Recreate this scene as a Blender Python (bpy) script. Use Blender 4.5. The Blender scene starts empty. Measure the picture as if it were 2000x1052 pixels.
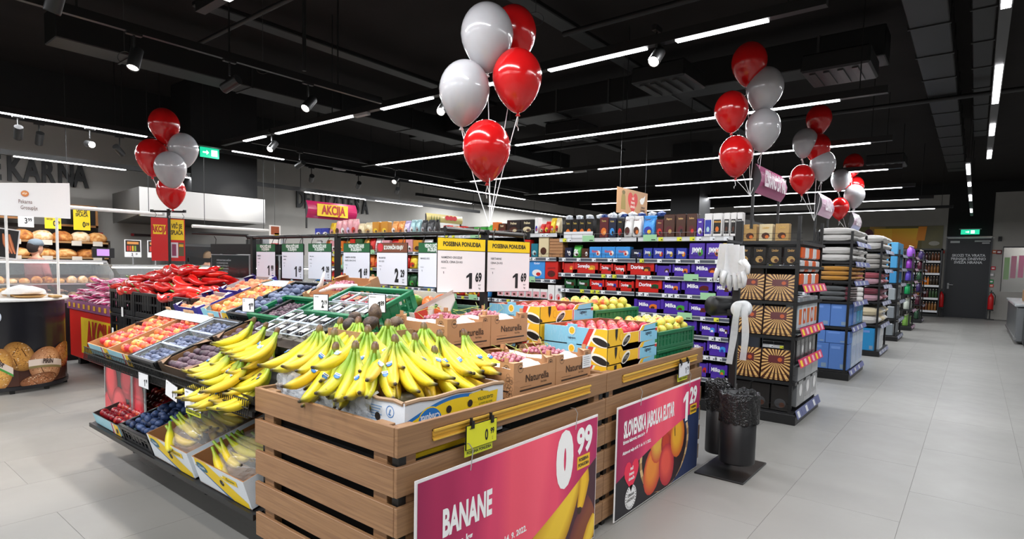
import bpy, math, random
from mathutils import Vector, Matrix, Euler, noise
RND = random.Random(7)
PI = math.pi
SC = bpy.context.scene
COL = SC.collection

# ------------------------------------------------------------------ camera
def cam_axes(yaw, pit, rol):
    f = Vector((-math.sin(yaw)*math.cos(pit), math.cos(yaw)*math.cos(pit), -math.sin(pit)))
    r = f.cross(Vector((0, 0, 1))).normalized(); u = r.cross(f)
    c, s = math.cos(rol), math.sin(rol)
    return c*r + s*u, -s*r + c*u, f
_r, _u, _f = cam_axes(.6722, .0686, .0220)
cam_data = bpy.data.cameras.new('camera')
cam = bpy.data.objects.new('camera', cam_data); COL.objects.link(cam)
cam.matrix_world = Matrix(((_r.x, _u.x, -_f.x, 0), (_r.y, _u.y, -_f.y, 0), (_r.z, _u.z, -_f.z, 1.5), (0, 0, 0, 1)))
cam_data.sensor_width = 36; cam_data.lens = 36*1134/2000; cam_data.shift_y = .0338
cam_data.clip_start = .05; cam_data.clip_end = 100
SC.camera = cam

# ------------------------------------------------------------------ world, exposure
w = bpy.data.worlds.new('world'); SC.world = w; w.use_nodes = True
w.node_tree.nodes['Background'].inputs[0].default_value = (.8, .87, 1, 1)
w.node_tree.nodes['Background'].inputs[1].default_value = .06
SC.view_settings.view_transform = 'Standard'; SC.view_settings.look = 'None'
SC.view_settings.gamma = 1; SC.view_settings.use_curve_mapping = False
SC.view_settings.exposure = -0.12
LED_W = 27.0      # watts per metre of ceiling strip
SPOT_W = 75.0
EMIT = 9.0

# ------------------------------------------------------------------ helpers
def lin(c):
    if isinstance(c, str):
        c = tuple(int(c[i:i+2], 16) for i in (0, 2, 4))
    return tuple(((v/255/12.92) if v/255 <= .04045 else ((v/255+.055)/1.055)**2.4) for v in c[:3])
MATS = {}
def new_mat(name):
    m = bpy.data.materials.new(name); m.use_nodes = True
    return m, m.node_tree, m.node_tree.nodes['Principled BSDF']
def solid(name, col, rough=.5, metal=0, spec=.5, coat=0, var=.04, emit=0, scale=40, trans=0, alpha=1):
    """plain colour with a fine procedural variation"""
    if name in MATS: return MATS[name]
    m, t, b = new_mat(name)
    c = lin(col)
    n = t.nodes.new('ShaderNodeTexNoise'); n.inputs['Scale'].default_value = scale
    tc = t.nodes.new('ShaderNodeTexCoord'); t.links.new(tc.outputs['Object'], n.inputs['Vector'])
    r = t.nodes.new('ShaderNodeValToRGB')
    r.color_ramp.elements[0].color = tuple(max(0, v*(1-var*3)) for v in c)+(1,)
    r.color_ramp.elements[1].color = tuple(min(1, v*(1+var*2)) for v in c)+(1,)
    t.links.new(n.outputs[0], r.inputs[0]); t.links.new(r.outputs[0], b.inputs['Base Color'])
    b.inputs['Roughness'].default_value = rough; b.inputs['Metallic'].default_value = metal
    b.inputs['Specular IOR Level'].default_value = spec; b.inputs['Coat Weight'].default_value = coat
    b.inputs['Transmission Weight'].default_value = trans; b.inputs['Alpha'].default_value = alpha
    if emit:
        b.inputs['Emission Color'].default_value = c+(1,); b.inputs['Emission Strength'].default_value = emit
    MATS[name] = m; return m
def vc(name, rough, metal=0, coat=0, bump=0, bscale=200, var=.06, trans=0, sheen=0, spec=.5, emit=0):
    """printed or dyed surface: colour from the mesh's own colour attribute, with a procedural mottling"""
    if name in MATS: return MATS[name]
    m, t, b = new_mat(name)
    a = t.nodes.new('ShaderNodeAttribute'); a.attribute_name = 'Col'
    tc = t.nodes.new('ShaderNodeTexCoord')
    n = t.nodes.new('ShaderNodeTexNoise'); n.inputs['Scale'].default_value = bscale
    t.links.new(tc.outputs['Object'], n.inputs['Vector'])
    mr = t.nodes.new('ShaderNodeMapRange'); mr.inputs[3].default_value = 1-var; mr.inputs[4].default_value = 1+var
    t.links.new(n.outputs[0], mr.inputs[0])
    mx = t.nodes.new('ShaderNodeVectorMath'); mx.operation = 'SCALE'
    t.links.new(a.outputs['Color'], mx.inputs[0]); t.links.new(mr.outputs[0], mx.inputs['Scale'])
    t.links.new(mx.outputs[0], b.inputs['Base Color'])
    b.inputs['Roughness'].default_value = rough; b.inputs['Metallic'].default_value = metal
    b.inputs['Coat Weight'].default_value = coat; b.inputs['Transmission Weight'].default_value = trans
    b.inputs['Sheen Weight'].default_value = sheen; b.inputs['Specular IOR Level'].default_value = spec
    if bump:
        bp = t.nodes.new('ShaderNodeBump'); bp.inputs['Strength'].default_value = bump; bp.inputs['Distance'].default_value = .01
        t.links.new(n.outputs[0], bp.inputs['Height']); t.links.new(bp.outputs[0], b.inputs['Normal'])
    if emit:
        t.links.new(mx.outputs[0], b.inputs['Emission Color']); b.inputs['Emission Strength'].default_value = emit
    MATS[name] = m; return m
CARTON = vc('printed_carton', .55); GLOSSP = vc('glossy_print', .25, coat=.3); FOIL = vc('foil_wrap', .3, metal=.25, bump=.5, bscale=60)
PLASTIC = vc('moulded_plastic', .38, bump=.05, bscale=150); METAL = vc('powder_coated_metal', .42, var=.04); TERRY = vc('terry_cloth', .95, bump=.8, bscale=350, var=.15, sheen=.4)
POLY = vc('thin_film', .12, coat=.5, bump=.6, bscale=25, var=.05); PAPER = vc('paper_print', .6, var=.015)
SATIN = vc('satin_steel', .33, metal=.9, var=.03)

class MB:
    """collects boxes, tubes and polygons, then links them as one mesh object"""
    def __init__(s, M=None): s.v = []; s.f = []; s.c = []; s.M = M
    def _p(s, p): return (s.M @ Vector(p)) if s.M else Vector(p)
    def poly(s, pts, col, cols=None):
        i = len(s.v); s.v += [tuple(s._p(p)) for p in pts]; s.f.append(tuple(range(i, i+len(pts))))
        s.c.append([lin(c) for c in cols] if cols else lin(col)); return s
    def mesh(s, vs, fs, col, cols=None):
        i = len(s.v); s.v += [tuple(s._p(p)) for p in vs]; c = lin(col) if col is not None else None
        for k, f in enumerate(fs):
            s.f.append(tuple(i+j for j in f)); s.c.append([lin(cols[j]) for j in f] if cols else c)
        return s
    def box(s, x0, x1, y0, y1, z0, z1, col, sides=None, T=None):
        """sides: dict of f(-y) b(+y) l(-x) r(+x) t(+z) d(-z) to colours"""
        vs = [(x0,y0,z0),(x1,y0,z0),(x1,y1,z0),(x0,y1,z0),(x0,y0,z1),(x1,y0,z1),(x1,y1,z1),(x0,y1,z1)]
        if T: vs = [tuple(T @ Vector(p)) for p in vs]
        i = len(s.v); s.v += [tuple(s._p(p)) for p in vs]
        for k, f in (('d',(0,3,2,1)),('t',(4,5,6,7)),('f',(0,1,5,4)),('r',(1,2,6,5)),('b',(2,3,7,6)),('l',(3,0,4,7))):
            s.f.append(tuple(i+j for j in f)); s.c.append(lin(sides[k]) if sides and k in sides else lin(col))
        return s
    def rbox(s, x0, x1, y0, y1, z0, z1, col, b=.004, T=None):
        """box with chamfered edges"""
        cx, cy, cz = (x0+x1)/2, (y0+y1)/2, (z0+z1)/2; hx, hy, hz = (x1-x0)/2, (y1-y0)/2, (z1-z0)/2
        b = min(b, hx*.45, hy*.45, hz*.45); vs = []; idx = {}
        for sx in (-1,1):
            for sy in (-1,1):
                for sz in (-1,1):
                    for a in range(3):
                        o = [hx-b, hy-b, hz-b]; o[a] += b
                        idx[(sx,sy,sz,a)] = len(vs); vs.append((cx+sx*o[0], cy+sy*o[1], cz+sz*o[2]))
        fs = []
        for a in range(3):
            u, v = (a+1) % 3, (a+2) % 3
            for sg in (-1, 1):
                q = []
                for su, sv in ((-1,-1),(1,-1),(1,1),(-1,1)):
                    k = [0,0,0]; k[a] = sg; k[u] = su; k[v] = sv; q.append(idx[(k[0],k[1],k[2],a)])
                fs.append(q if sg > 0 else q[::-1])
        for a in range(3):
            u, v = (a+1) % 3, (a+2) % 3
            for su in (-1,1):
                for sv in (-1,1):
                    def g(sa, ax):
                        k = [0,0,0]; k[a] = sa; k[u] = su; k[v] = sv; return idx[(k[0],k[1],k[2],ax)]
                    q = [g(-1,u), g(1,u), g(1,v), g(-1,v)]
                    fs.append(q if su*sv > 0 else q[::-1])
        for sx in (-1,1):
            for sy in (-1,1):
                for sz in (-1,1):
                    q = [idx[(sx,sy,sz,a)] for a in range(3)]; fs.append(q if sx*sy*sz > 0 else q[::-1])
        if T: vs = [tuple(T @ Vector(p)) for p in vs]
        return s.mesh(vs, fs, col)
    def tube(s, pts, r, col, n=8, caps=True, rs=None, cols=None):
        pts = [Vector(p) for p in pts]; vs = []; prev = None; vcs = []
        for i, p in enumerate(pts):
            d = (pts[min(i+1, len(pts)-1)] - pts[max(i-1, 0)]).normalized()
            if prev is None: a = d.orthogonal().normalized()
            else:
                a = prev - d*prev.dot(d); a = a.normalized() if a.length > 1e-6 else d.orthogonal().normalized()
            prev = a; b = d.cross(a); rr = rs[i] if rs else r
            for k in range(n):
                t = 2*PI*k/n; vs.append(tuple(p + a*rr*math.cos(t) + b*rr*math.sin(t)))
                if cols: vcs.append(cols[i])
        fs = [(i*n+k, i*n+(k+1) % n, (i+1)*n+(k+1) % n, (i+1)*n+k) for i in range(len(pts)-1) for k in range(n)]
        if caps: fs.append(tuple(range(n))[::-1]); fs.append(tuple((len(pts)-1)*n+k for k in range(n)))
        return s.mesh(vs, fs, col, vcs or None)
    def lathe(s, prof, col, n=20, o=(0,0,0), cols=None, caps=True, a0=0, a1=2*PI, sx=1, sy=1):
        full = abs(a1-a0-2*PI) < 1e-6; m = n if full else n+1; vs = []; vcs = []
        for i, (r, z) in enumerate(prof):
            for k in range(m):
                t = a0+(a1-a0)*k/n; vs.append((o[0]+r*sx*math.cos(t), o[1]+r*sy*math.sin(t), o[2]+z))
                if cols: vcs.append(cols[i])
        fs = []
        for i in range(len(prof)-1):
            for k in range(n if full else n):
                k2 = (k+1) % m
                fs.append((i*m+k, i*m+k2, (i+1)*m+k2, (i+1)*m+k))
        if caps and full:
            if prof[0][0] > 1e-5: fs.append(tuple(range(m))[::-1])
            if prof[-1][0] > 1e-5: fs.append(tuple((len(prof)-1)*m+k for k in range(m)))
        return s.mesh(vs, fs, col, vcs or None)
    def data(s, name, mat, smooth=False):
        me = bpy.data.meshes.new(name)
        me.from_pydata(s.v, [], s.f)
        ca = me.color_attributes.new('Col', 'FLOAT_COLOR', 'CORNER')
        buf = []
        for f, c in zip(s.f, s.c):
            if isinstance(c, list):
                for q in c: buf += [q[0], q[1], q[2], 1]
            else: buf += [c[0], c[1], c[2], 1]*len(f)
        ca.data.foreach_set('color', buf)
        if smooth: me.polygons.foreach_set('use_smooth', [True]*len(me.polygons))
        for m in (mat if isinstance(mat, (list, tuple)) else [mat]): me.materials.append(m)
        me.validate(); return me
    def build(s, name, mat, parent=None, smooth=False):
        return link(name, s.data(name, mat, smooth), parent)
def link(name, data, parent=None, loc=(0,0,0), rot=(0,0,0)):
    o = bpy.data.objects.new(name, data); COL.objects.link(o); o.parent = parent
    o.location = loc; o.rotation_euler = rot; return o
def tag(o, label=None, cat=None, group=None, kind=None):
    if label: o['label'] = label
    if cat: o['category'] = cat
    if group: o['group'] = group
    if kind: o['kind'] = kind
    return o
def thing(name, label, cat, loc=(0,0,0), rot=0, group=None):
    o = bpy.data.objects.new(name, None); COL.objects.link(o); o.location = loc
    o.rotation_euler = rot if isinstance(rot, (tuple, Euler)) else (0, 0, rot); o.empty_display_size = .05
    return tag(o, label, cat, group)
def dup(root, loc=None, rot=None, label=None, group=None, scale=None):
    r = root.copy(); COL.objects.link(r)
    if loc is not None: r.location = loc
    if rot is not None: r.rotation_euler = rot if isinstance(rot, (tuple, Euler)) else (0, 0, rot)
    if scale: r.scale = scale if isinstance(scale, tuple) else (scale,)*3
    if label: r['label'] = label
    if group: r['group'] = group
    for ch in list(root.children):
        c = ch.copy(); COL.objects.link(c); c.parent = r
        for g in ch.children:
            d = g.copy(); COL.objects.link(d); d.parent = c
    return r
def frame(O, R, U):
    R = Vector(R).normalized(); U = Vector(U).normalized(); N = R.cross(U)
    return Matrix(((R.x, U.x, N.x, O[0]), (R.y, U.y, N.y, O[1]), (R.z, U.z, N.z, O[2]), (0, 0, 0, 1)))
_TX = {}
def text_data(s, bold, align, col, rough=.5):
    key = (s, bold, align, col, rough)
    if key in _TX: return _TX[key]
    c = bpy.data.curves.new('lettering', 'FONT'); c.body = s; c.size = 1; c.align_x = align; c.align_y = 'CENTER'
    c.offset = min(bold, .04 if len(s) > 1 else .08)+.006; c.resolution_u = 4 if len(s) < 8 else 2; c.fill_mode = 'FRONT'
    o = bpy.data.objects.new('lettering_source', c); COL.objects.link(o)
    dg = bpy.context.evaluated_depsgraph_get(); dg.update()
    me = bpy.data.meshes.new_from_object(o.evaluated_get(dg)); me.name = 'lettering'
    bpy.data.objects.remove(o); bpy.data.curves.remove(c)
    me.materials.clear(); me.materials.append(solid('ink_%s_%s' % (col, rough), col, rough, var=.01))
    _TX[key] = me; return me
def text(parent, s, O, R, U, h, col, sx=1.0, bold=.02, align='CENTER', name='lettering', sk=0):
    """flat printed lettering: h is the height of a capital; sx condenses it"""
    k = h/.70
    if s == '1' and h > .012:      # heavy numeral with a flag
        F = frame(O, R, U); w_ = h*.17; return MB().poly([tuple(F @ Vector(p)) for p in ((-w_*.3, -h/2, 0), (w_, -h/2, 0), (w_, h/2, 0), (-w_*.05, h/2, 0), (-w_*1.5, h*.30, 0), (-w_*1.5, h*.16, 0), (-w_*.3, h*.27, 0))], col).build(name, PAPER, parent)
    M = frame(O, R, U) @ Matrix(((k*sx, k*sk, 0, 0), (0, k, 0, 0), (0, 0, k, 0), (0, 0, 0, 1)))
    o = bpy.data.objects.new(name, text_data(s, bold, align, col)); COL.objects.link(o); o.parent = parent
    o.matrix_local = M; return o
XP, YP, ZP, XN, YN = (1,0,0), (0,1,0), (0,0,1), (-1,0,0), (0,-1,0)
def shape2d(mb, O, R, U, pts, col, off=.001, cols=None):
    F = frame(O, R, U); mb.poly([tuple(F @ Vector((x, y, off))) for x, y in pts], col, cols)
def ell(cx, cy, rx, ry, n=16, a0=0, rot=0):
    out = []
    for k in range(n):
        t = a0+2*PI*k/n; x, y = rx*math.cos(t), ry*math.sin(t)
        out.append((cx+x*math.cos(rot)-y*math.sin(rot), cy+x*math.sin(rot)+y*math.cos(rot)))
    return out
# ================================================================== materials with structure
def wood_mat(name, c1, c2, axis=1, scale=1.0):
    m, t, b = new_mat(name); tc = t.nodes.new('ShaderNodeTexCoord'); mp = t.nodes.new('ShaderNodeMapping')
    s = [7*scale, 7*scale, 26*scale]; s[axis] = .9*scale; mp.inputs['Scale'].default_value = s
    t.links.new(tc.outputs['Object'], mp.inputs[0])
    oi = t.nodes.new('ShaderNodeObjectInfo'); ad = t.nodes.new('ShaderNodeVectorMath'); ad.operation = 'ADD'
    sc = t.nodes.new('ShaderNodeVectorMath'); sc.operation = 'SCALE'; sc.inputs['Scale'].default_value = 37
    cb = t.nodes.new('ShaderNodeCombineXYZ')
    for k in range(3): t.links.new(oi.outputs['Random'], cb.inputs[k])
    t.links.new(cb.outputs[0], sc.inputs[0]); t.links.new(mp.outputs[0], ad.inputs[0]); t.links.new(sc.outputs[0], ad.inputs[1])
    n = t.nodes.new('ShaderNodeTexNoise'); n.inputs['Scale'].default_value = 3.2; n.inputs['Detail'].default_value = 7; n.inputs['Distortion'].default_value = .9
    t.links.new(ad.outputs[0], n.inputs['Vector'])
    r = t.nodes.new('ShaderNodeValToRGB'); r.color_ramp.elements[0].color = lin(c1)+(1,); r.color_ramp.elements[1].color = lin(c2)+(1,)
    r.color_ramp.elements[0].position = .33; r.color_ramp.elements[1].position = .66
    t.links.new(n.outputs[0], r.inputs[0]); t.links.new(r.outputs[0], b.inputs['Base Color']); b.inputs['Roughness'].default_value = .5
    return m
OAK_Y = wood_mat('oak_along_y', '866244', '9c7652', 1); OAK_X = wood_mat('oak_along_x', '866244', '9c7652', 0)
WOODB = wood_mat('bread_shelf_wood', '8a6238', 'b58a58', 1)

def floor_mat():
    m, t, b = new_mat('porcelain_tile'); tc = t.nodes.new('ShaderNodeTexCoord')
    n = t.nodes.new('ShaderNodeTexNoise'); n.inputs['Scale'].default_value = 1.3; n.inputs['Detail'].default_value = 9; n.inputs['Roughness'].default_value = .6
    t.links.new(tc.outputs['Object'], n.inputs['Vector'])
    oi = t.nodes.new('ShaderNodeObjectInfo')
    r = t.nodes.new('ShaderNodeValToRGB'); r.color_ramp.elements[0].color = lin('807f7b')+(1,); r.color_ramp.elements[1].color = lin('93918d')+(1,)
    t.links.new(n.outputs[0], r.inputs[0])
    mr = t.nodes.new('ShaderNodeMapRange'); mr.inputs[3].default_value = .985; mr.inputs[4].default_value = 1.015
    t.links.new(oi.outputs['Random'], mr.inputs[0])
    mx = t.nodes.new('ShaderNodeVectorMath'); mx.operation = 'SCALE'; t.links.new(r.outputs[0], mx.inputs[0]); t.links.new(mr.outputs[0], mx.inputs['Scale'])
    t.links.new(mx.outputs[0], b.inputs['Base Color']); b.inputs['Roughness'].default_value = .42
    n2 = t.nodes.new('ShaderNodeTexNoise'); n2.inputs['Scale'].default_value = 5
    t.links.new(tc.outputs['Object'], n2.inputs['Vector']); r2 = t.nodes.new('ShaderNodeMapRange'); r2.inputs[3].default_value = .33; r2.inputs[4].default_value = .55
    t.links.new(n2.outputs[0], r2.inputs[0]); t.links.new(r2.outputs[0], b.inputs['Roughness'])
    return m
TILE = floor_mat(); WALLM = solid('plaster_wall', 'a19e98', .85, var=.03, scale=3)
GROUT = solid('tile_grout', '807e7b', .8); BLACKC = solid('black_ceiling', '242120', .95, spec=.2, var=.1, scale=2)
NAVY = solid('navy_door_paint', '0f1218', .5); DUCT = solid('black_duct', '2a2a2a', .55, metal=.3); BLK = solid('black_steel', '121212', .4, spec=.4, var=.05)
BLKP = solid('black_plastic', '131315', .35, spec=.45); GREYM = solid('grey_steel', '8d9093', .35, metal=.7); WHITEM = solid('white_enamel', 'e8e8e6', .35)
CHROME = solid('chrome', 'd8d8d8', .15, metal=1, var=0); DARKINT = solid('dark_interior', '0c0c0d', .8)
LED = solid('led_diffuser', 'fdfcff', .5, var=0, emit=EMIT)
LAMPW = solid('lamp_lens', 'fff6ec', .5, var=0, emit=14)

# ================================================================== the room
XL, XR, YB, YF, ZC = -12.6, 6.0, -4.6, 25.4, 4.62
fb = MB(); fb.box(XL, XR, YB, YF, -.12, -.002, '6e6c69')
fl = fb.build('floor', GROUT); tag(fl, kind='structure')
TX, TY = .64, 1.28
tdat = MB().rbox(-TX/2+.0011, TX/2-.0011, -TY/2+.0011, TY/2-.0011, -.004, 0, 'ffffff', .0006).data('tile', TILE)
tile_stuff = MB(); ntile = 0
i0, i1 = int((XL+.27)/TX)-1, int((XR+.27)/TX)+1
for i in range(i0, i1+1):
    cx = -.27+TX/2+i*TX
    if cx-TX/2 < XL or cx+TX/2 > XR: continue
    for j in range(-4, 20):
        cy = .3+j*TY+(TY/2 if i % 2 else 0)
        if cy-TY/2 < YB or cy+TY/2 > YF: continue
        near = (-4.2 < cx < 2.0 and 2.2 < cy < 13 and cx > -1.9+0*cy) or (-8.6 < cx < -2.3 and -.2 < cy < 1.9) or (-1.9 < cx < 1.4 and cy < 16 and cy > 2)
        if near:
            o = link('tile', tdat, fl, (cx, cy, 0))
        else: tile_stuff.box(cx-TX/2+.0011, cx+TX/2-.0011, cy-TY/2+.0011, cy+TY/2-.0011, -.004, 0, 'ffffff')
ts = tile_stuff.build('floor_tiles', TILE, fl); ts['kind'] = 'stuff'

def wall(name, x0, x1, y0, y1, z0, z1, mat=WALLM): return tag(MB().box(x0, x1, y0, y1, z0, z1, '999999').build(name, mat), kind='structure')
wall('wall_left', XL-.15, XL, YB, YF, 0, ZC)
wall('wall_right', XR, XR+.15, YB, YF, 0, ZC)
wall('wall_back', XL, XR, YB-.15, YB, 0, ZC)
# far wall with the door opening and the wall to the right with a passage opening
wf = MB(); wf.box(XL, -.87, YF, YF+.2, 0, 4.25, '999999'); wf.box(.36, .66, YF, YF+.2, 0, 4.25, '999999')
wf.box(.66, XR, YF, YF+.2, 2.45, 4.25, '999999'); wf.box(1.75, XR, YF, YF+.2, 0, 2.45, '999999'); wf.box(.66, 1.75, YF, YF+.2, 0, .95, '999999')
tag(wf.build('wall_far', WALLM), kind='structure')
tag(MB().box(XL, XR, YF-.02, YF+.2, 4.25, ZC, '111111').box(-.87, .36, YF-.02, YF+.2, 2.8, 4.25, '111111').build('wall_far_upper', solid('black_wall_band', '141414', .8)), kind='structure')
tag(MB().box(XL-.1, XR+.1, YB-.1, YF+.2, ZC, ZC+.1, '111111').build('ceiling', BLACKC), kind='structure')
# dark band of wall above the bakery wall
tag(MB().box(XL, XL+.03, YB, YF, 3.78, ZC, '1c1b1b').build('wall_left_upper', solid('black_wall_band', '141414', .8)), kind='structure')
tag(MB().box(-.86, .35, YF-.03, YF-.015, 0, .02, '333').build('trim_1', BLK), kind='structure') if 0 else None

# dark steel door
d = tag(MB().box(-.84, .34, YF-.03, YF+.05, 0, 2.72, '161a22').build('door_1', NAVY), kind='structure')
MB().box(-.87, -.84, YF-.05, YF+.05, 0, 2.78, '0').build('frame', BLK, d) if 0 else None
fm = MB(); fm.box(-.875, -.84, YF-.05, YF+.03, 0, 2.75, '303236'); fm.box(.34, .375, YF-.05, YF+.03, 0, 2.75, '303236'); fm.box(-.875, .42, YF-.05, YF+.03, 2.72, 2.76, 'b8b8b6')
fm.build('door_frame', METAL, d)
text(d, 'SKOZI TA VRATA', (-.24, YF-.032, 2.14), XP, ZP, .085, 'c8c9cc', .95, .03)
text(d, 'PRIHAJA DNEVNO', (-.24, YF-.032, 2.02), XP, ZP, .085, 'c8c9cc', .95, .03)
text(d, 'SVEŽA HRANA', (-.24, YF-.032, 1.90), XP, ZP, .085, 'c8c9cc', .95, .03)
h = MB(); h.tube([(-.74, YF-.03, 1.12), (-.74, YF-.09, 1.12), (-.6, YF-.09, 1.12)], .012, 'b0b0b0'); h.box(-.765, -.715, YF-.04, YF-.03, .98, 1.18, '9a9a9a'); h.build('door_handle', METAL, d)
cl = MB(); cl.box(-.1, .32, YF-.09, YF-.03, 2.6, 2.65, '9b9b9b'); cl.box(.1, .3, YF-.1, YF-.03, 2.54, 2.58, 'b0b0b0'); cl.box(-.76, -.5, YF-.06, YF-.03, 2.57, 2.64, 'b0b0b0'); cl.build('door_closer', METAL, d)

# black column seen behind the chocolate aisle
tag(MB().box(-6.2, -5.45, 14.2, 14.95, 0, ZC, '101010').build('column', solid('black_paint', '0f0f10', .6)), kind='structure')
tag(MB().box(-11.7, -10.9, 4.55, 5.75, 2.66, ZC, '0d0d0d').build('beam_box', solid('black_paint', '0f0f10', .6)), kind='structure')

# ================================================================== ceiling services
def duct(name, label, cat, pts, r, n=14, group=None, sq=None, ribs=0):
    mb = MB()
    if sq:
        (x0, y0, z0), (x1, y1, z1) = pts[0], pts[-1]; mb.rbox(x0-sq[0], x1+sq[0], y0-(0 if y0 != y1 else sq[0]), y1+(0 if y0 != y1 else sq[0]), z0-sq[1], z1+sq[1], '161616', .01)
        for k in range(ribs):
            t = (k+.5)/ribs; y = y0+(y1-y0)*t; x = x0+(x1-x0)*t
            if y0 != y1: mb.box(x-sq[0]-.012, x+sq[0]+.012, y-.015, y+.015, z0-sq[1]-.012, z0+sq[1]+.012, '222222')
            else: mb.box(x-.015, x+.015, y-sq[0]-.012, y+sq[0]+.012, z0-sq[1]-.012, z0+sq[1]+.012, '3a3a3a')
    else:
        mb.tube(pts, r, '1a1a1a', n)
    return tag(mb.build(name, vc('painted_duct', .5, metal=.2), smooth=False), label, cat, group)
duct('air_duct', 'black rectangular air duct running along the ceiling toward the far door', 'duct', [(-.55, 4.0, 4.3), (-.55, 19, 4.3)], 0, sq=(.18, .16), ribs=14)
duct('air_duct', 'narrower black duct running beside the big duct over the aisle', 'duct', [(-.1, 4.0, 4.35), (-.1, 15, 4.35)], 0, sq=(.1, .1), ribs=10)
duct('air_duct', 'black rectangular duct crossing the ceiling behind the middle balloons', 'duct', [(-9.0, 8.3, 4.2), (-1.2, 8.3, 4.2)], 0, sq=(.22, .18), ribs=8)
duct('air_duct', 'black rectangular duct over the bakery, above the left balloons', 'duct', [(-8.4, 2.0, 4.1), (-8.4, 12.5, 4.1)], 0, sq=(.22, .18), ribs=7)
duct('sprinkler_pipe', 'thin black pipe slanting over the right balloons', 'pipe', [(-3.8, 5.6, 4.1), (1.5, 5.6, 4.1)], .03)
duct('sprinkler_pipe', 'thin black pipe high over the fruit island', 'pipe', [(-9, 3.4, 4.2), (-1, 3.4, 4.2)], .025)
duct('sprinkler_pipe', 'thin black pipe running over the far aisle gondolas', 'pipe', [(-9, 10.9, 4.1), (2, 10.9, 4.1)], .035)
duct('cable_conduit', 'black conduit bending down beside the ceiling rods', 'pipe', [(-2.6, 2.2, 4.5), (-5.0, 3.1, 4.5), (-5.0, 3.1, 3.25)], .018)
for k, (x, y0, y1) in enumerate(((-4.0, 2.0, 13), (-7.0, 3.0, 13), (1.6, 5, 20))):
    duct('cable_tray', ('black cable tray over the chocolate aisle', 'black cable tray over the sweets gondola', 'black cable tray over the right side of the wide aisle')[k], 'cable tray', [(x, y0, 4.35), (x, y1, 4.35)], 0, sq=(.11, .03), ribs=0)
for k, (x, y) in enumerate(((-3.1, 6.9), (-1.35, 7.6), (-5.6, 8.6), (-1.6, 14.5))):
    mb = MB(); mb.rbox(x-.34, x+.34, y-.34, y+.34, 3.72, 3.92, '151515', .02)
    for q in range(4): mb.box(x-.26+q*.14, x-.20+q*.14, y-.26, y+.26, 3.705, 3.72, '2a2a2a')
    tag(mb.build('ceiling_unit', METAL), ('square black air unit under the ceiling left of the right balloons', 'square black air unit above the second balloon cluster', 'square black air unit behind the red middle balloon', 'small square air unit far down the right aisle')[k], 'air unit')

# lighting tracks
def strip(x0, y0, x1, y1, z, segs, label, joints=()):
    """a black lighting rail with bright diffusers let into its underside"""
    t = thing('light_track', label, 'ceiling light', ((x0+x1)/2, (y0+y1)/2, z), 0, 'linear lights hung under the black ceiling')
    ax = 0 if abs(x1-x0) > abs(y1-y0) else 1; cx, cy = (x0+x1)/2, (y0+y1)/2
    L = abs(x1-x0) if ax == 0 else abs(y1-y0)
    mb = MB()
    if ax == 0: mb.box(-L/2, L/2, -.035, .035, .0, .075, '101010')
    else: mb.box(-.035, .035, -L/2, L/2, .0, .075, '101010')
    mb.build('rail', METAL, t)
    n = max(2, int(L/2.6)+1)
    for k in range(n):
        p = -L/2+.25+(L-.5)*k/(n-1); q = (p, 0) if ax == 0 else (0, p)
        MB().tube([(q[0], q[1], .07), (q[0], q[1], ZC-z)], .006, '141414', 5).build('hanging_rod', METAL, t)
    for a, b in segs:
        a -= cx if ax == 0 else cy; b -= cx if ax == 0 else cy
        (MB().box(a, b, -.027, .027, -.012, .002, 'ffffff') if ax == 0 else MB().box(-.027, .027, a, b, -.012, .002, 'ffffff')).build('diffuser', LED, t)
        ld = bpy.data.lights.new('strip_light', 'AREA'); ld.shape = 'RECTANGLE'; l = b-a
        ld.size = l if ax == 0 else .05; ld.size_y = .05 if ax == 0 else l; ld.energy = LED_W*l*(.62 if z < 3 else 1); ld.color = (.95, .97, 1.0)
        m = (a+b)/2; lo = link('strip_lamp', ld, t, (m if ax == 0 else 0, 0 if ax == 0 else m, -.02))
    for a in joints:
        a -= cx if ax == 0 else cy
        (MB().box(a-.13, a+.13, -.03, .03, -.03, .0, 'a8a8a8') if ax == 0 else MB().box(-.03, .03, a-.13, a+.13, -.03, .0, 'a8a8a8')).build('driver_box', METAL, t)
    return t
XLB = 'long rail with white light strips crossing over '
strip(-9.6, 4.5, -.9, 4.5, 3.3, [(-8.9, -8.3), (-7.97, -6.18), (-5.61, -4.76), (-4.5, -3.6), (-3.2, -2.23), (-1.97, -1.28)], XLB+'the fruit island, nearest of the crossing rows', (-6.0,))
strip(-9.3, 7.0, -.8, 7.0, 3.3, [(-8.87, -6.64), (-5.56, -1.23)], XLB+'the chocolate aisle, second row from the front')
strip(-9.3, 9.53, -1.0, 9.53, 3.3, [(-8.82, -6.18), (-5.6, -1.26)], XLB+'the towel end display, third row', (-6.0,))
strip(-9.3, 12.1, -1.1, 12.1, 3.3, [(-8.82, -6.1), (-5.64, -1.31)], XLB+'the third gondola, fourth row')
strip(-9.3, 14.8, -1.1, 14.8, 3.3, [(-8.86, -6.2), (-5.65, -1.33)], XLB+'the fourth gondola, fifth row')
strip(-9.3, 17.3, -.9, 17.3, 3.3, [(-8.8, -6.2), (-5.6, -1.2)], XLB+'the fifth gondola, sixth row')
strip(-9.3, 20.0, -.6, 20.0, 3.3, [(-8.8, -6.2), (-5.8, -1.0)], XLB+'the far end of the shop, farthest row')
strip(-9.9, -2.6, -9.9, 14.5, 3.3, [(-2.0, .6), (.9, 3.5), (4.8, 5.72), (8.72, 12.9)], 'long black rail with white strips running over the bakery aisle', (6.9,))
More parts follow.
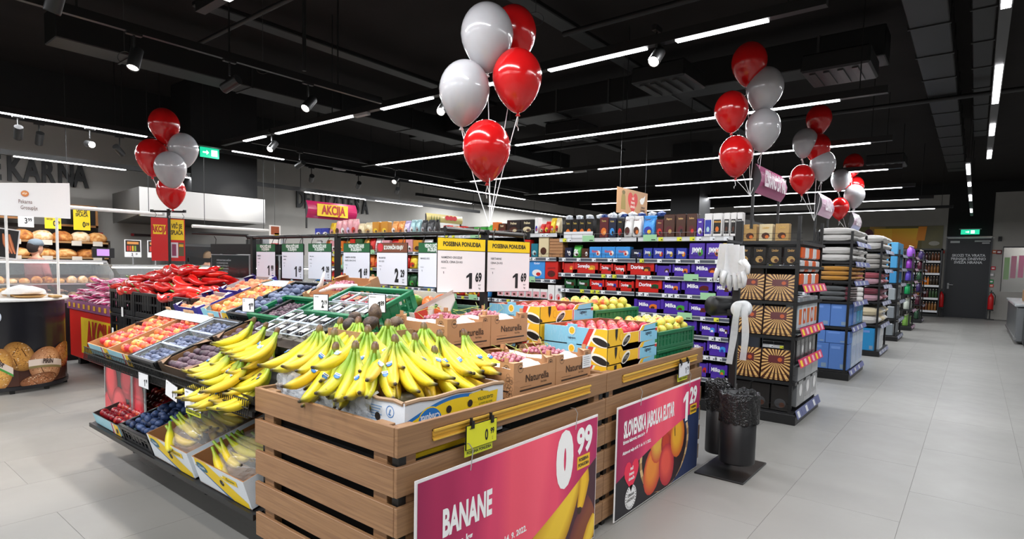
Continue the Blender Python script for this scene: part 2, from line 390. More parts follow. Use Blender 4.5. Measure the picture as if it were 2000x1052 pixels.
strip(-10.95, 1.2, -10.95, 12.2, 2.9, [(2.14, 3.55), (4.35, 5.65), (6.8, 8.3), (8.6, 10.05)], 'lower light rail hung over the bakery counter', (8.45,))
strip(-12.0, 10.8, -12.0, 19, 3.3, [(11.7, 13), (13.8, 18.5)], 'light rail close to the wall beyond the delicatessen lettering')
strip(.05, 2.2, .05, 11.9, 3.3, [(2.9, 5.2), (6.6, 8.0), (9.1, 9.8), (11.0, 11.7)], 'light rail running over the wide right-hand aisle')
strip(-.21, 12.0, -.21, 23, 3.3, [(12.2, 13.4), (14.6, 15.2), (16.9, 18.2), (20.5, 21.6)], 'light rail running on toward the dark far door')
strip(-4.6, 2.0, -.9, 2.0, 3.3, [(-4.2, -1.3)], 'unseen light rail added over the front of the fruit island for frontal light')  # unseen rail, added to throw frontal light on signs and fruit
strip(-9.3, -.5, 4.5, -.5, 3.3, [(-8, -5.4), (-4.6, -1.6), (-1, 1.8)], 'unseen light rail added just behind the viewer to light the fronts')  # added out of view, behind the camera, to light the fronts
strip(-9.3, -3, 4.5, -3, 3.3, [(-8, -5.4), (-4.6, -1.6), (-1, 1.8)], 'unseen light rail added across the back of the shop to light the fronts')  # second added rail behind the camera, unseen, also for the fronts
strip(3.2, 0.5, 3.2, 22, 3.3, [(1.5, 4.5), (7, 10), (13, 16), (18, 20)], 'light rail running over the far right side of the shop')
# bare tracks with spotlights
def spot(x, y, z, aim, label, power=1.0, lit=True, r=.048, size=math.radians(46), warm=True):
    t = thing('track_spotlight', label, 'spotlight', (x, y, z), 0, 'spotlights under the black ceiling')
    dv = (Vector(aim)-Vector((x, y, z))).normalized(); q = dv.to_track_quat('-Z', 'Y').to_matrix().to_4x4()
    MB(q).lathe([(r, .11), (r, -.07), (r*.93, -.08), (r*.86, -.07)], '141414', 16, caps=False).lathe([(0, .11), (r, .11)], '141414', 16, caps=False).build('lamp_body', METAL, t, True)
    MB(q).lathe([(0, -.062), (r*.87, -.066)], 'ffffff', 16, caps=False).build('lens', LAMPW if lit else GREYM, t)
    MB().tube([(0, 0, .08), (0, 0, .26)], .01, '141414', 6).rbox(-.02, .02, -.06, .06, .2, .25, '141414').build('track_adapter', METAL, t)
    if lit:
        ld = bpy.data.lights.new('spot_light', 'SPOT'); ld.energy = SPOT_W*power; ld.spot_size = size; ld.spot_blend = .55; ld.shadow_soft_size = .05
        ld.color = (1, .9, .8) if warm else (1, .97, .93)
        lo = link('spot_lamp', ld, t, tuple(dv*.1)); lo.rotation_euler = dv.to_track_quat('-Z', 'Y').to_euler()
    return t
def bare_track(x0, y0, x1, y1, z, label):
    t = thing('spot_track', label, 'lighting track', ((x0+x1)/2, (y0+y1)/2, z)); L = math.hypot(x1-x0, y1-y0)
    mb = MB(frame((0,0,0), (x1-x0, y1-y0, 0), ZP)); mb.box(-L/2, L/2, 0, .07, -.022, .022, '0e0e0e'); mb.build('rail', METAL, t)
    for k in range(3):
        f = (k+.5)/3-.5; MB().tube([((x1-x0)*f, (y1-y0)*f, .05), ((x1-x0)*f, (y1-y0)*f, ZC-z)], .008, '141414', 5).build('hanging_rod', METAL, t)
bare_track(-5.51, .9, -5.51, 4.4, 3.32, 'thick black spotlight track over the left end of the fruit island')
bare_track(-10.4, 1.5, -10.4, 12, 3.32, 'thin black spotlight track over the bread shelves')
bare_track(-9.08, 4.7, -9.08, 12, 3.32, 'thin black spotlight track over the sweets gondola end')
bare_track(-4.6, .55, .6, .55, 3.32, 'unseen black track added for spotlights above the front of the fruit island')  # unseen track, put in to carry the added front spotlights
spot(-5.51, 1.87, 3.1, (-4.6, .9, .0), 'black spotlight, left of the three over the fruit island, shining down', 2.6, size=math.radians(74))
spot(-5.51, 2.65, 3.1, (-8.1, 1.75, 2.0), 'black spotlight, middle one of three over the fruit island', 2.0, size=math.radians(30))
spot(-5.51, 3.46, 3.1, (-4.6, 1.3, .8), 'black spotlight, third over the fruit island, tilted toward the plums', 2.4, size=math.radians(70))
spot(-4.60, 4.5, 3.15, (-3.3, 2.0, 1), 'black spotlight just left of the big white balloon', 1.6)
spot(-2.14, 4.5, 3.2, (-1.9, 2.0, 1), 'black spotlight between the two nearest light strips on the right', 1.2)
spot(-8.1, 4.5, 3.12, (-6.4, 1.3, .0), 'black spotlight at the bend of the nearest light row, shining left', 4, size=math.radians(64))
spot(-4.65, 1.14, 3.1, (-5.8, .6, .0), 'black spotlight at the top edge over the left of the island', 3, size=math.radians(70))
spot(-9.9, 1.99, 3.06, (-11.6, 2.2, 1.4), 'black spotlight under the bakery rail, leftmost of its lamps', .6)
spot(-9.9, 2.78, 3.06, (-7.3, 2.85, 2.55), 'black spotlight under the bakery rail, right of the leftmost one', 1.2, size=math.radians(24))
spot(-10.4, 2.32, 3.1, (-11.8, 2.4, 1.6), 'small black spotlight pointing at the bread shelves', .6)
spot(-10.4, 3.3, 3.1, (-11.4, 4.4, 2.3), 'small black spotlight near the end of the bakery lettering', .8, size=math.radians(30), warm=False)
spot(-9.08, 5.54, 3.1, (-11.4, 5.3, 2.3), 'round black spotlight turned to the steel hood', .8, size=math.radians(30), warm=False)
spot(-10.4, 6.6, 3.1, (-12.2, 7.5, 2.2), 'small dark spotlight over the delicatessen wall, first of three', .5, warm=False)
spot(-10.4, 7.72, 3.1, (-12.2, 8.6, 2.2), 'small dark spotlight over the delicatessen wall, second of three', .5, warm=False)
spot(-9.07, 7.61, 3.1, (-8.2, 6.0, 1.9), 'black spotlight turned to the sweets shelves', .8)
spot(-10.4, 8.78, 3.1, (-12.2, 9.9, 2.2), 'small dark spotlight over the delicatessen wall, third of three', .5, warm=False)
for k, x in enumerate((-4.2, -3.2, -2.2, -1.2, -.2)):  # unseen spotlights, added to brighten the fruit from the front
    spot(x, .55, 3.1, ((-3.9, 1.8, .95), (-3.0, 1.9, 1.0), (-2.3, 1.8, 1.1), (-1.9, 2.4, 1.0), (-1.4, 3.6, .7))[k], 'unseen spotlight added on the front track, number %s from the left' % ('one', 'two', 'three', 'four', 'five')[k], 1.0)
# small hanging things of the ceiling: wire loops, sensors, projector
for k, (x, y, z) in enumerate(((-5.9, 1.7, 3.75), (-7.2, 2.35, 3.6), (-6.3, 3.4, 3.6), (-3.3, 4.4, 3.75))):
    MBl = MB().tube([(x+.06*math.cos(a*PI/8), y+.045*math.cos(a*PI/8), z+.06*math.sin(a*PI/8)) for a in range(17)], .003, '2c2c2c', 5, False)
    tag(MBl.tube([(x, y, z+.06), (x, y, ZC)], .003, '3a3a3a', 5).build('cable_loop', METAL), 'thin grey cable loop hanging from the ceiling, number %s from the left' % ('one', 'two', 'three', 'four')[k], 'cable')
def exit_sign(x, y, z, nrm, label, wd=.3):
    R = (0, 1, 0) if nrm[0] else (1, 0, 0)
    t = thing('exit_sign', label, 'exit sign', (x, y, z)); F = frame((0,0,0), R, ZP)
    MB(F).box(-wd/2, wd/2, -.08, .08, -.02, .02, '1aa07a').build('light_panel', solid('exit_green', '14a078', .4, var=0, emit=2.2), t)
    g = MB(F); wht = 'f4fffa'
    g.poly([(.02, -.05, .022), (.12, -.05, .022), (.12, .05, .022), (.02, .05, .022)], wht)
    g.poly([(-.12, -.012, .022), (-.06, -.012, .022), (-.06, .012, .022), (-.12, .012, .022)], wht); g.poly([(-.06, -.04, .022), (-.02, 0, .022), (-.06, .04, .022)], wht)
    g.build('arrow_and_doorway', solid('exit_white', 'f4fffa', .4, var=0, emit=2.0), t)
    MB(F).box(-wd*.6, wd*.6, .085, .11, -.03, .03, '9a9a9a').build('housing', METAL, t)
    MB().tube([(0, 0, .1), (0, 0, ZC-z)], .006, '222222', 5).build('hanging_rod', METAL, t)
    return t
exit_sign(-10.3, 4.6, 3.27, (1, 0, 0), 'lit green exit sign hanging left of the near light row')
exit_sign(-.24, YF-.25, 2.93, (0, -1, 0), 'lit green exit sign above the dark far door', .5)
# ================================================================== flat printed pictures
def band2d(mb, F, path, widths, edge, mid, off=.001, edge2=None, n=14, clip=None):
    """a printed tapering shape with a lighter ridge: path is a list of 2-D control points"""
    P = []
    for i in range(n+1):
        t = i/n*(len(path)-1); k = min(int(t), len(path)-2); u = t-k
        p0 = path[max(k-1, 0)]; p1 = path[k]; p2 = path[k+1]; p3 = path[min(k+2, len(path)-1)]
        cr = lambda a, b, c, d: .5*((2*b)+(-a+c)*u+(2*a-5*b+4*c-d)*u*u+(-a+3*b-3*c+d)*u**3)
        P.append((cr(p0[0], p1[0], p2[0], p3[0]), cr(p0[1], p1[1], p2[1], p3[1]), widths[k]+(widths[k+1]-widths[k])*u))
    rows = []
    for i, (x, y, w_) in enumerate(P):
        a = P[min(i+1, n)]; b = P[max(i-1, 0)]; dx, dy = a[0]-b[0], a[1]-b[1]; l = math.hypot(dx, dy) or 1; nx, ny = -dy/l, dx/l
        rows.append([(x+nx*w_*s, y+ny*w_*s) for s in (-1, -.45, .25, 1)])
    e2 = edge2 or edge
    def cp(p):
        if not clip: return p
        return (min(max(p[0], clip[0]), clip[1]), min(max(p[1], clip[2]), clip[3]))
    for i in range(n):
        for j in range(3):
            cs = [edge, mid, mid, e2]
            q = [cp(rows[i][j]), cp(rows[i+1][j]), cp(rows[i+1][j+1]), cp(rows[i][j+1])]
            mb.poly([tuple(F @ Vector((x, y, off))) for x, y in q], None, [cs[j], cs[j], cs[j+1], cs[j+1]])
_mbpoly = MB.poly
def poly(s, pts, col, cols=None):
    if col is None and cols is None: col = 'ffffff'
    i = len(s.v); s.v += [tuple(s._p(p)) for p in pts]; s.f.append(tuple(range(i, i+len(pts))))
    s.c.append([lin(c) for c in cols] if cols else lin(col)); return s
MB.poly = poly
def blob2d(mb, F, cx, cy, rx, ry, mid, edge, off=.001, n=18, rot=0, hl=(-.25, .3), clip=None):
    def cp(p): return p if not clip else (min(max(p[0], clip[0]), clip[1]), min(max(p[1], clip[2]), clip[3]))
    outer = ell(cx, cy, rx, ry, n, 0, rot); inner = ell(cx+rx*hl[0]*.5, cy+ry*hl[1]*.5, rx*.5, ry*.5, n, 0, rot); c = (cx+rx*hl[0]*.5, cy+ry*hl[1]*.5)
    for k in range(n):
        a, b = outer[k], outer[(k+1) % n]; d, e = inner[k], inner[(k+1) % n]
        mb.poly([tuple(F @ Vector((*cp(p), off))) for p in (a, b, e, d)], None, [edge, edge, mid, mid])
        mb.poly([tuple(F @ Vector((*cp(p), off))) for p in (d, e, c)], mid)
def W3(F, pts, off): return [tuple(F @ Vector((x, y, off))) for x, y in pts]

def magenta_poster(name_label, y0, y1, z1, h, which):
    w_ = y1-y0; t = thing('promotion_poster', name_label, 'poster', (-1.562, (y0+y1)/2, z1), 0, 'posters hooked on the slatted crates')
    F = frame((0,0,0), YP, ZP); hw = w_/2
    MB(F).box(-hw, hw, -h, 0, -.004, 0, 'f2f0f0').build('board', PAPER, t)
    m = MB(); b = .012; x0, x1, zt, zb = -hw+b, hw-b*.4, -b, -h+.004; nx = 14
    tones = ['9c1f52', 'b02558', 'c53062', 'e6466f', 'fa5a72', 'ff6078', 'f65272', 'd83a69', 'bf2e64', 'a82560']
    def tone(u): 
        v = u*(len(tones)-1); return tones[min(int(round(v)), len(tones)-1)]
    def curve(u): return -h*(.94-.60*u+.10*math.sin(u*PI)) if which == 'banana' else -h*(.66-.33*u-.04*math.sin(u*PI))
    for i in range(nx):
        u0, u1 = i/nx, (i+1)/nx; xa, xb = x0+(x1-x0)*u0, x0+(x1-x0)*u1
        q = [(xa, max(curve(u0), zb)), (xb, max(curve(u1), zb)), (xb, zt), (xa, zt)]
        m.poly(W3(F, q, .0015), None, [tone(u0), tone(u1), tone(u1*.92), tone(u0*.92)])
        bg = ('3a2230', '4a2a35') if which == 'banana' else ('232127', '25345c')
        cA = bg[0] if u0 < .55 else bg[1]
        m.poly(W3(F, [(xa, zb), (xb, zb), (xb, max(curve(u1), zb)), (xa, max(curve(u0), zb))], .0006), cA)
    m.build('printed_ground', GLOSSP if 0 else PAPER, t)
    p = MB(); cl = (x0, x1, zb, zt)
    if which == 'banana':
        def under(pts): return pts
        band2d(p, F, [(-.66, -.80), (-.30, -.66), (.02, -.56), (.16, -.50)], [.10, .16, .12, .05], '7a4a1e', 'eda51c', .0008, 'b8731a', clip=cl)
        band2d(p, F, [(.10, -.44), (.22, -.50), (.34, -.60)], [.05, .09, .10], '9c6a30', 'f0b030', .0009, 'c98222', clip=cl)
        band2d(p, F, [(-.2, -.86), (.08, -.68), (.30, -.47), (.42, -.33), (.45, -.24)], [.12, .15, .13, .08, .03], 'c08818', 'f8cf3a', .0010, 'd8a024', clip=cl)
        band2d(p, F, [(.52, -.22), (.535, -.34), (.50, -.47)], [.03, .05, .03], 'c88a1c', 'f6c52e', .0011, 'd79a20', clip=cl)
        p.poly(W3(F, ell(.495, -.485, .022, .02, 10), .0013), '3b2a22')
        band2d(p, F, [(.40, -.72), (.52, -.60), (.64, -.50)], [.05, .10, .10], '5a2c33', '8a4d36', .0007, '6b3338', clip=cl)
        band2d(p, F, [(.56, -.72), (.62, -.62), (.66, -.56)], [.05, .05, .03], 'd09a24', 'f7cf42', .0012, 'd8a024', clip=cl)
    else:
        for a in range(22):     # basket rim
            t0, t1 = -2.1+a*.13*1.5, -2.1+(a+1)*.13*1.5
            e = lambda tt, s: (.06+.36*s*math.sin(tt*.9), -.40-.26*s*math.cos(tt*.9))
            q = [e(t0, 1), e(t1, 1), e(t1, 1.09), e(t0, 1.09)]
            q = [(min(max(x, cl[0]), cl[1]), min(max(y, cl[2]), cl[3])) for x, y in q]
            p.poly(W3(F, q, .0010), ('b58a5a', 'e0bd86')[a % 2])
        blob2d(p, F, .06, -.42, .35, .27, '3a1f22', '2a1a20', .0011, clip=cl)
        for cx, cy, rx, ry, mc, ec, ro in ((.16, -.23, .12, .11, 'e8713a', 'b03426', .2), (-.06, -.33, .12, .14, 'e7b34a', 'cf4a34', -.3), (.06, -.36, .08, .10, 'c8402f', '8e2a26', 0), (.25, -.36, .12, .15, 'f2b233', 'd8632c', .1), (-.14, -.50, .13, .16, 'f0903a', 'c93b35', -.3), (.08, -.52, .12, .15, 'ee5a4c', 'b5283a', .3)):
            blob2d(p, F, cx, cy, rx, ry, mc, ec, .0013+.0001*(cx+1), rot=ro, clip=cl)
        p.poly(W3(F, [(.19, -.30), (.20, -.27), (.21, -.35), (.2, -.35)], .0020), '4a3320')
    p.build('printed_fruit', PAPER, t)
    if which == 'banana':
        text(t, 'BANANE', F @ Vector((-.52, -.215, .003)), YP, ZP, .105, 'ffffff', .50, .035, 'LEFT')
        text(t, 'cena za kg', F @ Vector((-.525, -.315, .003)), YP, ZP, .032, 'ffffff', .95, .03, 'LEFT')
        text(t, 'Aktivnost velja od 8. 9. do 14. 9. 2022.', F @ Vector((-.525, -.415, .003)), YP, ZP, .027, 'ffffff', .92, .03, 'LEFT')
        text(t, '0', F @ Vector((.34, -.185, .003)), YP, ZP, .245, 'ffffff', .74, .075)
        text(t, '99', F @ Vector((.525, -.115, .003)), YP, ZP, .125, 'ffffff', .85, .045)
        bx, bz = .52, -.225
    else:
        text(t, 'SLOVENSKA JABOLKA ELSTAR', F @ Vector((-.56, -.155, .003)), YP, ZP, .095, 'ffffff', .40, .035, 'LEFT')
        text(t, 'Izbrana kakovost, cena za kg', F @ Vector((-.565, -.225, .003)), YP, ZP, .022, 'ffffff', .8, .03, 'LEFT')
        text(t, 'Aktivnost velja od 8. 9. do 14. 9. 2022.', F @ Vector((-.565, -.29, .003)), YP, ZP, .019, 'ffffff', .9, .03, 'LEFT')
        text(t, '1', F @ Vector((.38, -.175, .003)), YP, ZP, .21, 'ffffff', .95, .035)
        text(t, '29', F @ Vector((.51, -.115, .003)), YP, ZP, .11, 'ffffff', .85, .045)
        bx, bz = .52, -.215
        g = MB(); hx, hy = -.44, -.44
        hp = [(hx+.095*math.sin(a)**3, hy+.011*(13*math.cos(a)-5*math.cos(2*a)-2*math.cos(3*a)-math.cos(4*a))*.9*.7) for a in [k*2*PI/24 for k in range(24)]]
        g.poly(W3(F, hp, .0024), 'ef2f52'); g.build('heart_print', PAPER, t)
        text(t, 'radi', F @ Vector((hx, hy+.035, .0035)), YP, ZP, .022, 'ffffff', .8, .03); text(t, 'imamo', F @ Vector((hx, hy+.003, .0035)), YP, ZP, .02, 'ffffff', .8, .03); text(t, 'domače', F @ Vector((hx, hy-.028, .0035)), YP, ZP, .02, 'ffffff', .8, .03)
        s = MB(); sx_, sy_ = -.44, -.585
        s.poly(W3(F, ell(sx_, sy_, .075, .075, 24), .0024), 'eeeeee'); s.build('round_seal', PAPER, t)
        sr = MB()
        for k in range(24):
            a = 2*PI*k/24; sr.poly(W3(F, [(sx_+.058*math.cos(a+q), sy_+.058*math.sin(a+q)) for q in (-.04, .04)]+[(sx_+.07*math.cos(a+q), sy_+.07*math.sin(a+q)) for q in (.06, -.03)], .003), '303030')
        sr.build('seal_ring', PAPER, t); text(t, 'IZBRANA', F @ Vector((sx_, sy_+.014, .0032)), YP, ZP, .018, '303030', .8, .02); text(t, 'KAKOVOST', F @ Vector((sx_, sy_-.014, .0032)), YP, ZP, .018, '303030', .75, .02)
    g = MB(); g.poly(W3(F, [(bx-.062, bz-.035), (bx+.062, bz-.035), (bx+.062, bz+.035), (bx-.062, bz+.035)], .0025), 'f5c12e'); g.build('yellow_badge', PAPER, t)
    text(t, 'POSEBNA', F @ Vector((bx, bz+.014, .0035)), YP, ZP, .017, '2a2a2a', .9, .03); text(t, 'PONUDBA', F @ Vector((bx, bz-.014, .0035)), YP, ZP, .017, '2a2a2a', .9, .03)
    for sx in (-.36*w_/1.3, .42*w_/1.3):
        pts = [(-.02, sx-.01, .075), (.006, sx-.012, .078), (.012, sx+.006, .05), (.006, sx+.008, .02), (.008, sx, -.02), (.006, sx, -.035)]
        MB().tube(pts, .0022, 'c9c9c9', 6).build('wire_hook', SATIN, t)
    return t

# ================================================================== slatted wooden crates at the end of the island
X0, X1 = -2.61, -1.595
def wood_crate(y0, y1, label, with_front):
    t = thing('slatted_crate', label, 'crate', ((X0+X1)/2, (y0+y1)/2, 0), 0, 'slatted wooden display crates')
    ox, oy = (X0+X1)/2, (y0+y1)/2; hw, hl = (X1-X0)/2, (y1-y0)/2
    pl = MB().rbox(-.009, .009, -hl+.001, hl-.001, 0, .112, 'ffffff', .002).data('plank', OAK_Y)
    pf = MB().rbox(-hw, hw-.019, -.009, .009, 0, .112, 'ffffff', .002).data('plank', OAK_X)
    for k in range(6):
        z = .9-.15*k-.112
        link('plank', pl, t, (hw-.009+(-.002 if k % 2 else 0), 0, z))
        if with_front: link('plank', pf, t, (0, -hl+.009-(.0015 if k % 2 else 0), z))
        link('plank', pl, t, (-hw+.009, 0, z)) if k < 2 else None
    post = MB().rbox(-.02, .02, -.04, .04, .04, .895, 'ffffff', .002).data('post', OAK_Y); pk = MB().box(-.018, .018, -.018, .018, .0, .88, '111111').data('inner_post', METAL)
    for sy in (-hl+.07, hl-.06): link('post', post, t, (hw-.04, sy, 0))
    if with_front:
        px = MB().rbox(-.04, .04, -.02, .02, .04, .895, 'ffffff', .002).data('post', OAK_X)
        for sx in (-hw+.09, hw-.12): link('post', px, t, (sx, -hl+.04, 0))
    for sx in (-hw+.05, hw-.035):
        for sy in (-hl+.04, hl-.03): link('inner_post', pk, t, (sx, sy, 0))
    foot = MB().lathe([(.022, 0), (.022, .012), (.008, .018), (.008, .06)], '151515', 12).data('foot', METAL)
    for sx in (-hw+.05, hw-.06):
        for sy in (-hl+.05, hl-.06): link('foot', foot, t, (sx, sy, 0))
    MB().box(-hw+.03, hw-.065, -hl+.062, hl-.03, .055, .075, '0d0d0e').box(-hw+.03, hw-.07, -hl+.065, -hl+.068, .075, .78, '0d0d0e').box(-hw+.03, hw-.08, hl-.034, hl-.03, .075, .78, '0d0d0e').build('dark_liner', METAL, t)
    return t
wc1 = wood_crate(1.357, 2.879, 'near slatted oak crate under the bananas, with black inner lip', True)
MB().box(-.47, .445, -.70, -.03, .715, .735, '232527').box(-.47, .445, -.03, .72, .84, .858, '232527').box(-.47, .445, -.035, -.03, .6, .858, '232527').box(-.49, .495, -.742, -.715, .84, .872, '2b2e31').box(.465, .48, -.74, .74, .84, .872, '2b2e31').build('inner_shelf', METAL, wc1)
wc2 = wood_crate(2.882, 4.362, 'far slatted oak crate under the yellow fruit boxes and green crates', True)
MB().box(-.47, .445, -.70, .70, .78, .798, '232527').build('inner_shelf', METAL, wc2)
def price_rail(y0, y1, label, parent_group):
    m = MB(); L = y1-y0
    m.box(0, .004, -L/2, L/2, -.022, .022, 'd8a63a').box(0, .012, -L/2, L/2, .014, .022, 'e6b84a').box(0, .010, -L/2, L/2, -.022, -.016, 'e6b84a').box(0, .007, -L/2, L/2, -.006, -.003, 'c2922c')
    o = m.build('price_rail', vc('anodised_gold', .35, metal=.2, var=.02)); o.location = (X1+.001, (y0+y1)/2, .84)
    tag(o, label, 'price rail', parent_group)
price_rail(1.53, 2.69, 'gold price rail screwed to the near oak crate above the banana poster', 'gold price rails')
price_rail(3.065, 4.224, 'gold price rail screwed to the far oak crate above the apple poster', 'gold price rails')
magenta_poster('magenta banana poster priced 0,99 hooked on the near crate', 1.415, 2.735, .697, .69, 'banana')
magenta_poster('magenta apple poster priced 1,29 hooked on the far crate', 2.955, 4.245, .69, .68, 'apple')
def price_tag(loc, wd, h, card, label, big, cents, title, R=YP, U=ZP, sub=None, clips=True, unit=('eur', 'kg'), tail=None, cat='price tag', group='price tags of the fruit island'):
    """a price card in a black frame with clips; loc is the middle of its top edge"""
    t = thing('price_tag', label, cat, loc, 0, group); F = frame((0,0,0), R, U)
    MB(F).box(-wd/2-.004, wd/2+.004, -h-.003, .003, -.005, -.001, '17181a').build('card_holder', BLKP, t)
    MB(F).box(-wd/2, wd/2, -h, 0, -.001, .0005, card).build('card', PAPER, t)
    f = lambda x, y, o=.0012: tuple(F @ Vector((x, y, o)))
    if title:
        for i, ln in enumerate(title.split('\n')): text(t, ln, f(-wd*.42, -h*(.13+.1*i)), R, U, h*.06, '3a3a3a', .9, .01, 'LEFT')
    text(t, big, f(wd*(.15 if cents else .3), -h*.62), R, U, h*.46, '1e1e1e', .62, .03)
    if cents: text(t, cents, f(wd*.35, -h*.50), R, U, h*.25, '1e1e1e', .72, .03)
    if unit:
        for i, ln in enumerate(unit): text(t, ln, f(wd*.36, -h*(.76+.09*i)), R, U, h*.05, '3a3a3a', .9, .0)
    if clips:
        for sx in (-wd*.33, wd*.33): MB(F).box(sx-.008, sx+.008, -.012, .018, -.008, .006, '141414').box(sx-.003, sx+.003, .0, .03, -.012, .0, '141414').build('clip', BLKP, t)
    if tail:
        MB(F).box(-wd/2-.004, wd/2-.018, -h-.032, -h+.02, -.009, -.006, 'ccd22e').build('special_offer_tail', PAPER, t)
        text(t, tail, f(-.01, -h-.018, -.005), R, U, .012, '3c3c20', .95, .02)
    return t
price_tag((-1.566, 1.787, .842), .185, .095, 'e3e22a', 'yellow 0,99 price tag clipped on the near gold rail', '0', '99', 'BANANE', tail='POSEBNA PONUDBA')
price_tag((-1.566, 3.935, .836), .185, .095, 'e4e5ea', 'white 1,29 price tag clipped on the far gold rail', '1', '29', 'JABOLKA\nELSTAR', tail='POSEBNA PONUDBA')

# ================================================================== boxes and crates for fruit
def carton_tray(label, M, wd, dp, h, base, name='fruit_carton', tab=.04, inner='a9835c', style=None, lip=None, group=None, low=None, cat='box'):
    """open cardboard tray: floor, four walls, raised corner tabs; M places its bottom centre. low = heights of walls (f, b, l, r) as shares"""
    t = thing(name, label, cat, M.to_translation(), M.to_euler(), group); q = .005; low = low or (1, 1, 1, 1)
    m = MB(); hx, hy = wd/2, dp/2
    m.box(-hx, hx, -hy, hy, 0, q, inner)
    m.box(-hx, hx, -hy, -hy+q, 0, h*low[0], base, {'b': inner, 't': inner}).box(-hx, hx, hy-q, hy, 0, h*low[1], base, {'f': inner, 't': inner})
    m.box(-hx, -hx+q, -hy+q, hy-q, 0, h*low[2], base, {'r': inner, 't': inner}).box(hx-q, hx, -hy+q, hy-q, 0, h*low[3], base, {'l': inner, 't': inner})
    m.build('tray', CARTON, t)
    if tab:
        a = min(.085, wd*.24)
        for sx in (-1, 1):
            for sy in (-1, 1):
                x0, y0 = sx*(hx+.0007), sy*(hy+.0007); c = MB()
                c.box(min(x0, x0-sx*a), max(x0, x0-sx*a), min(y0, y0-sy*q*1.2), max(y0, y0-sy*q*1.2), h*.6, h+tab*.35, base, {'f': base, 'b': base})
                c.box(min(x0, x0-sx*q*1.2), max(x0, x0-sx*q*1.2), min(y0-sy*q*1.25, y0-sy*a*.8), max(y0-sy*q*1.25, y0-sy*a*.8), h*.6, h+tab*.35, base)
                c.poly([(x0, y0-sy*a, h+tab*.35), (x0-sx*a, y0, h+tab*.35), (x0, y0, h+tab*.35)], inner)
                c.box(x0-sx*a*.55-.012, x0-sx*a*.55+.012, min(y0-sy*.0003, y0-sy*q), max(y0-sy*.0003, y0-sy*q), h+tab*.36, h+tab*.65, base)
                c.build('corner_tab', CARTON, t)
    return t
def plastic_crate(label, M, wd, dp, h, col, group=None, cols=5, name='plastic_crate', slots=3, solid_=False):
    t = thing(name, label, 'crate', M.to_translation(), M.to_euler(), group); hx, hy, q = wd/2, dp/2, .012
    m = MB(); m.box(-hx+q, hx-q, -hy+q, hy-q, 0, .008, col)
    m.build('floor_panel', PLASTIC, t)
    def side(F, L, nm):
        s = MB(F); s.rbox(-L/2, L/2, 0, h*.20, -q, 0, col, .002); s.rbox(-L/2, L/2, h-.026, h, -q*1.3, .007, col, .003)
        s.box(-L/2, -L/2+.035, .0, h, -q*.9, .004, col); s.box(L/2-.035, L/2, .0, h, -q*.9, .004, col)
        n = max(3, int(L/.055)); s.box(-L/2, L/2, h*.52, h*.60, -q*.7, -.001, col)
        for k in range(1, n): x = -L/2+L*k/n; s.box(x-.0065, x+.0065, h*.18, h-.02, -q*.7, 0, col)
        if solid_: s.box(-L/2, L/2, .0, h-.01, -q*.55, -.004, col)
        s.box(-L*.16, L*.16, h*.30, h-.01, -q*.6, -.002, col)
        s.build(nm, PLASTIC, t)
    side(frame((0, -hy, 0), XP, ZP), wd, 'side_wall'); side(frame((0, hy, 0), XN, ZP), wd, 'side_wall')
    side(frame((hx, 0, 0), YP, ZP), dp, 'side_wall'); side(frame((-hx, 0, 0), YN, ZP), dp, 'side_wall')
    return t

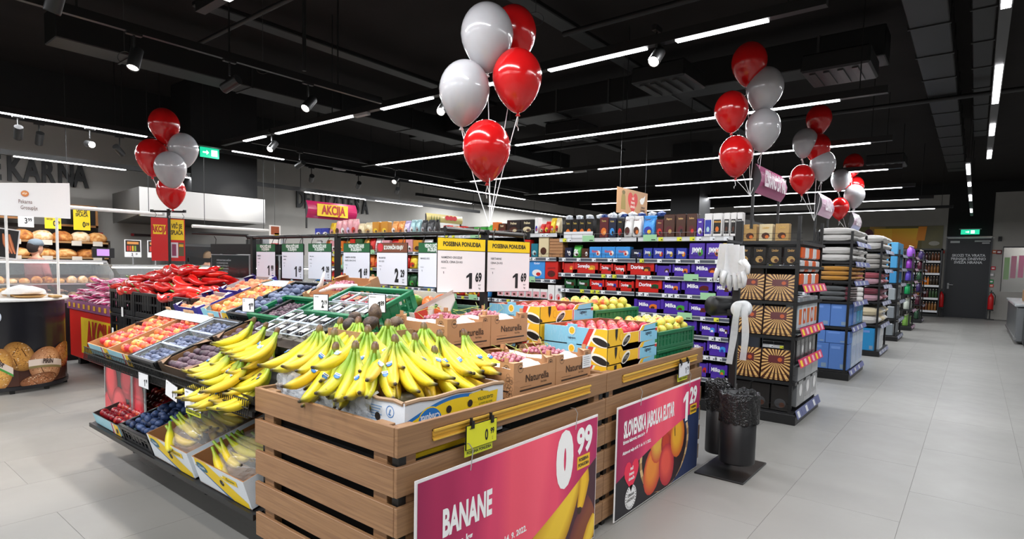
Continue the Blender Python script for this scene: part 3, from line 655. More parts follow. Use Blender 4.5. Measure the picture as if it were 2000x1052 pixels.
# ================================================================== fruit
def ico(sub):
    import bmesh
    b = bmesh.new(); bmesh.ops.create_icosphere(b, subdivisions=sub, radius=1); v = [tuple(x.co) for x in b.verts]; f = [tuple(q.index for q in x.verts) for x in b.faces]; b.free(); return v, f
ICO1, ICO2, ICO3 = ico(1), ico(2), ico(3)
def two_tone(name, c1, c2, c3, scale, rough, coat=0, bump=0, thr=(.35, .65), speck=None):
    m, t, b = new_mat(name); tc = t.nodes.new('ShaderNodeTexCoord'); oi = t.nodes.new('ShaderNodeObjectInfo')
    sc = t.nodes.new('ShaderNodeVectorMath'); sc.operation = 'ADD'; cb = t.nodes.new('ShaderNodeCombineXYZ'); ml = t.nodes.new('ShaderNodeMath'); ml.operation = 'MULTIPLY'; ml.inputs[1].default_value = 50
    t.links.new(oi.outputs['Random'], ml.inputs[0])
    for k in range(3): t.links.new(ml.outputs[0], cb.inputs[k])
    t.links.new(tc.outputs['Object'], sc.inputs[0]); t.links.new(cb.outputs[0], sc.inputs[1])
    n = t.nodes.new('ShaderNodeTexNoise'); n.inputs['Scale'].default_value = scale; n.inputs['Detail'].default_value = 3
    t.links.new(sc.outputs[0], n.inputs['Vector'])
    ad = t.nodes.new('ShaderNodeMath'); ad.operation = 'MULTIPLY_ADD'; ad.inputs[1].default_value = .3; ad.inputs[2].default_value = -.15
    t.links.new(oi.outputs['Random'], ad.inputs[0]); a2 = t.nodes.new('ShaderNodeMath'); a2.operation = 'ADD'; t.links.new(n.outputs[0], a2.inputs[0]); t.links.new(ad.outputs[0], a2.inputs[1])
    r = t.nodes.new('ShaderNodeValToRGB'); e = r.color_ramp.elements; e[0].position = thr[0]; e[0].color = lin(c1)+(1,); e[1].position = thr[1]; e[1].color = lin(c3)+(1,)
    k = e.new((thr[0]+thr[1])/2); k.color = lin(c2)+(1,)
    t.links.new(a2.outputs[0], r.inputs[0]); t.links.new(r.outputs[0], b.inputs['Base Color'])
    b.inputs['Roughness'].default_value = rough; b.inputs['Coat Weight'].default_value = coat
    if bump:
        n2 = t.nodes.new('ShaderNodeTexNoise'); n2.inputs['Scale'].default_value = scale*6; t.links.new(tc.outputs['Object'], n2.inputs['Vector'])
        bp = t.nodes.new('ShaderNodeBump'); bp.inputs['Strength'].default_value = bump; bp.inputs['Distance'].default_value = .003; t.links.new(n2.outputs[0], bp.inputs['Height']); t.links.new(bp.outputs[0], b.inputs['Normal'])
    MATS[name] = m; return m
NECT = two_tone('nectarine_skin', 'b8283a', 'e0603c', 'f0a650', 22, .3, .15, thr=(.36, .68))
PEACH = two_tone('peach_skin', 'c8664c', 'e2916a', 'f0b384', 24, .75, thr=(.3, .7))
ONECT = two_tone('orange_nectarine_skin', 'd5452e', 'f07c3c', 'f9ad5a', 22, .3, .1, thr=(.3, .62))
REDNECT = two_tone('red_nectarine_skin', '7c1220', 'b5262c', 'e07a34', 24, .22, .3, thr=(.42, .78))
PINKN = two_tone('pink_nectarine_skin', 'c22c44', 'e2505a', 'f29068', 22, .3, .15, thr=(.38, .72))
PLUM = two_tone('bloomed_plum_skin', '2f3550', '56617f', '7f8ba6', 30, .6, thr=(.3, .72))
PLUMD = two_tone('dark_blue_plum_skin', '1c2742', '30446e', '4e6490', 30, .5, thr=(.3, .7))
FIG = two_tone('dark_plum_skin', '2c1f2c', '47323f', '604656', 26, .5, thr=(.3, .7))
GRAPE = two_tone('red_grape_skin', '8e3f55', 'b4677a', 'd09aa2', 40, .35, .2, thr=(.3, .7))
APPLE = two_tone('bicolour_apple_skin', 'e2694a', 'edb84e', 'e4de62', 20, .28, .25, thr=(.30, .52))
MANGO = two_tone('mango_skin', 'd8622a', 'a8a83c', '5c8f34', 9, .35, .2, thr=(.34, .58))
AVO = two_tone('avocado_skin', '2a1f1c', '46352c', '5c4a3a', 30, .55, bump=.8)
PEPPER = two_tone('red_pepper_skin', 'a01014', 'd01e1c', 'e8382a', 14, .16, .5, thr=(.25, .7))
BREAD = two_tone('bread_crust', '9a5424', 'c8843e', 'e8bd80', 14, .7, bump=.5, thr=(.3, .7))
BREADW = two_tone('floured_crust', 'b97a42', 'dcb079', 'f0ddbd', 14, .8, bump=.5, thr=(.3, .7))
FOOD = two_tone('savoury_pastry', 'a85a24', 'd89038', 'efd28a', 30, .6, bump=.4, thr=(.3, .7))
def fruit_data(nm, mat, r, kind, stemc='4a3020', sub=2):
    V, Fc = (ICO2 if sub == 2 else ICO3); m = MB(); vs = []
    for x, y, z in V:
        if kind == 'round':
            d = math.hypot(x, y); k = 1-.10*math.exp(-(d/.32)**2)*(1 if z > 0 else .5); g = 1-.05*math.exp(-(y/.18)**2)*(1 if x > 0 else 0)
            vs.append((x*r*g, y*r*g, z*r*.96*k))
        elif kind == 'plum': vs.append((x*r*.86, y*r*.86, z*r*1.18))
        elif kind == 'apple':
            d = math.hypot(x, y); k = 1-.26*math.exp(-(d/.30)**2); vs.append((x*r*(1+.03*z), y*r*(1+.03*z), z*r*.92*k))
        elif kind == 'mango': vs.append((x*r*.84+.12*r*z, y*r*.74, z*r*1.22))
        elif kind == 'avocado': vs.append((x*r*(1-.28*max(0, z)), y*r*(1-.28*max(0, z)), z*r*1.28))
        else: vs.append((x*r, y*r, z*r))
    m.mesh(vs, Fc, 'ffffff'); me = m.data(nm, mat, True); return me
def fruit_proto(nm, label, cat, mat, r, kind, stem=True, group=None, sub=2):
    o = link(nm, fruit_data(nm, mat, r, kind, sub=sub)); tag(o, label, cat, group)
    if stem:
        MB().tube([(0, 0, r*.66), (.002, 0, r*.9), (.005, .001, r*1.02)], .0018, '4a3020', 5).build('stem', PLASTIC, o)
    o['_r'] = r; return o
OW = 'first second third fourth fifth sixth seventh eighth ninth tenth eleventh twelfth thirteenth fourteenth fifteenth sixteenth seventeenth eighteenth nineteenth twentieth'.split()
CW = 'one two three four five six seven eight nine ten eleven twelve thirteen fourteen fifteen sixteen seventeen eighteen nineteen twenty'.split()
def scatter(proto, M, wd, dp, z, label, group, first=[None], jit=.12, skew=True, lie=False, pile=0, seed=1, cnt=999, dens=2.02, zf=None):
    """hex-packed layer of one kind of fruit on a tilted tray; every fruit an object"""
    rr = random.Random(seed); r = proto['_r']; n = 0; used = proto.get('_used', 0)
    nx = max(1, int(wd/(r*dens))); ny = max(1, int(dp/(r*dens*.88)))
    for j in range(ny):
        for i in range(nx if j % 2 == 0 else max(1, nx-1)):
            if n >= cnt: break
            x = -wd/2+r+(wd-2*r)*((i+(0 if j % 2 == 0 else .5))/max(1, nx-1)) if nx > 1 else 0
            y = -dp/2+r+(dp-2*r)*(j/max(1, ny-1))
            zz = z+(zf(x/wd*2, y/dp*2) if zf else 0)
            p = M @ Vector((x+rr.uniform(-jit, jit)*r, y+rr.uniform(-jit, jit)*r, zz+rr.uniform(-.15, .25)*r))
            e = Euler((rr.uniform(-.7, .7), rr.uniform(-.7, .7), rr.uniform(0, 6.28))) if not lie else Euler((PI/2+rr.uniform(-.5, .5), rr.uniform(-.5, .5), rr.uniform(0, 6.28)))
            s = rr.uniform(.92, 1.06)
            lb = label if r < .016 else '%s, %s from left, row %s' % (label, OW[min(i, 19)], CW[min(j, 19)])
            if not proto.get('_used', 0):
                proto.location = p; proto.rotation_euler = e; proto['label'] = lb; proto['group'] = group; proto['_used'] = 1
            else: dup(proto, p, e, lb, group, s)
            n += 1
    return n
def TM(x, y, z, tilt=0, rz=0): return Matrix.Translation((x, y, z)) @ Matrix.Rotation(rz, 4, 'Z') @ Matrix.Rotation(tilt, 4, 'X')
TILT = math.radians(21.5)
def slot(xc, yf, zf, dp, tilt=TILT):
    """matrix of a tray whose front bottom edge lies at (yf, zf)"""
    return TM(xc, yf+dp/2*math.cos(tilt), zf+dp/2*math.sin(tilt), tilt)
# ================================================================== bananas
def banana_mat():
    m, t, b = new_mat('banana_peel'); a = t.nodes.new('ShaderNodeAttribute'); a.attribute_name = 'Col'
    tc = t.nodes.new('ShaderNodeTexCoord'); oi = t.nodes.new('ShaderNodeObjectInfo')
    hs = t.nodes.new('ShaderNodeHueSaturation'); mr = t.nodes.new('ShaderNodeMapRange'); mr.inputs[3].default_value = .492; mr.inputs[4].default_value = .53
    t.links.new(oi.outputs['Random'], mr.inputs[0]); t.links.new(mr.outputs[0], hs.inputs['Hue']); t.links.new(a.outputs['Color'], hs.inputs['Color'])
    n = t.nodes.new('ShaderNodeTexNoise'); n.inputs['Scale'].default_value = 60; n.inputs['Detail'].default_value = 4; t.links.new(tc.outputs['Object'], n.inputs['Vector'])
    r = t.nodes.new('ShaderNodeValToRGB'); r.color_ramp.elements[0].position = .27; r.color_ramp.elements[0].color = (.35, .22, .08, 1); r.color_ramp.elements[1].position = .34; r.color_ramp.elements[1].color = (1, 1, 1, 1)
    t.links.new(n.outputs[0], r.inputs[0]); mx = t.nodes.new('ShaderNodeMix'); mx.data_type = 'RGBA'; mx.blend_type = 'MULTIPLY'; mx.inputs[0].default_value = .8
    t.links.new(hs.outputs[0], mx.inputs[6]); t.links.new(r.outputs[0], mx.inputs[7]); t.links.new(mx.outputs[2], b.inputs['Base Color'])
    b.inputs['Roughness'].default_value = .42; b.inputs['Subsurface Weight'].default_value = .0
    return m
BAN = banana_mat()
def banana_curve(h0, h1, L, n=13):
    pts = [Vector((0, 0, 0))]; p = Vector((0, 0, 0))
    for i in range(n-1):
        t = i/(n-2); hd = math.radians(h0+(h1-h0)*t); p = p+Vector((math.cos(hd), 0, math.sin(hd)))*L/(n-1); pts.append(p.copy())
    return pts
def banana_data(h0, h1, L, green):
    pts = banana_curve(h0, h1, L); R = [.0070, .0070, .0100, .0160, .0198, .0214, .0220, .0218, .0208, .0185, .0140, .0074, .0054]
    gn, yl, tp = '84a22c', 'e0c02a', 'e2c22e'
    mixc = lambda a, b, t: '%02x%02x%02x' % tuple(int(int(a[i:i+2], 16)*(1-t)+int(b[i:i+2], 16)*t) for i in (0, 2, 4))
    cs = []
    for i in range(13):
        u = i/12; g = max(0, 1-u/(.34+.3*green)) if u < .7 else 0
        c = mixc(yl, gn, min(1, g*1.15+green*.25)) 
        if u > .80: c = mixc(c, 'c3c03a', (u-.80)*2)
        cs.append(c)
    cs[11] = 'a09030'; cs[12] = '3a2c1c'
    m = MB(); m.tube(pts, 0, None, 6, True, R, cs) if 0 else None
    # five-sided section with softened corners
    vs = []; vcs = []; n = 10
    for i, p in enumerate(pts):
        d = (pts[min(i+1, 12)]-pts[max(i-1, 0)]).normalized(); up = Vector((-d.z, 0, d.x)); sd = Vector((0, 1, 0))
        for k in range(n):
            t = 2*PI*k/n+PI/2; rr = R[i]*(1+.075*math.cos(5*(t-PI/2)))
            vs.append(tuple(p+up*rr*math.sin(t)+sd*rr*math.cos(t))); vcs.append(cs[i])
    fs = [(i*n+k, i*n+(k+1) % n, (i+1)*n+(k+1) % n, (i+1)*n+k) for i in range(12) for k in range(n)]
    fs += [tuple(range(n))[::-1], tuple(12*n+k for k in range(n))]
    m.mesh(vs, fs, None, vcs); return m.data('banana', BAN, True)
BV = [banana_data(-66, 6, .275, 0), banana_data(-76, 14, .27, .35), banana_data(-56, -2, .28, .15), banana_data(-80, 4, .255, .9)]
CROWN = MB().tube([(.002, 0, .024), (.005, 0, .014), (.010, 0, .002), (.014, 0, -.016)], 0, '6d4c34', 9, True, [.007, .013, .0145, .012], ['3a2218', '5e3c24', '6e5a2c', '8aa034']).data('crown', BAN, True)
def _st():
    m = MB(); m.poly([(x, y, 0) for x, y in ell(0, .003, .0125, .0105, 14)], '2a5fae'); m.poly([(x, y, .0003) for x, y in ell(0, .004, .0085, .0075, 12)], '4d86c8')
    m.poly([(-.013, -.014, .0006), (.013, -.014, .0006), (.013, -.003, .0006), (-.013, -.003, .0006)], 'e9eef5'); m.poly([(-.009, -.0105, .0009), (.009, -.0105, .0009), (.009, -.0065, .0009), (-.009, -.0065, .0009)], '2a5fae'); return m.data('sticker', GLOSSP)
STK = _st()
def bunch(loc, face, label, n=5, seed=1, roll=0, pitch=0, under=2, vset=(0, 1, 2), group='banana bunches', sticker=True, spread=15, sc=1.22):
    rr = random.Random(seed); az = math.atan2(face[1], face[0])
    t = thing('banana_bunch', label, 'bananas', loc, (roll, pitch, az), group); t.scale = (sc,)*3
    link('crown', CROWN, t)
    for i in range(n):
        a = (i-(n-1)/2)*math.radians(spread)+rr.uniform(-.03, .03); v = BV[rr.choice(vset)]
        y0 = (i-(n-1)/2)*.0075
        o = link('banana', v, t, (.012+.004*math.cos(a), y0, -.004), (rr.uniform(-.06, .06)+a*.75, rr.uniform(-.12, .06), a*.8)); o.scale = (rr.uniform(.95, 1.06),)*3
        if sticker and rr.random() < .75:
            k = rr.choice((5, 6)); me = o.data; c = Vector(); up = None
            vv = me.vertices; top = vv[k*10].co; c = (vv[k*10].co+vv[k*10+5].co)/2; nrm = (top-c).normalized(); side = rr.uniform(-.7, .7)
            nd = (nrm*math.cos(side)+Vector((0, 1, 0))*math.sin(side)).normalized(); d = (vv[(k+1)*10].co-vv[(k-1)*10].co).normalized(); R = d.cross(nd) if 0 else nd.cross(d)
            sk = link('sticker', STK, o); sk.matrix_local = frame(c+nd*((top-c).length*1.035), -R, nd.cross(-R)) @ Matrix.Diagonal((.85, .85, 1, 1))
    for i in range(under):
        a = (i-(under-1)/2)*math.radians(22)+rr.uniform(-.05, .05)
        o = link('banana', BV[rr.choice(vset)], t, (.012, (i-(under-1)/2)*.012, -.02), (rr.uniform(-.1, .1)+a*.6, .22, a)); o.scale = (.93,)*3
    return t
EYE = Vector((0, 0, 1.5))
GB = 'banana bunches heaped on the banana boxes'; q_ = 0
for i, (x, y, z, fx, fy, lab, n, vs) in enumerate((
    (-2.06, 1.52, 1.13, .62, -.78, 'green banana bunch over the front plastic, second from the near box corner', 3, (1, 3)),
    (-1.98, 1.56, 1.13, .72, -.70, 'dark green banana bunch over the near box corner', 3, (3, 1)),
    (-2.00, 1.68, 1.15, .93, -.36, 'large yellow-green banana bunch lying over the near box corner', 5, (0, 2)),
    (-2.05, 1.84, 1.14, .97, -.22, 'yellow banana bunch behind the near corner bunch', 4, (0, 2)),
    (-2.03, 1.98, 1.145, .98, -.16, 'yellow banana bunch pointing at the class extra lettering', 4, (0, 2)),
    (-2.01, 2.13, 1.14, .99, -.06, 'yellow banana bunch farthest right, touching the grape box', 4, (0, 2)),
    (-2.36, 1.62, 1.15, .66, -.75, 'yellow banana bunch above the middle of the front plastic', 5, (0, 1)),
    (-2.54, 1.66, 1.15, .55, -.84, 'big curved banana bunch at the left end of the near crate', 5, (1, 0)),
    (-2.16, 1.66, 1.18, .70, -.7, 'banana bunch in the second row with a dark crown', 5, (1, 0)),
    (-2.44, 1.82, 1.19, .5, -.86, 'upright banana bunch in front of the avocados', 5, (0, 1)),
    (-2.62, 1.84, 1.17, .4, -.9, 'banana bunch standing before the white-labelled punnets', 4, (0, 1)),
    (-2.24, 1.84, 1.19, .8, -.6, 'green banana bunch under the brown grape boxes', 5, (3, 1)),
    (-2.16, 2.00, 1.17, .9, -.4, 'banana bunch half hidden in the middle of the heap', 5, (0, 2)),
    (-2.34, 2.00, 1.18, .6, -.8, 'small green banana bunch nearest the mango box', 5, (3, 1)),
    (-2.26, 1.56, 1.10, .6, -.8, 'low banana bunch between the two banana boxes', 4, (0, 1)),
    (-1.98, 1.90, 1.08, .95, -.2, 'banana bunch low in the heap over the right box edge', 4, (0, 2)))):
    bunch((x, y, z), (fx, fy), lab, n, 10+i, 0, 0, 2 if n > 3 else 1, vs, GB)
GL = 'banana bunches on the black tray'
for i, (x, y, z, fx, fy, lab, n, vs) in enumerate((
    (-3.24, 1.69, 1.14, -.55, -.83, 'tall banana bunch beside the dark plums, upper left of the tray heap', 5, (0, 1)),
    (-3.03, 1.65, 1.13, -.45, -.9, 'bright yellow banana bunch in the middle of the upper tray row', 5, (0, 2)),
    (-2.84, 1.61, 1.12, -.25, -.97, 'yellow banana bunch at the right of the upper tray row', 5, (0, 2)),
    (-3.33, 1.57, .99, -.6, -.8, 'banana bunch spilling left over the tray edge', 5, (1, 0)),
    (-3.20, 1.54, .99, -.5, -.86, 'second banana bunch along the tray edge above the price tags', 5, (0, 1)),
    (-3.05, 1.53, .985, -.35, -.93, 'greenish banana bunch in the middle of the tray edge', 5, (1, 3)),
    (-2.74, 1.52, .985, -.5, -.86, 'banana bunch at the tray edge next to the oak crate', 5, (0, 1)),
    (-2.90, 1.50, .965, -.4, -.9, 'lowest banana bunch, its tips over the black basket edge', 4, (0, 2)),
    (-2.74, 1.46, .91, -.5, -.86, 'banana bunch pressed against the oak crate side', 5, (0, 1)),
    (-2.98, 1.46, .90, -.4, -.9, 'banana bunch lying flat on the bottom of the tray', 5, (0, 2)),
    (-3.2, 1.50, .90, -.3, -.95, 'banana bunch lying flat at the left of the tray', 5, (0, 2)),
    (-2.92, 1.64, 1.03, -.4, -.9, 'banana bunch in the middle of the tray heap between two rows', 5, (0, 1)),
    (-3.16, 1.66, 1.03, -.5, -.85, 'banana bunch under the tall upper left bunch', 4, (0, 1)))):
    bunch((x, y, z), (fx, fy), lab, n, 40+i, 0, .0, 1, vs, GL, sc=1.0)

# banana boxes on the oak crate
def banana_box(x0, x1, y0, y1, z0, z1, label, logo):
    t = thing('banana_box', label, 'box', ((x0+x1)/2, (y0+y1)/2, z0)); hx, hy, h = (x1-x0)/2, (y1-y0)/2, z1-z0; q = .006; W = 'dfe6ee'
    m = MB(); m.box(-hx, hx, -hy, hy, 0, q, 'b08c66')
    m.box(-hx, hx, -hy, -hy+q, 0, h, W, {'b': 'a07c58', 't': 'a07c58'}).box(-hx, hx, hy-q, hy, 0, h, W, {'f': 'a07c58'}).box(-hx, -hx+q, -hy+q, hy-q, 0, h, W, {'r': 'a07c58'}).box(hx-q, hx, -hy+q, hy-q, 0, h, W, {'l': 'a07c58', 't': 'a07c58'})
    m.box(-hx+.02, hx-.02, -hy+.02, hy-.02, h*.35, h*.7, '6f6446')
    m.build('carton', CARTON, t)
    lip = MB()
    for (a, b) in (((-hx, -hy), (hx, -hy)), ((hx, -hy), (hx, hy))):
        pts = [(a[0]+(b[0]-a[0])*k/8*.98, a[1]+(b[1]-a[1])*k/8, h+.004*math.sin(k*2.1)) for k in range(9)]; lip.tube(pts, .009, 'a08468', 6)
    lip.build('paper_lining', PAPER, t)
    # right side print: blue swoosh over yellow
    F = frame((hx+.001, 0, 0), YP, ZP); p = MB(); n = 20
    up = lambda u: .150+.064*math.sin(PI*min(1, u*.80/.78))
    for k in range(n):
        u0, u1 = k/n*.80, (k+1)/n*.80; a, b = -hy+2*hy*u0, -hy+2*hy*u1
        z0_, z1_ = up(u0), up(u1)
        p.poly(W3(F, [(a, 0), (b, 0), (b, z1_), (a, z0_)], 0), '1f74c4'); p.poly(W3(F, [(a, 0), (b, 0), (b, max(0, z1_-.014)), (a, max(0, z0_-.014))], .0008), 'f2cf1e')
    p.poly(W3(F, ell(-hy+.13, .120, .072, .072, 24), .0014), 'f2cf1e'); p.poly(W3(F, ell(-hy+.13, .120, .067, .067, 24), .002), '1f74c4'); 
    p.poly(W3(F, [(hy-.20, h*.60), (hy-.05, h*.62), (hy-.04, h*.88), (hy-.19, h*.86)], .0012), 'f2cf1e')
    for cy, cz in ((-hy+.235, .162), (hy-.225, .165)): p.poly(W3(F, ell(cy, cz, .016, .016, 14), .0024), '2a211c')
    b_ = [(.10, .13), (.14, .155), (.20, .15), (.22, .165), (.17, .175), (.11, .16)]
    p.poly(W3(F, [(.085+x-.1, h-.20+y+.05) for x, y in [(.06, .10), (.13, .088), (.19, .10), (.205, .125), (.15, .135), (.08, .13)]], .0018), 'f2cf1e')
    p.build('side_print', CARTON, t)
    if logo:
        text(t, 'Chiquita', F @ Vector((-hy+.13, .150, .003)), YN, (0, 0, -1), .024, 'e9f0fa', .9, .02)
        text(t, 'CLASS EXTRA', F @ Vector((hy-.125, h*.78, .003)), YN, (0, 0, -1), .013, '3f5a30', .9, .02); text(t, 'SELECTED QUALITY', F @ Vector((hy-.125, h*.68, .003)), YN, (0, 0, -1), .008, '3f5a30', .9, .01)
    # front print: 7 in a ring, small print, round air holes
    G = frame((0, -hy-.001, 0), XP, ZP); p = MB()
    for k in range(16):
        a = 2*PI*k/16; b = 2*PI*(k+1)/16
        p.poly(W3(G, [(hx-.085+.021*math.cos(a), h*.80+.021*math.sin(a)), (hx-.085+.021*math.cos(b), h*.80+.021*math.sin(b)), (hx-.085+.024*math.cos(b), h*.80+.024*math.sin(b)), (hx-.085+.024*math.cos(a), h*.80+.024*math.sin(a))], 0), '2f78c0')
    for k in range(9): p.poly(W3(G, [(-.02, h*.86-.011*k), (.07-.008*(k % 3), h*.86-.011*k), (.07-.008*(k % 3), h*.86-.011*k-.004), (-.02, h*.86-.011*k-.004)], 0), '7fa9d6')
    for cx in (-hx+.05, hx-.16): p.poly(W3(G, ell(cx, .150, .017, .017, 14), .0008), '2a211c')
    for k in range(8):
        u0, u1 = k/8, (k+1)/8; p.poly(W3(G, [(hx-.10+.1*u0, .0), (hx-.10+.1*u1, 0), (hx-.10+.1*u1, .03+.09*u1**1.2), (hx-.10+.1*u0, .03+.09*u0**1.2)], .0004), 'f2cf1e')
        p.poly(W3(G, [(hx-.10+.1*u0, .03+.09*u0**1.2), (hx-.10+.1*u1, .03+.09*u1**1.2), (hx-.10+.1*u1, .045+.09*u1**1.2), (hx-.10+.1*u0, .045+.09*u0**1.2)], .0004), '1f74c4')
    p.build('front_print', CARTON, t)
    text(t, '7', G @ Vector((hx-.085, h*.80, .0015)), XN, (0, 0, -1), .024, '2f78c0', .9, .01)
    return t
banana_box(-2.075, -1.665, 1.452, 2.04, .737, .962, 'white, yellow and blue banana box nearest the crate corner', True)
banana_box(-2.56, -2.10, 1.47, 2.04, .737, .962, 'second banana box, wrapped in clear plastic, at the left of the crate', False)
def clear_mat(name, tint='f4f8ff', a=.30):
    m, t, b = new_mat(name); tc = t.nodes.new('ShaderNodeTexCoord'); n = t.nodes.new('ShaderNodeTexNoise'); n.inputs['Scale'].default_value = 22; n.inputs['Detail'].default_value = 5; n.inputs['Distortion'].default_value = 1.5
    t.links.new(tc.outputs['Object'], n.inputs['Vector']); bp = t.nodes.new('ShaderNodeBump'); bp.inputs['Strength'].default_value = 1; bp.inputs['Distance'].default_value = .02
    t.links.new(n.outputs[0], bp.inputs['Height']); t.links.new(bp.outputs[0], b.inputs['Normal']); b.inputs['Base Color'].default_value = lin(tint)+(1,)
    b.inputs['Roughness'].default_value = .12; b.inputs['Alpha'].default_value = a; b.inputs['Coat Weight'].default_value = 1; b.inputs['Coat Roughness'].default_value = .06
    MATS[name] = m; return m
CLEARW, CLEARB = clear_mat('crinkled_film', 'eef4fa', .42), clear_mat('clear_bag', 'fbfbf6', .23)
def drape(label, x0, x1, y, zt, zb, bulge, seed, nx=34, nz=12, cat='plastic film'):
    m = MB(); vs = []; rr = random.Random(seed)
    for i in range(nx+1):
        for j in range(nz+1):
            u, v = i/nx, j/nz; x = x0+(x1-x0)*u; ph = noise.noise(Vector((u*9, v*5, seed)))
            yy = y-bulge*math.sin(v*PI*.9)*(1+.5*ph)-.02*noise.noise(Vector((u*22, v*9, seed+3))) ; z = zt+(zb-zt)*v+.016*noise.noise(Vector((u*8, v*2, seed+7)))*(1-v*.3)
            if j == 0: yy += .03
            vs.append((x, yy, z))
    fs = [(i*(nz+1)+j, (i+1)*(nz+1)+j, (i+1)*(nz+1)+j+1, i*(nz+1)+j+1) for i in range(nx) for j in range(nz)]
    m.mesh(vs, fs, 'ffffff'); o = m.build('plastic_liner', CLEARW, None, True); return tag(o, label, cat)
drape('crinkled clear plastic hanging over the front of the left banana box', -2.56, -2.09, 1.455, .985, .84, .02, 3)
drape('crinkled clear plastic over the front edge of the near banana box', -2.08, -1.84, 1.44, .975, .86, .015, 9, 20)

# ================================================================== grape boxes
def grape_box(x0, x1, y0, y1, z0, h, label, lined=True, seed=1, white=True, textr=True):
    wd, dp = x1-x0, y1-y0; KR = 'b98a62'
    t = carton_tray(label, TM((x0+x1)/2, (y0+y1)/2, z0), wd, dp, h*.80, KR, 'grape_box', h*.42, 'c09068', group='brown cardboard grape boxes'); hx, hy = wd/2, dp/2
    p = MB()
    for F, L in ((frame((hx+.0012, 0, 0), YP, ZP), dp), (frame((0, -hy-.0012, 0), XP, ZP), wd)):
        a = L/2; ink = '3a2a22'
        p.poly(W3(F, [(-a+.05, .035), (a-.03, .035), (a-.03, .043), (-a+.05, .043)], 0), ink)
        p.poly(W3(F, [(-a+.05, .055), (-a+.14, .055), (-a+.14, .0565), (-a+.05, .0565)], 0), ink); p.poly(W3(F, [(-a+.05, .022), (a-.06, .022), (a-.06, .0235), (-a+.05, .0235)], 0), ink)
        for c, r in (((-a+.052, h*.80), .021),):
            for k in range(18):
                u, v = 2*PI*k/18, 2*PI*(k+1)/18; p.poly(W3(F, [(c[0]+r*.9*math.cos(u), c[1]+r*.9*math.sin(u)), (c[0]+r*.9*math.cos(v), c[1]+r*.9*math.sin(v)), (c[0]+r*math.cos(v), c[1]+r*math.sin(v)), (c[0]+r*math.cos(u), c[1]+r*math.sin(u))], 0), ink)
            p.poly(W3(F, [(c[0]-.011, c[1]-.003), (c[0]+.011, c[1]-.003), (c[0]+.011, c[1]+.004), (c[0]-.011, c[1]+.004)], 0), ink)
        c = (a-.045, h*.80)
        for k in range(9):
            u = PI*k/8; p.poly(W3(F, [(c[0]+.012*math.cos(u-.12), c[1]+.012*math.sin(u-.12)), (c[0]+.019*math.cos(u-.08), c[1]+.019*math.sin(u-.08)), (c[0]+.019*math.cos(u+.08), c[1]+.019*math.sin(u+.08)), (c[0]+.012*math.cos(u+.12), c[1]+.012*math.sin(u+.12))], 0), ink)
        p.poly(W3(F, [(c[0]+.008*math.cos(PI*k/8), c[1]+.008*math.sin(PI*k/8)) for k in range(9)], 0), ink)
    G = frame((0, -hy-.0014, 0), XP, ZP); rr = random.Random(seed)
    for k in range(14):     # printed grapes near the corner
        c = (hx-.05+.04*rr.random()-.0, .02+.1*k/14+rr.uniform(-.01, .01)); r = .0105
        for j in range(10):
            u, v = 2*PI*j/10, 2*PI*(j+1)/10; p.poly(W3(G, [(c[0]+r*.88*math.cos(u), c[1]+r*.88*math.sin(u)), (c[0]+r*.88*math.cos(v), c[1]+r*.88*math.sin(v)), (c[0]+r*math.cos(v), c[1]+r*math.sin(v)), (c[0]+r*math.cos(u), c[1]+r*math.sin(u))], 0), '3a2a22')
    p.build('side_print', CARTON, t)
    if textr:
        text(t, 'Naturella', (hx+.0022, .015, h*.50), YP, ZP, .036, '33241c', 1.0, .004); text(t, 'Red Globe', (hx+.0022, .07, h*.34), YP, ZP, .010, '33241c', .8, .0)
        text(t, 'Naturella', (-.03, -hy-.0022, h*.50), XP, ZP, .03, '33241c', .78, .0)
    if white:
        m = MB(); n = 10; vs = []; rr = random.Random(seed+5)
        for i in range(n+1):
            for j in range(5):
                u, v = i/n, j/4; vs.append((-hx+.02+(wd-.04)*u, -hy+.012+.065*v+.015*math.sin(u*5), h*.78+.014*math.sin(v*PI)+.006*math.sin(u*9+seed)))
        m.mesh(vs, [(i*5+j, (i+1)*5+j, (i+1)*5+j+1, i*5+j+1) for i in range(n) for j in range(4)], 'f1eeee')
        vs = []
        for i in range(n+1):
            for j in range(5):
                u, v = i/n, j/4; vs.append((hx-.008-.075*v, -hy+.09+(dp-.18)*u, h*.70-.012*math.cos(u*PI*2)+.036*math.sin(v*PI*.8)))
        m.mesh(vs, [(i*5+j, (i+1)*5+j, (i+1)*5+j+1, i*5+j+1) for i in range(n) for j in range(4)], 'f1eeee')
        m.build('tissue_paper', solid('white_tissue', 'f2efee', .7, var=.01), t, True)
    return t
GP = fruit_proto('grape', 'round red grape in a brown grape box', 'grape', GRAPE, .0125, 'sphere', False, sub=2)
k_ = 0
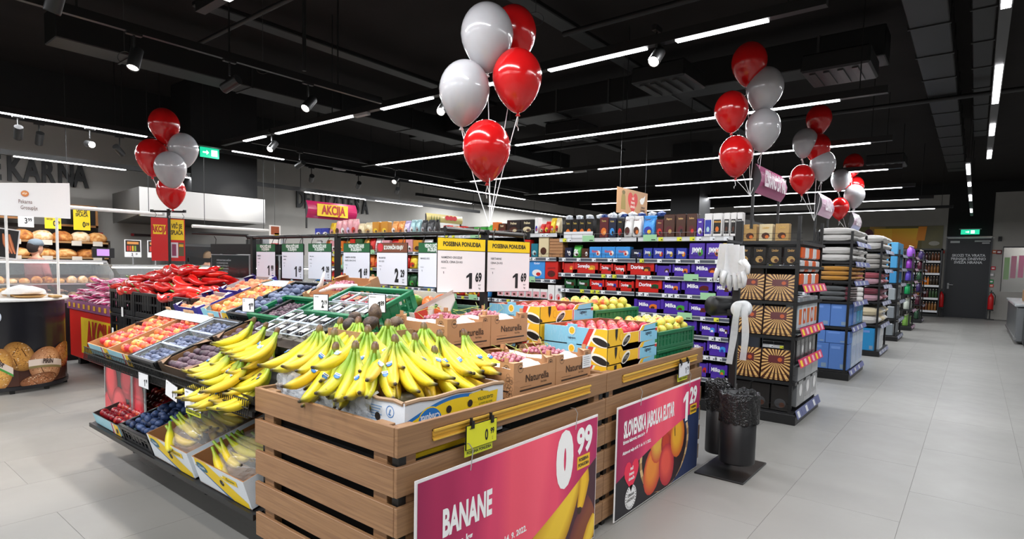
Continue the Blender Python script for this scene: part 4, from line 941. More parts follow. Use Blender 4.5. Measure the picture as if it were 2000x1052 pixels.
for x0, x1, y0, y1, z0, lab, gl in (
    (-2.06, -1.66, 2.11, 2.455, .86, 'brown grape box with white tissue, low row, beside the bananas', 'red grape in the low brown box beside the bananas'),
    (-2.06, -1.66, 2.462, 2.805, .86, 'brown grape box with a white sticker, low row, beside the yellow fruit boxes', 'red grape in the low brown box beside the yellow boxes'),
    (-2.50, -2.10, 2.11, 2.45, 1.035, 'brown grape box of the upper row, just above the banana crowns', 'red grape in the upper brown box above the bananas'),
    (-2.50, -2.10, 2.455, 2.79, 1.035, 'brown grape box of the upper row, beside the light blue carton', 'red grape in the upper brown box beside the light blue carton')):
    grape_box(x0, x1, y0, y1, z0, .185, lab, seed=k_)
    scatter(GP, TM((x0+x1)/2-.02, (y0+y1)/2+.03, z0, 0), .21, .15, .150, gl, gl.replace('grape in', 'grapes in', 1), seed=60+k_, jit=.35, zf=lambda u, v: .025*(1-u*u)*(1-v*v))
    st = MB(); rr = random.Random(k_)
    for k in range(5):
        a = Vector(((x0+x1)/2+rr.uniform(-.1, .08), (y0+y1)/2+rr.uniform(-.1, .1), z0+.16)); st.tube([a, a+Vector((rr.uniform(-.05, .05), rr.uniform(-.05, .05), .035)), a+Vector((rr.uniform(-.1, .1), rr.uniform(-.1, .1), .045+.03*rr.random()))], .0016, 'a8b85a', 5)
    tag(st.build('grape_stalks', PLASTIC), 'thin green grape stalks of the %s box %s' % ('low' if z0 < 1 else 'upper', 'near the bananas' if y0 < 2.3 else 'near the yellow cartons'), 'stalks'); k_ += 1
for y0, y1, s in ((2.11, 2.45, 'left'), (2.455, 2.79, 'right')): grape_box(-2.50, -2.10, y0, y1, .86, .172, 'brown grape box underneath the upper %s grape box' % s, seed=20+k_, white=False, textr=False)
lb = MB(); lb.box(0, .0015, -.045, .045, -.035, .035, 'e9ecef')
for k in range(5): lb.box(.0016, .002, -.035, .02+.01*(k % 2), .022-.011*k, .025-.011*k, '8f9499')
o = lb.build('paper_sticker', PAPER); o.location = (-1.655, 2.755, .975); tag(o, 'white paper sticker on the low grape box beside the yellow boxes', 'sticker')

# ================================================================== yellow and blue fruit boxes
def yb_box(x0, x1, y0, y1, z0, h, label, top=True, seed=0):
    hx, hy = (x1-x0)/2, (y1-y0)/2; t = thing('fruit_carton', label, 'box', ((x0+x1)/2, (y0+y1)/2, z0), 0, 'yellow and light blue fruit cartons'); q = .006
    BL, YE, RD, INN = '86c6e2', 'f3bf2a', 'd23a34', '8a4a34'; m = MB(); zf = h-.001
    m.box(-hx, hx, -hy, hy, 0, q, 'b08c66')
    m.box(-hx, hx, -hy, -hy+q, 0, zf, BL, {'b': INN, 't': 'e9e2dc'}).box(-hx, hx, hy-q, hy, 0, zf, BL, {'f': INN, 't': 'e9e2dc'}).box(-hx, -hx+q, -hy+q, hy-q, 0, zf, BL, {'r': 'b5603c', 't': 'e9e2dc'})
    # right side with its dip in the middle
    prof = [(-hy, zf), (-hy+.17, zf), (-hy+.20, zf-.035), (hy-.26, zf-.035), (hy-.22, zf-.004), (hy-.02, zf+.010), (hy, zf)]
    for a, b in zip(prof[:-1], prof[1:]):
        m.poly([(hx, a[0], 0), (hx, b[0], 0), (hx, b[0], b[1]), (hx, a[0], a[1])], YE); m.poly([(hx-q, b[0], 0), (hx-q, a[0], 0), (hx-q, a[0], a[1]), (hx-q, b[0], b[1])], INN); m.poly([(hx, a[0], a[1]), (hx, b[0], b[1]), (hx-q, b[0], b[1]), (hx-q, a[0], a[1])], 'e9e2dc')
    m.rbox(-.035-.02, .035-.02, -hy-.001, -hy+q, h-.002, h+.016, BL, .002)
    m.build('tray', CARTON, t)
    p = MB(); F = frame((hx+.0008, 0, 0), YP, ZP)
    R = lambda a, b, c, d, col, o=0: p.poly(W3(F, [(a, c), (b, c), (b, d), (a, d)], o), col)
    R(hy-.25, hy, 0, h*.66, BL); p.poly(W3(F, [(hy-.215, h*.6), (hy, h*.6), (hy, h*1.0), (hy-.02, h*1.02), (hy-.19, h*.93)], 0), BL)
    R(hy-.275, hy-.25, 0, h*.68, 'f3ece0', .0003); R(hy-.268, hy-.257, 0, h*.68, RD, .0006)
    R(hy-.03, hy, h*.52, h*.98, '2f8a46', .0006); R(hy-.03, hy, h*.52, h*.72, RD, .0008); R(hy-.03, hy, h*.70, h*.76, 'f4f4f0', .0009)
    for cx, cz, ro in ((-hy+.235, .032, .5),):
        p.poly(W3(F, ell(cx, cz, .060, .030, 16, 0, ro), .0004), 'f4efe4'); p.poly(W3(F, ell(cx, cz-.004, .050, .019, 16, 0, ro), .0008), '1e1d1b')
        for k in range(3): p.poly(W3(F, [(cx-.03+.018*k, cz-.012), (cx-.026+.018*k, cz-.012), (cx+.005+.014*k, cz+.012), (cx+.0+.014*k, cz+.012)], .0011), 'c9c3b6')
    p.poly(W3(F, [(-hy+.09, h*.97), (-hy+.122, h*.97), (-hy+.118, h*.55), (-hy+.105, h*.30), (-hy+.092, h*.6)], .0006), '1e1d1b'); 
    p.poly(W3(F, ell(-hy+.165, h*.5, .021, .026, 14), .0005), 'd9951c'); p.poly(W3(F, ell(-hy+.165, h*.5, .018, .023, 14), .0008), 'f3bf2a')
    G = frame((0, -hy-.0012, 0), XP, ZP)
    p.poly(W3(G, [(hx-.13, 0), (hx, 0), (hx, h-.002), (hx-.08, h-.002)], .0002), YE); p.poly(W3(G, [(hx-.165, 0), (hx-.125, 0), (hx-.075, h-.002), (hx-.10, h-.002)], .0004), 'f4efe4'); p.poly(W3(G, [(hx-.175, 0), (hx-.14, 0), (hx-.09, h-.002), (hx-.125, h-.002)], .0006), RD)
    p.poly(W3(G, [(min(x, hx), y) for x, y in ell(hx-.05, .034, .070, .031, 18, 0, -.3)], .0009), 'f4efe4'); p.poly(W3(G, [(min(x, hx), y) for x, y in ell(hx-.045, .030, .058, .021, 18, 0, -.3)], .0012), '1e1d1b')
    p.poly(W3(F, [(-hy, .008), (-hy+.03, .010), (-hy+.022, .024), (-hy, .034)], .001), '1e1d1b')
    p.poly(W3(G, ell(-.02, h*.78, .024, .026, 16), .0012), 'f4efe4'); p.poly(W3(G, ell(-.02, h*.78, .019, .021, 16), .0015), 'f3bf2a')
    for k in range(5): p.poly(W3(G, ell(-.02+.009*math.cos(k*1.26), h*.78+.010*math.sin(k*1.26), .0022, .0022, 6), .0018), '3a2a1a')
    rr = random.Random(seed)
    for k in range(26):
        x = rr.uniform(-hx+.01, hx-.2); z = rr.uniform(0, h*.7); p.poly(W3(G, [(x, z), (x+.0015, z), (x+.0015, z+.03), (x, z+.03)], .0003), 'b8def0')
    p.build('side_print', CARTON, t)
    text(t, 'Lagnasco', F @ Vector((hy-.135, h*.47, .0015)), YP, ZP, .024, '20304a', .72, .01); text(t, 'Group', F @ Vector((hy-.10, h*.27, .0015)), YP, ZP, .009, '4a5a70', .8, 0)
    text(t, 'Lagnasco', G @ Vector((-.02, h*.38, .0015)), XP, ZP, .013, '20304a', .8, .01)
    return t
hb = .109
for k in range(3): yb_box(-2.112, -1.66, 2.99, 3.665, 1.13-hb*(k+1), hb, 'yellow and light blue fruit carton in the front stack, %s' % ('on top, holding nectarines', 'second from the top', 'lowest, behind the oak plank')[k], k == 0, k)
for k in range(4): yb_box(-2.55, -2.13, 2.96, 3.61, 1.237-hb*(k+1), hb, 'yellow and light blue fruit carton in the rear stack, %s' % ('on top, with nectarines', 'second from the top', 'third from the top', 'lowest of four')[k], k == 0, 5+k)
PK = fruit_proto('nectarine', 'nectarine', 'nectarine', PINKN, .034, 'round')
scatter(PK, TM(-1.885, 3.32, 0, 0), .40, .60, 1.095, 'pink-red nectarine in the top carton of the front stack', 'nectarines in the front yellow carton', seed=71)
PK['_used'] = 1
scatter(PK, TM(-2.34, 3.28, 0, 0), .38, .58, 1.20, 'pink-red nectarine in the top carton of the rear stack', 'nectarines in the rear yellow carton', seed=72)
# green crates of apples
GREEN = '0c5e3c'
for k, (x0, x1, y0, y1, zt, h) in enumerate(((-2.10, -1.67, 3.69, 4.345, 1.058, .125), (-2.10, -1.67, 3.69, 4.345, .932, .125), (-2.55, -2.13, 3.63, 4.325, 1.18, .125), (-2.55, -2.13, 3.63, 4.325, 1.054, .125), (-2.55, -2.13, 3.63, 4.325, .928, .125))):
    plastic_crate(('green plastic crate heaped with yellow-red apples, front right of the island', 'green plastic crate under the front apple crate', 'green plastic crate of apples behind, nearest the chocolate shelves', 'green plastic crate second in the rear apple stack', 'green plastic crate lowest in the rear apple stack')[k], TM((x0+x1)/2, (y0+y1)/2, zt-h), x1-x0, y1-y0, h, '0a6a42', 'green apple crates', solid_=True)
AP = fruit_proto('apple', 'apple', 'apple', APPLE, .037, 'apple')
for (xc, yc, zt, s, lab) in ((-1.885, 4.02, 1.058, 1, 'front green crate'), (-2.34, 3.98, 1.18, 2, 'rear green crate')):
    scatter(AP, TM(xc, yc, 0), .38, .60, zt-.002, 'yellow-red apple in the bottom layer of the %s' % lab, 'apples in the %s' % lab, seed=80+s)
    scatter(AP, TM(xc, yc, 0), .33, .52, zt+.038, 'yellow-red apple heaped on top of the %s' % lab, 'apples heaped on the %s' % lab, seed=90+s, jit=.2)

# ================================================================== sloping display on the left
isl = thing('produce_display', 'black steel fruit display with two sloping shelves on small feet', 'display stand', (-3.8, 1.95, 0))
def L(x, y, z): return (x+3.8, y-1.95, z)
m = MB(TM(-0, 0, 0))
for (zf, zb, yf, yb) in ((.775, 1.285, 1.36, 2.66), (.275, .49, 1.36, 1.95)):
    F_ = [L(-4.99, yf, zf), L(-2.62, yf, zf), L(-2.62, yb, zb), L(-4.99, yb, zb)]
    m.poly(F_, '141415'); m.poly([(a, b, c-.02) for a, b, c in F_][::-1], '141415')
    m.box(L(-4.99, 0, 0)[0], L(-2.62, 0, 0)[0], yf-1.95-.012, yf-1.95, zf-.022, zf+.006, '151516')
m.build('shelf_boards', METAL, isl)
b = MB(); n = 118
for k in range(n+1):
    x = -4.99+2.37*k/n-.0+3.8; b.tube([(x, 1.335-1.95, .835), (x, 1.325-1.95, .755)], .0022, '1a1a1a', 4, False)
for z in (.84, .80, .755): b.tube([(-4.99+3.8, 1.33-1.95, z), (-2.62+3.8, 1.33-1.95, z)], .004, '1a1a1a', 5)
b.build('wire_basket_front', METAL, isl)
lg = MB()
for x in (-4.95, -4.23, -3.74, -3.0, -2.68):
    MB().box(x+3.8-.02, x+3.8+.02, -.33, -.29, .05, .30, '141414').build('leg', METAL, isl); MB().lathe([(.028, 0), (.028, .01), (.008, .016), (.008, .05)], '1a1a1a', 12, (x+3.8, -.31, 0)).build('foot', METAL, isl)
MB().box(-1.17, 1.17, .0, .62, .18, .22, '111111').box(-1.15, 1.17, .60, .64, .05, 1.25, '101010').box(-1.17, -1.14, -.3, .62, .05, 1.0, '131313').build('rear_frame', METAL, isl)
# pepper picture on the end
pp = thing('pepper_picture', 'printed panel with red peppers under the left end of the display', 'picture', (-4.95, 1.52, .25), 0)
F = frame((0,0,0), XP, ZP); pm = MB(F); pm.box(-.28, .52, .0, .46, -.01, 0, 'd8d8d8'); pm.build('panel', PAPER, pp)
pr = MB()
pr.poly(W3(F, [(-.27, .01), (.51, .01), (.51, .45), (-.27, .45)], .001), '3a3436')
for cx, cy, rx, ry, mc, ec, ro in ((-.12, .30, .13, .17, 'f04a50', '8c1020', .2), (.04, .14, .15, .14, 'f45058', '9c1424', -.2), (-.20, .10, .10, .12, 'd83040', '7c0f1c', 0), (.20, .34, .13, .13, 'f24a58', '9a1628', -.3), (.38, .22, .14, .20, 'ee4452', '88101e', .1)): blob2d(pr, F, cx, cy, rx, ry, mc, ec, .0016+.0002*(cx+1), rot=ro, clip=(-.27, .51, .01, .45))
pr.poly(W3(F, ell(-.10, .44, .03, .05, 10), .003), '4c8a34')
pr.build('printed_peppers', GLOSSP, pp)
MB(F).box(.30, .34, .1, .46, .002, .012, 'c8ccce').build('steel_strip', SATIN, pp)
# ------------------------------------------------------------------ trays on the upper slope
def stripes_front(t, wd, dp, h, mode):
    p = MB(); hy, hx = dp/2, wd/2; F = frame((0, -hy-.001, 0), XP, ZP); S = frame((hx+.001, 0, 0), YP, ZP)
    for G, a in ((F, hx), (S, hy)):
        p.poly(W3(G, [(a-.10, 0), (a, 0), (a, h*.98), (a-.08, h*.98)], 0), 'efc22c'); p.poly(W3(G, [(a-.12, 0), (a-.10, 0), (a-.08, h*.98), (a-.10, h*.98)], .0003), 'f4efe8')
        p.poly(W3(G, [(a-.145, 0), (a-.125, 0), (a-.105, h*.98), (a-.125, h*.98)], .0003), 'c83a3c'); p.poly(W3(G, ell(a-.045, h*.4, .028, .016, 12, 0, .7), .0006), '1e1d1b')
    p.build('side_print', CARTON, t)
def lid_flap(t, wd, dp, h, txt=True):
    q = MB(); hx, hy = wd/2, dp/2; q.box(-hx, hx, hy-.10, hy, h, h+.004, 'cfe6ea'); q.box(-hx, -hx+.05, -hy, hy, h-.004, h, 'b98a62') if 0 else None
    q.build('label_flap', PAPER, t)
D1 = .575
blue = lambda i: 'light blue and yellow carton of nectarines at the left end of the upper slope' if i == 0 else 'light blue and yellow carton of nectarines, second from the left end'
M1 = []
for i, xc in enumerate((-4.765, -4.36)):
    M = slot(xc, 1.375, .79, D1); M1.append(M)
    t = carton_tray(blue(i), M, .40, D1, .085, '9fd0de', 'fruit_carton', .0, 'b07e50', group='light blue nectarine cartons'); stripes_front(t, .40, D1, .085, 0)
    w_ = MB(); w_.box(-.2, -.12, D1/2-.006, D1/2, .08, .115, 'b98a62'); w_.box(.12, .2, D1/2-.006, D1/2, .08, .115, 'b98a62'); w_.build('corner_tabs', CARTON, t)
    lid_flap(t, .40, D1, .088)
NE = fruit_proto('nectarine', 'nectarine', 'nectarine', NECT, .031, 'round')
scatter(NE, M1[0], .37, .46, .055, 'red and yellow nectarine in the leftmost light blue carton', 'nectarines in the leftmost carton', seed=1)
NE['_used'] = 1
scatter(NE, M1[1], .37, .46, .055, 'red and yellow nectarine in the second light blue carton', 'nectarines in the second carton', seed=2)
# black crate with punnets of bloomed plums
Mp = slot(-3.963, 1.375, .79, D1); plastic_crate('black plastic crate of plum punnets in the middle of the upper slope', Mp, .40, D1, .09, '17181b', 'black fruit crates')
PL = fruit_proto('plum', 'plum', 'plum', PLUM, .0205, 'plum', False)
def punnet(M, x, y, z, wd, dp, h, label, group):
    t = thing('plastic_punnet', label, 'punnet', (M @ Vector((x, y, z))), M.to_euler(), group); m = MB()
    m.box(-wd/2+.008, wd/2-.008, -dp/2+.008, dp/2-.008, 0, .0015, 'dfe8f4')
    for sx, sy, nx_, ny in ((-1, 0, 0, 1), (1, 0, 0, 1), (0, -1, 1, 0), (0, 1, 1, 0)):
        a = [(sx*(wd/2-.008)+nx_*(-wd/2+.008), sy*(dp/2-.008)+ny*(-dp/2+.008), 0), (sx*(wd/2-.008)+nx_*(wd/2-.008), sy*(dp/2-.008)+ny*(dp/2-.008), 0), (sx*wd/2+nx_*wd/2, sy*dp/2+ny*dp/2, h), (sx*wd/2-nx_*wd/2, sy*dp/2-ny*dp/2, h)]
        m.poly(a, 'e4ecf6')
    m.build('clear_shell', CLEARB, t); r = MB(); r.tube([(-wd/2, -dp/2, h), (wd/2, -dp/2, h), (wd/2, dp/2, h), (-wd/2, dp/2, h), (-wd/2, -dp/2, h)], .0035, 'c7d3e2', 5); r.build('rim', POLY, t); return t
for j in range(3):
    lab = ('front', 'middle', 'rear')[j]
    punnet(Mp, 0, -.185+.185*j, .03, .36, .175, .055, 'clear punnet of grey-blue plums, %s of the black crate' % lab, 'plum punnets')
    scatter(PL, Mp @ Matrix.Translation((0, -.185+.185*j, 0)), .33, .15, .052, 'grey-blue plum in the %s punnet of the black crate' % lab, 'plums in the %s punnet' % lab, seed=30+j, lie=True, jit=.25, dens=1.95)
    PL['_used'] = 1
# brown cartons with dark plums
FG = fruit_proto('dark_plum', 'dark plum', 'plum', FIG, .027, 'round', False)
for j, (yy, zz) in enumerate(((1.39, .80), (1.70, .925))):
    M = slot(-3.55+.02*j, yy, zz, .30); carton_tray('black-brown carton of dark round plums, %s of two' % ('front', 'rear')[j], M, .40, .30, .075, '4a3a2c', 'fruit_carton', .03, '7a5a3c', group='dark plum cartons')
    scatter(FG, M, .36, .26, .05, 'dark round plum in the %s dark carton' % ('front', 'rear')[j], 'dark plums in the %s carton' % ('front', 'rear')[j], seed=40+j); FG['_used'] = 1
# black tray under the bananas
t = carton_tray('flat black tray under the heap of banana bunches', slot(-3.0, 1.375, .80, .40), .74, .40, .05, '1d1d1f', 'black_tray', 0, '202022')
# second row
def purple(xc, yf, zf, dp, lab, s):
    M = slot(xc, yf, zf, dp); t = carton_tray('purple carton of peaches, %s' % lab, M, .42, dp, .085, '3a2a86', 'fruit_carton', .03, 'b9b4b8', group='purple peach cartons')
    scatter(PE, M, .38, dp-.05, .05, 'velvety peach in the purple carton %s' % ('nearest the peppers' if s == 50 else 'by the board'), 'peaches in the purple carton, %s' % lab, seed=s); PE['_used'] = 1
PE = fruit_proto('peach', 'peach', 'peach', PEACH, .032, 'round')
purple(-4.80, 1.97, 1.03, .30, 'nearest the red peppers', 50); purple(-4.72, 2.29, 1.16, .30, 'behind, next to the information board', 51)
M = slot(-4.30, 1.965, 1.03, D1); t = carton_tray('yellow and light blue carton of orange nectarines in the rear row', M, .40, D1, .09, '9fd0de', 'fruit_carton', .03, 'a9784c', group='light blue nectarine cartons'); stripes_front(t, .40, D1, .09, 0); lid_flap(t, .4, D1, .09)
ON = fruit_proto('nectarine', 'nectarine', 'nectarine', ONECT, .035, 'round')
scatter(ON, M, .37, .46, .06, 'orange-red nectarine in the rear row carton', 'orange nectarines in the rear row', seed=52)
M = slot(-3.895, 1.965, 1.03, D1); plastic_crate('black plastic crate of loose plums in the rear row', M, .40, D1, .10, '17181b', 'black fruit crates')
PL2 = fruit_proto('plum', 'plum', 'plum', PLUM, .027, 'plum', False)
scatter(PL2, M, .36, .52, .065, 'large grey-blue plum in the rear black crate', 'plums in the rear black crate', seed=53, lie=True)
scatter(PL2, M, .28, .40, .10, 'large grey-blue plum heaped on rear black crate', 'plums heaped in the rear black crate', seed=54, lie=True, jit=.3, dens=2.3)
M = slot(-3.575, 1.955, 1.045, .30); plastic_crate('small green crate of dark grapes set on the slope', M, .42, .30, .10, '0a6a42', 'green fruit crates')
DG = fruit_proto('grape', 'dark grape', 'grape', FIG, .0165, 'sphere', False)
scatter(DG, M, .32, .22, .045, 'dark round grape in the small green crate', 'dark grapes in the green crate', seed=55, jit=.5, zf=lambda u, v: .015*(1-u*u))
M = slot(-3.42, 2.27, 1.17, .34); t = carton_tray('brown grape carton behind the small green crate', M, .42, .34, .09, 'b98a62', 'grape_box', .05, 'c09068', group='brown cardboard grape boxes')
scatter(GP, M @ Matrix.Translation((0, 0, 0)), .20, .15, .10, 'dusty red grape in the carton behind the small green crate', 'red grapes behind the green crate', seed=56, jit=.4)
ti = MB(); ti.tube([(-3.66, 2.38, 1.30), (-3.60, 2.36, 1.33), (-3.56, 2.36, 1.42)], .016, 'efecec', 8, True, [.02, .016, .006]).tube([(-3.58, 2.34, 1.28), (-3.4, 2.33, 1.32), (-3.22, 2.38, 1.335)], .014, 'efecec', 8, True, [.012, .018, .012])
tag(ti.build('white_tissue', solid('white_tissue', 'f2efee', .7), None, True), 'twisted white tissue sticking up from the grape carton behind the green crate', 'tissue')
M = slot(-2.80, 1.95, 1.085, .37); plastic_crate('large green crate of berry punnets, in the middle of the rear row', M, .56, .37, .13, '0a6a42', 'green fruit crates')
for k, (x, y) in enumerate(((-.19, -.09), (-.065, -.09), (.065, -.09), (.19, -.09), (-.19, .06), (-.065, .06), (.065, .06), (.19, .06))):
    t = punnet(M, x, y, .07, .115, .13, .045, 'berry punnet with %s label in the large green crate, %s from left' % ('white' if k < 4 else 'orange', OW[k % 4]), 'berry punnets '+('front' if k < 4 else 'back'))
    f = MB(); rr = random.Random(k)
    for q in range(16): 
        vx = [(a*.011+rr.uniform(-.045, .045)*1, b*.011, c*.011+.022) for a, b, c in ICO2[0][:1]]
    bb = MB()
    for q in range(20):
        cx, cy, cz = rr.uniform(-.043, .043), rr.uniform(-.05, .05), rr.uniform(.015, .036)
        bb.mesh([(cx+a*.012, cy+b*.012, cz+c*.012) for a, b, c in ICO1[0]], ICO1[1], ('2a1f2c' if k < 4 else 'a02030'))
    o = bb.build('berries', GLOSSP, t, True); o['kind'] = 'stuff'
    MB().box(-.022, .024, -.03, .012, .047, .0485, 'c9cacc' if k < 4 else 'b8694a').build('paper_label', PAPER, t)
for k, (x, y) in enumerate(((-.20, -.06), (-.08, -.06), (.04, -.06), (.16, -.06), (-.20, .08), (-.08, .08), (.04, .08), (.16, .08))):
    Mq = slot(-2.95, 1.66, .985, .36); t = punnet(Mq, x, y, .06, .112, .13, .04, 'dark berry punnet behind the bananas, %s row, %s from left' % ('front' if k < 4 else 'back', OW[k % 4]), 'blueberry punnets '+('front' if k < 4 else 'back'))
    bb = MB(); rr = random.Random(50+k)
    for q in range(20):
        cx, cy, cz = rr.uniform(-.043, .043), rr.uniform(-.05, .05), rr.uniform(.015, .033)
        bb.mesh([(cx+a*.011, cy+b*.011, cz+c*.011) for a, b, c in ICO1[0]], ICO1[1], '24242c')
    o = bb.build('berries', GLOSSP, t, True); o['kind'] = 'stuff'; MB().box(-.02, .026, -.028, .012, .043, .0445, 'd0d0d0').build('paper_label', PAPER, t)
carton_tray('low dark tray holding the white-labelled punnets', slot(-2.95, 1.66, .975, .36), .54, .34, .055, '2a2a2a', 'black_tray', 0, '4a4038')
# mango box and avocados
M = TM(-2.66, 2.42, 1.15, math.radians(18)); t = carton_tray('white mango carton with a printed side flap', M, .36, .34, .12, 'e9e6e2', 'mango_box', 0, 'dcd8d4')
q = MB(); q.poly([(.18, -.17, .12), (.18, .17, .12), (.20, .15, .15), (.20, -.15, .15)], 'e9e6e2'); S = frame((.186, 0, .0), YP, ZP)
q.poly(W3(S, [(-.17, 0), (-.10, 0), (-.06, .12), (-.17, .12)], 0), 'c43a2a'); q.poly(W3(S, [(.08, 0), (.17, 0), (.17, .08)], 0), '1d6a3c'); q.poly(W3(S, ell(.0, .06, .028, .035, 14), .001), 'd9602c'); q.poly(W3(S, [(-.015, .095), (0, .088), (.02, .1), (.0, .115)], .001), '3c7a34'); q.build('printed_flap', CARTON, t)
MG = fruit_proto('mango', 'mango', 'mango', MANGO, .048, 'mango', False, sub=3)
for k, (x, y, z, lab) in enumerate(((-.10, -.09, .075, 'green mango at the front left of the white carton'), (.06, -.09, .07, 'orange-green mango at the front right of the white carton'), (-.04, .03, .105, 'large green mango on top of the white carton'), (.08, .04, .10, 'orange-cheeked mango in the middle of the carton'), (-.12, .10, .08, 'green mango at the back left of the carton'), (.12, .12, .085, 'mango at the back right of the carton'))):
    dup(MG, M @ Vector((x, y, z)), (1.2, .3*k, .5+k), lab, 'mangoes in the white carton', 1.05) if k else (MG.__setattr__('location', M @ Vector((x, y, z))), MG.__setitem__('label', lab), MG.__setitem__('group', 'mangoes in the white carton'))
AV = fruit_proto('avocado', 'avocado', 'avocado', AVO, .036, 'avocado', True, sub=3)
for k, (x, y, z, lab) in enumerate(((-2.44, 1.92, 1.235, 'dark brown avocado highest, in front of the large green crate'), (-2.53, 1.86, 1.20, 'brown avocado left of the highest one, behind banana stems'), (-2.40, 1.86, 1.185, 'greenish avocado right of the highest one'), (-2.49, 1.80, 1.175, 'avocado low behind the banana crowns'), (-2.36, 1.99, 1.18, 'avocado beside the upper grape box'))):
    (dup(AV, (x, y, z), (.8, .4*k, k), lab, 'avocados') if k else (AV.__setattr__('location', (x, y, z)), AV.__setitem__('label', lab), AV.__setitem__('group', 'avocados')))
carton_tray('low brown tray under the avocados', TM(-2.45, 1.90, 1.10), .32, .30, .05, '9a7a58', 'brown_tray', 0, 'a98560')
for k, (x, y, z, rz, tl) in enumerate(((-2.80, 3.12, 1.03, 0, -.3), (-3.3, 3.1, 1.0, 0, -.3))):
    plastic_crate('green crate on the far slope, %s' % ('under the offer signs', 'behind the berry crate')[k], TM(x, y, z, tl, rz), .40, .36, .13, '0a5a3a', 'green crates on the far slope')

# ------------------------------------------------------------------ lower shelf
TL = math.radians(17)
M = slot(-4.67, 1.375, .285, .52, TL); t = carton_tray('yellow and light blue carton of dark red nectarines on the lower shelf', M, .50, .52, .085, '9fd0de', 'fruit_carton', 0, '3a3432', group='light blue nectarine cartons'); stripes_front(t, .50, .52, .085, 0)
RN = fruit_proto('red_nectarine', 'red nectarine', 'nectarine', REDNECT, .032, 'round')
scatter(RN, M, .46, .47, .06, 'dark red nectarine in the lower shelf carton', 'dark red nectarines on the lower shelf', seed=61)
M = slot(-4.12, 1.375, .285, .54, TL); plastic_crate('black crate heaped with dark blue plums on the lower shelf', M, .50, .54, .11, '131417', 'black fruit crates')
DB = fruit_proto('plum', 'plum', 'plum', PLUMD, .026, 'plum', False)
scatter(DB, M, .45, .48, .095, 'dark blue plum in the lower shelf crate', 'dark blue plums on the lower shelf', seed=62, lie=True, jit=.3)
scatter(DB, M, .30, .34, .128, 'dark blue plum on top of the lower shelf heap', 'dark blue plums heaped on the lower shelf', seed=63, lie=True, jit=.4, dens=2.4)
def low_banana_box(xc, label, s):
    M = slot(xc, 1.37, .285, .54, TL); wd, dp, h = .56, .54, .16; t = carton_tray(label, M, wd, dp, h, 'dde3e8', 'banana_box', 0, 'a9764a', group='white and yellow banana boxes on the lower shelf')
    F = frame((0, -dp/2-.001, 0), XP, ZP); p = MB(); hx = wd/2
    p.poly(W3(F, [(-hx+.03, h), (-hx+.16, h), (hx-.02, .03), (hx-.02, 0), (hx-.18, 0), (-hx+.03, h*.72)], 0), 'efcb22')
    p.poly(W3(F, [(-hx+.02, h*.72), (-hx+.03, h*.75), (hx-.19, 0), (hx-.22, 0)], .0004), '2b66a8'); p.poly(W3(F, ell(.02, h*.5, .022, .018, 14), .0008), '2a211c'); p.poly(W3(F, ell(-hx+.10, h*.74, .06, .022, 16, 0, -.2), .0008), '2f6a7c')
    p.poly(W3(F, [(hx-.22, h*.66), (hx-.08, h*.66), (hx-.08, h*.86), (hx-.22, h*.86)], .0008), 'efcb22'); p.build('side_print', CARTON, t)
    text(t, 'CLASS EXTRA', F @ Vector((hx-.15, h*.76, .002)), XP, ZP, .012, '4f6a30', .9, .01); text(t, 'Chiquita', F @ Vector((-hx+.10, h*.74, .002)), XP, ZP, .018, 'e9f0fa', .8, .01)
    b = thing('bag_of_bananas', 'clear plastic bag of pale bananas in the %s' % label.split(',')[0].replace('white and yellow banana box', 'box')+', '+label.split(',')[1].strip(), 'bag', M @ Vector((0, 0, h*.35)), M.to_euler(), 'bagged bananas')
    rr = random.Random(s)
    for k in range(16):
        o = link('banana', BV[rr.choice((0, 2))], b, (rr.uniform(-.20, -.08), -.20+.026*k, .15+.03*math.sin(k*.5)), (rr.uniform(-.3, .3), -.25, rr.uniform(-.35, .35))); o.scale = (1.1,)*3
    vs = []; n = 26; lv = [(.30, -.03), (.31, .04), (.28, .09), (.21, .13), (.12, .155), (.05, .17), (.0, .175)]
    for i, (r, z) in enumerate(lv):
        for k in range(n):
            a = 2*PI*k/n; f = 1+.10*noise.noise(Vector((math.cos(a)*3, math.sin(a)*3, i*.7+s)))+.05*math.sin(a*9+i)
            vs.append((r*.86*f*math.cos(a), r*.86*f*math.sin(a), z+.02*noise.noise(Vector((math.cos(a)*5, math.sin(a)*5, i+s)))))
    m = MB(); m.mesh(vs, [(i*n+k, i*n+(k+1) % n, (i+1)*n+(k+1) % n, (i+1)*n+k) for i in range(len(lv)-1) for k in range(n)], 'ffffff'); m.build('clear_bag', CLEARB, b, True)
low_banana_box(-3.565, 'white and yellow banana box, left one on the lower shelf', 3)
low_banana_box(-2.945, 'white and yellow banana box, right one beside the oak crate', 8)
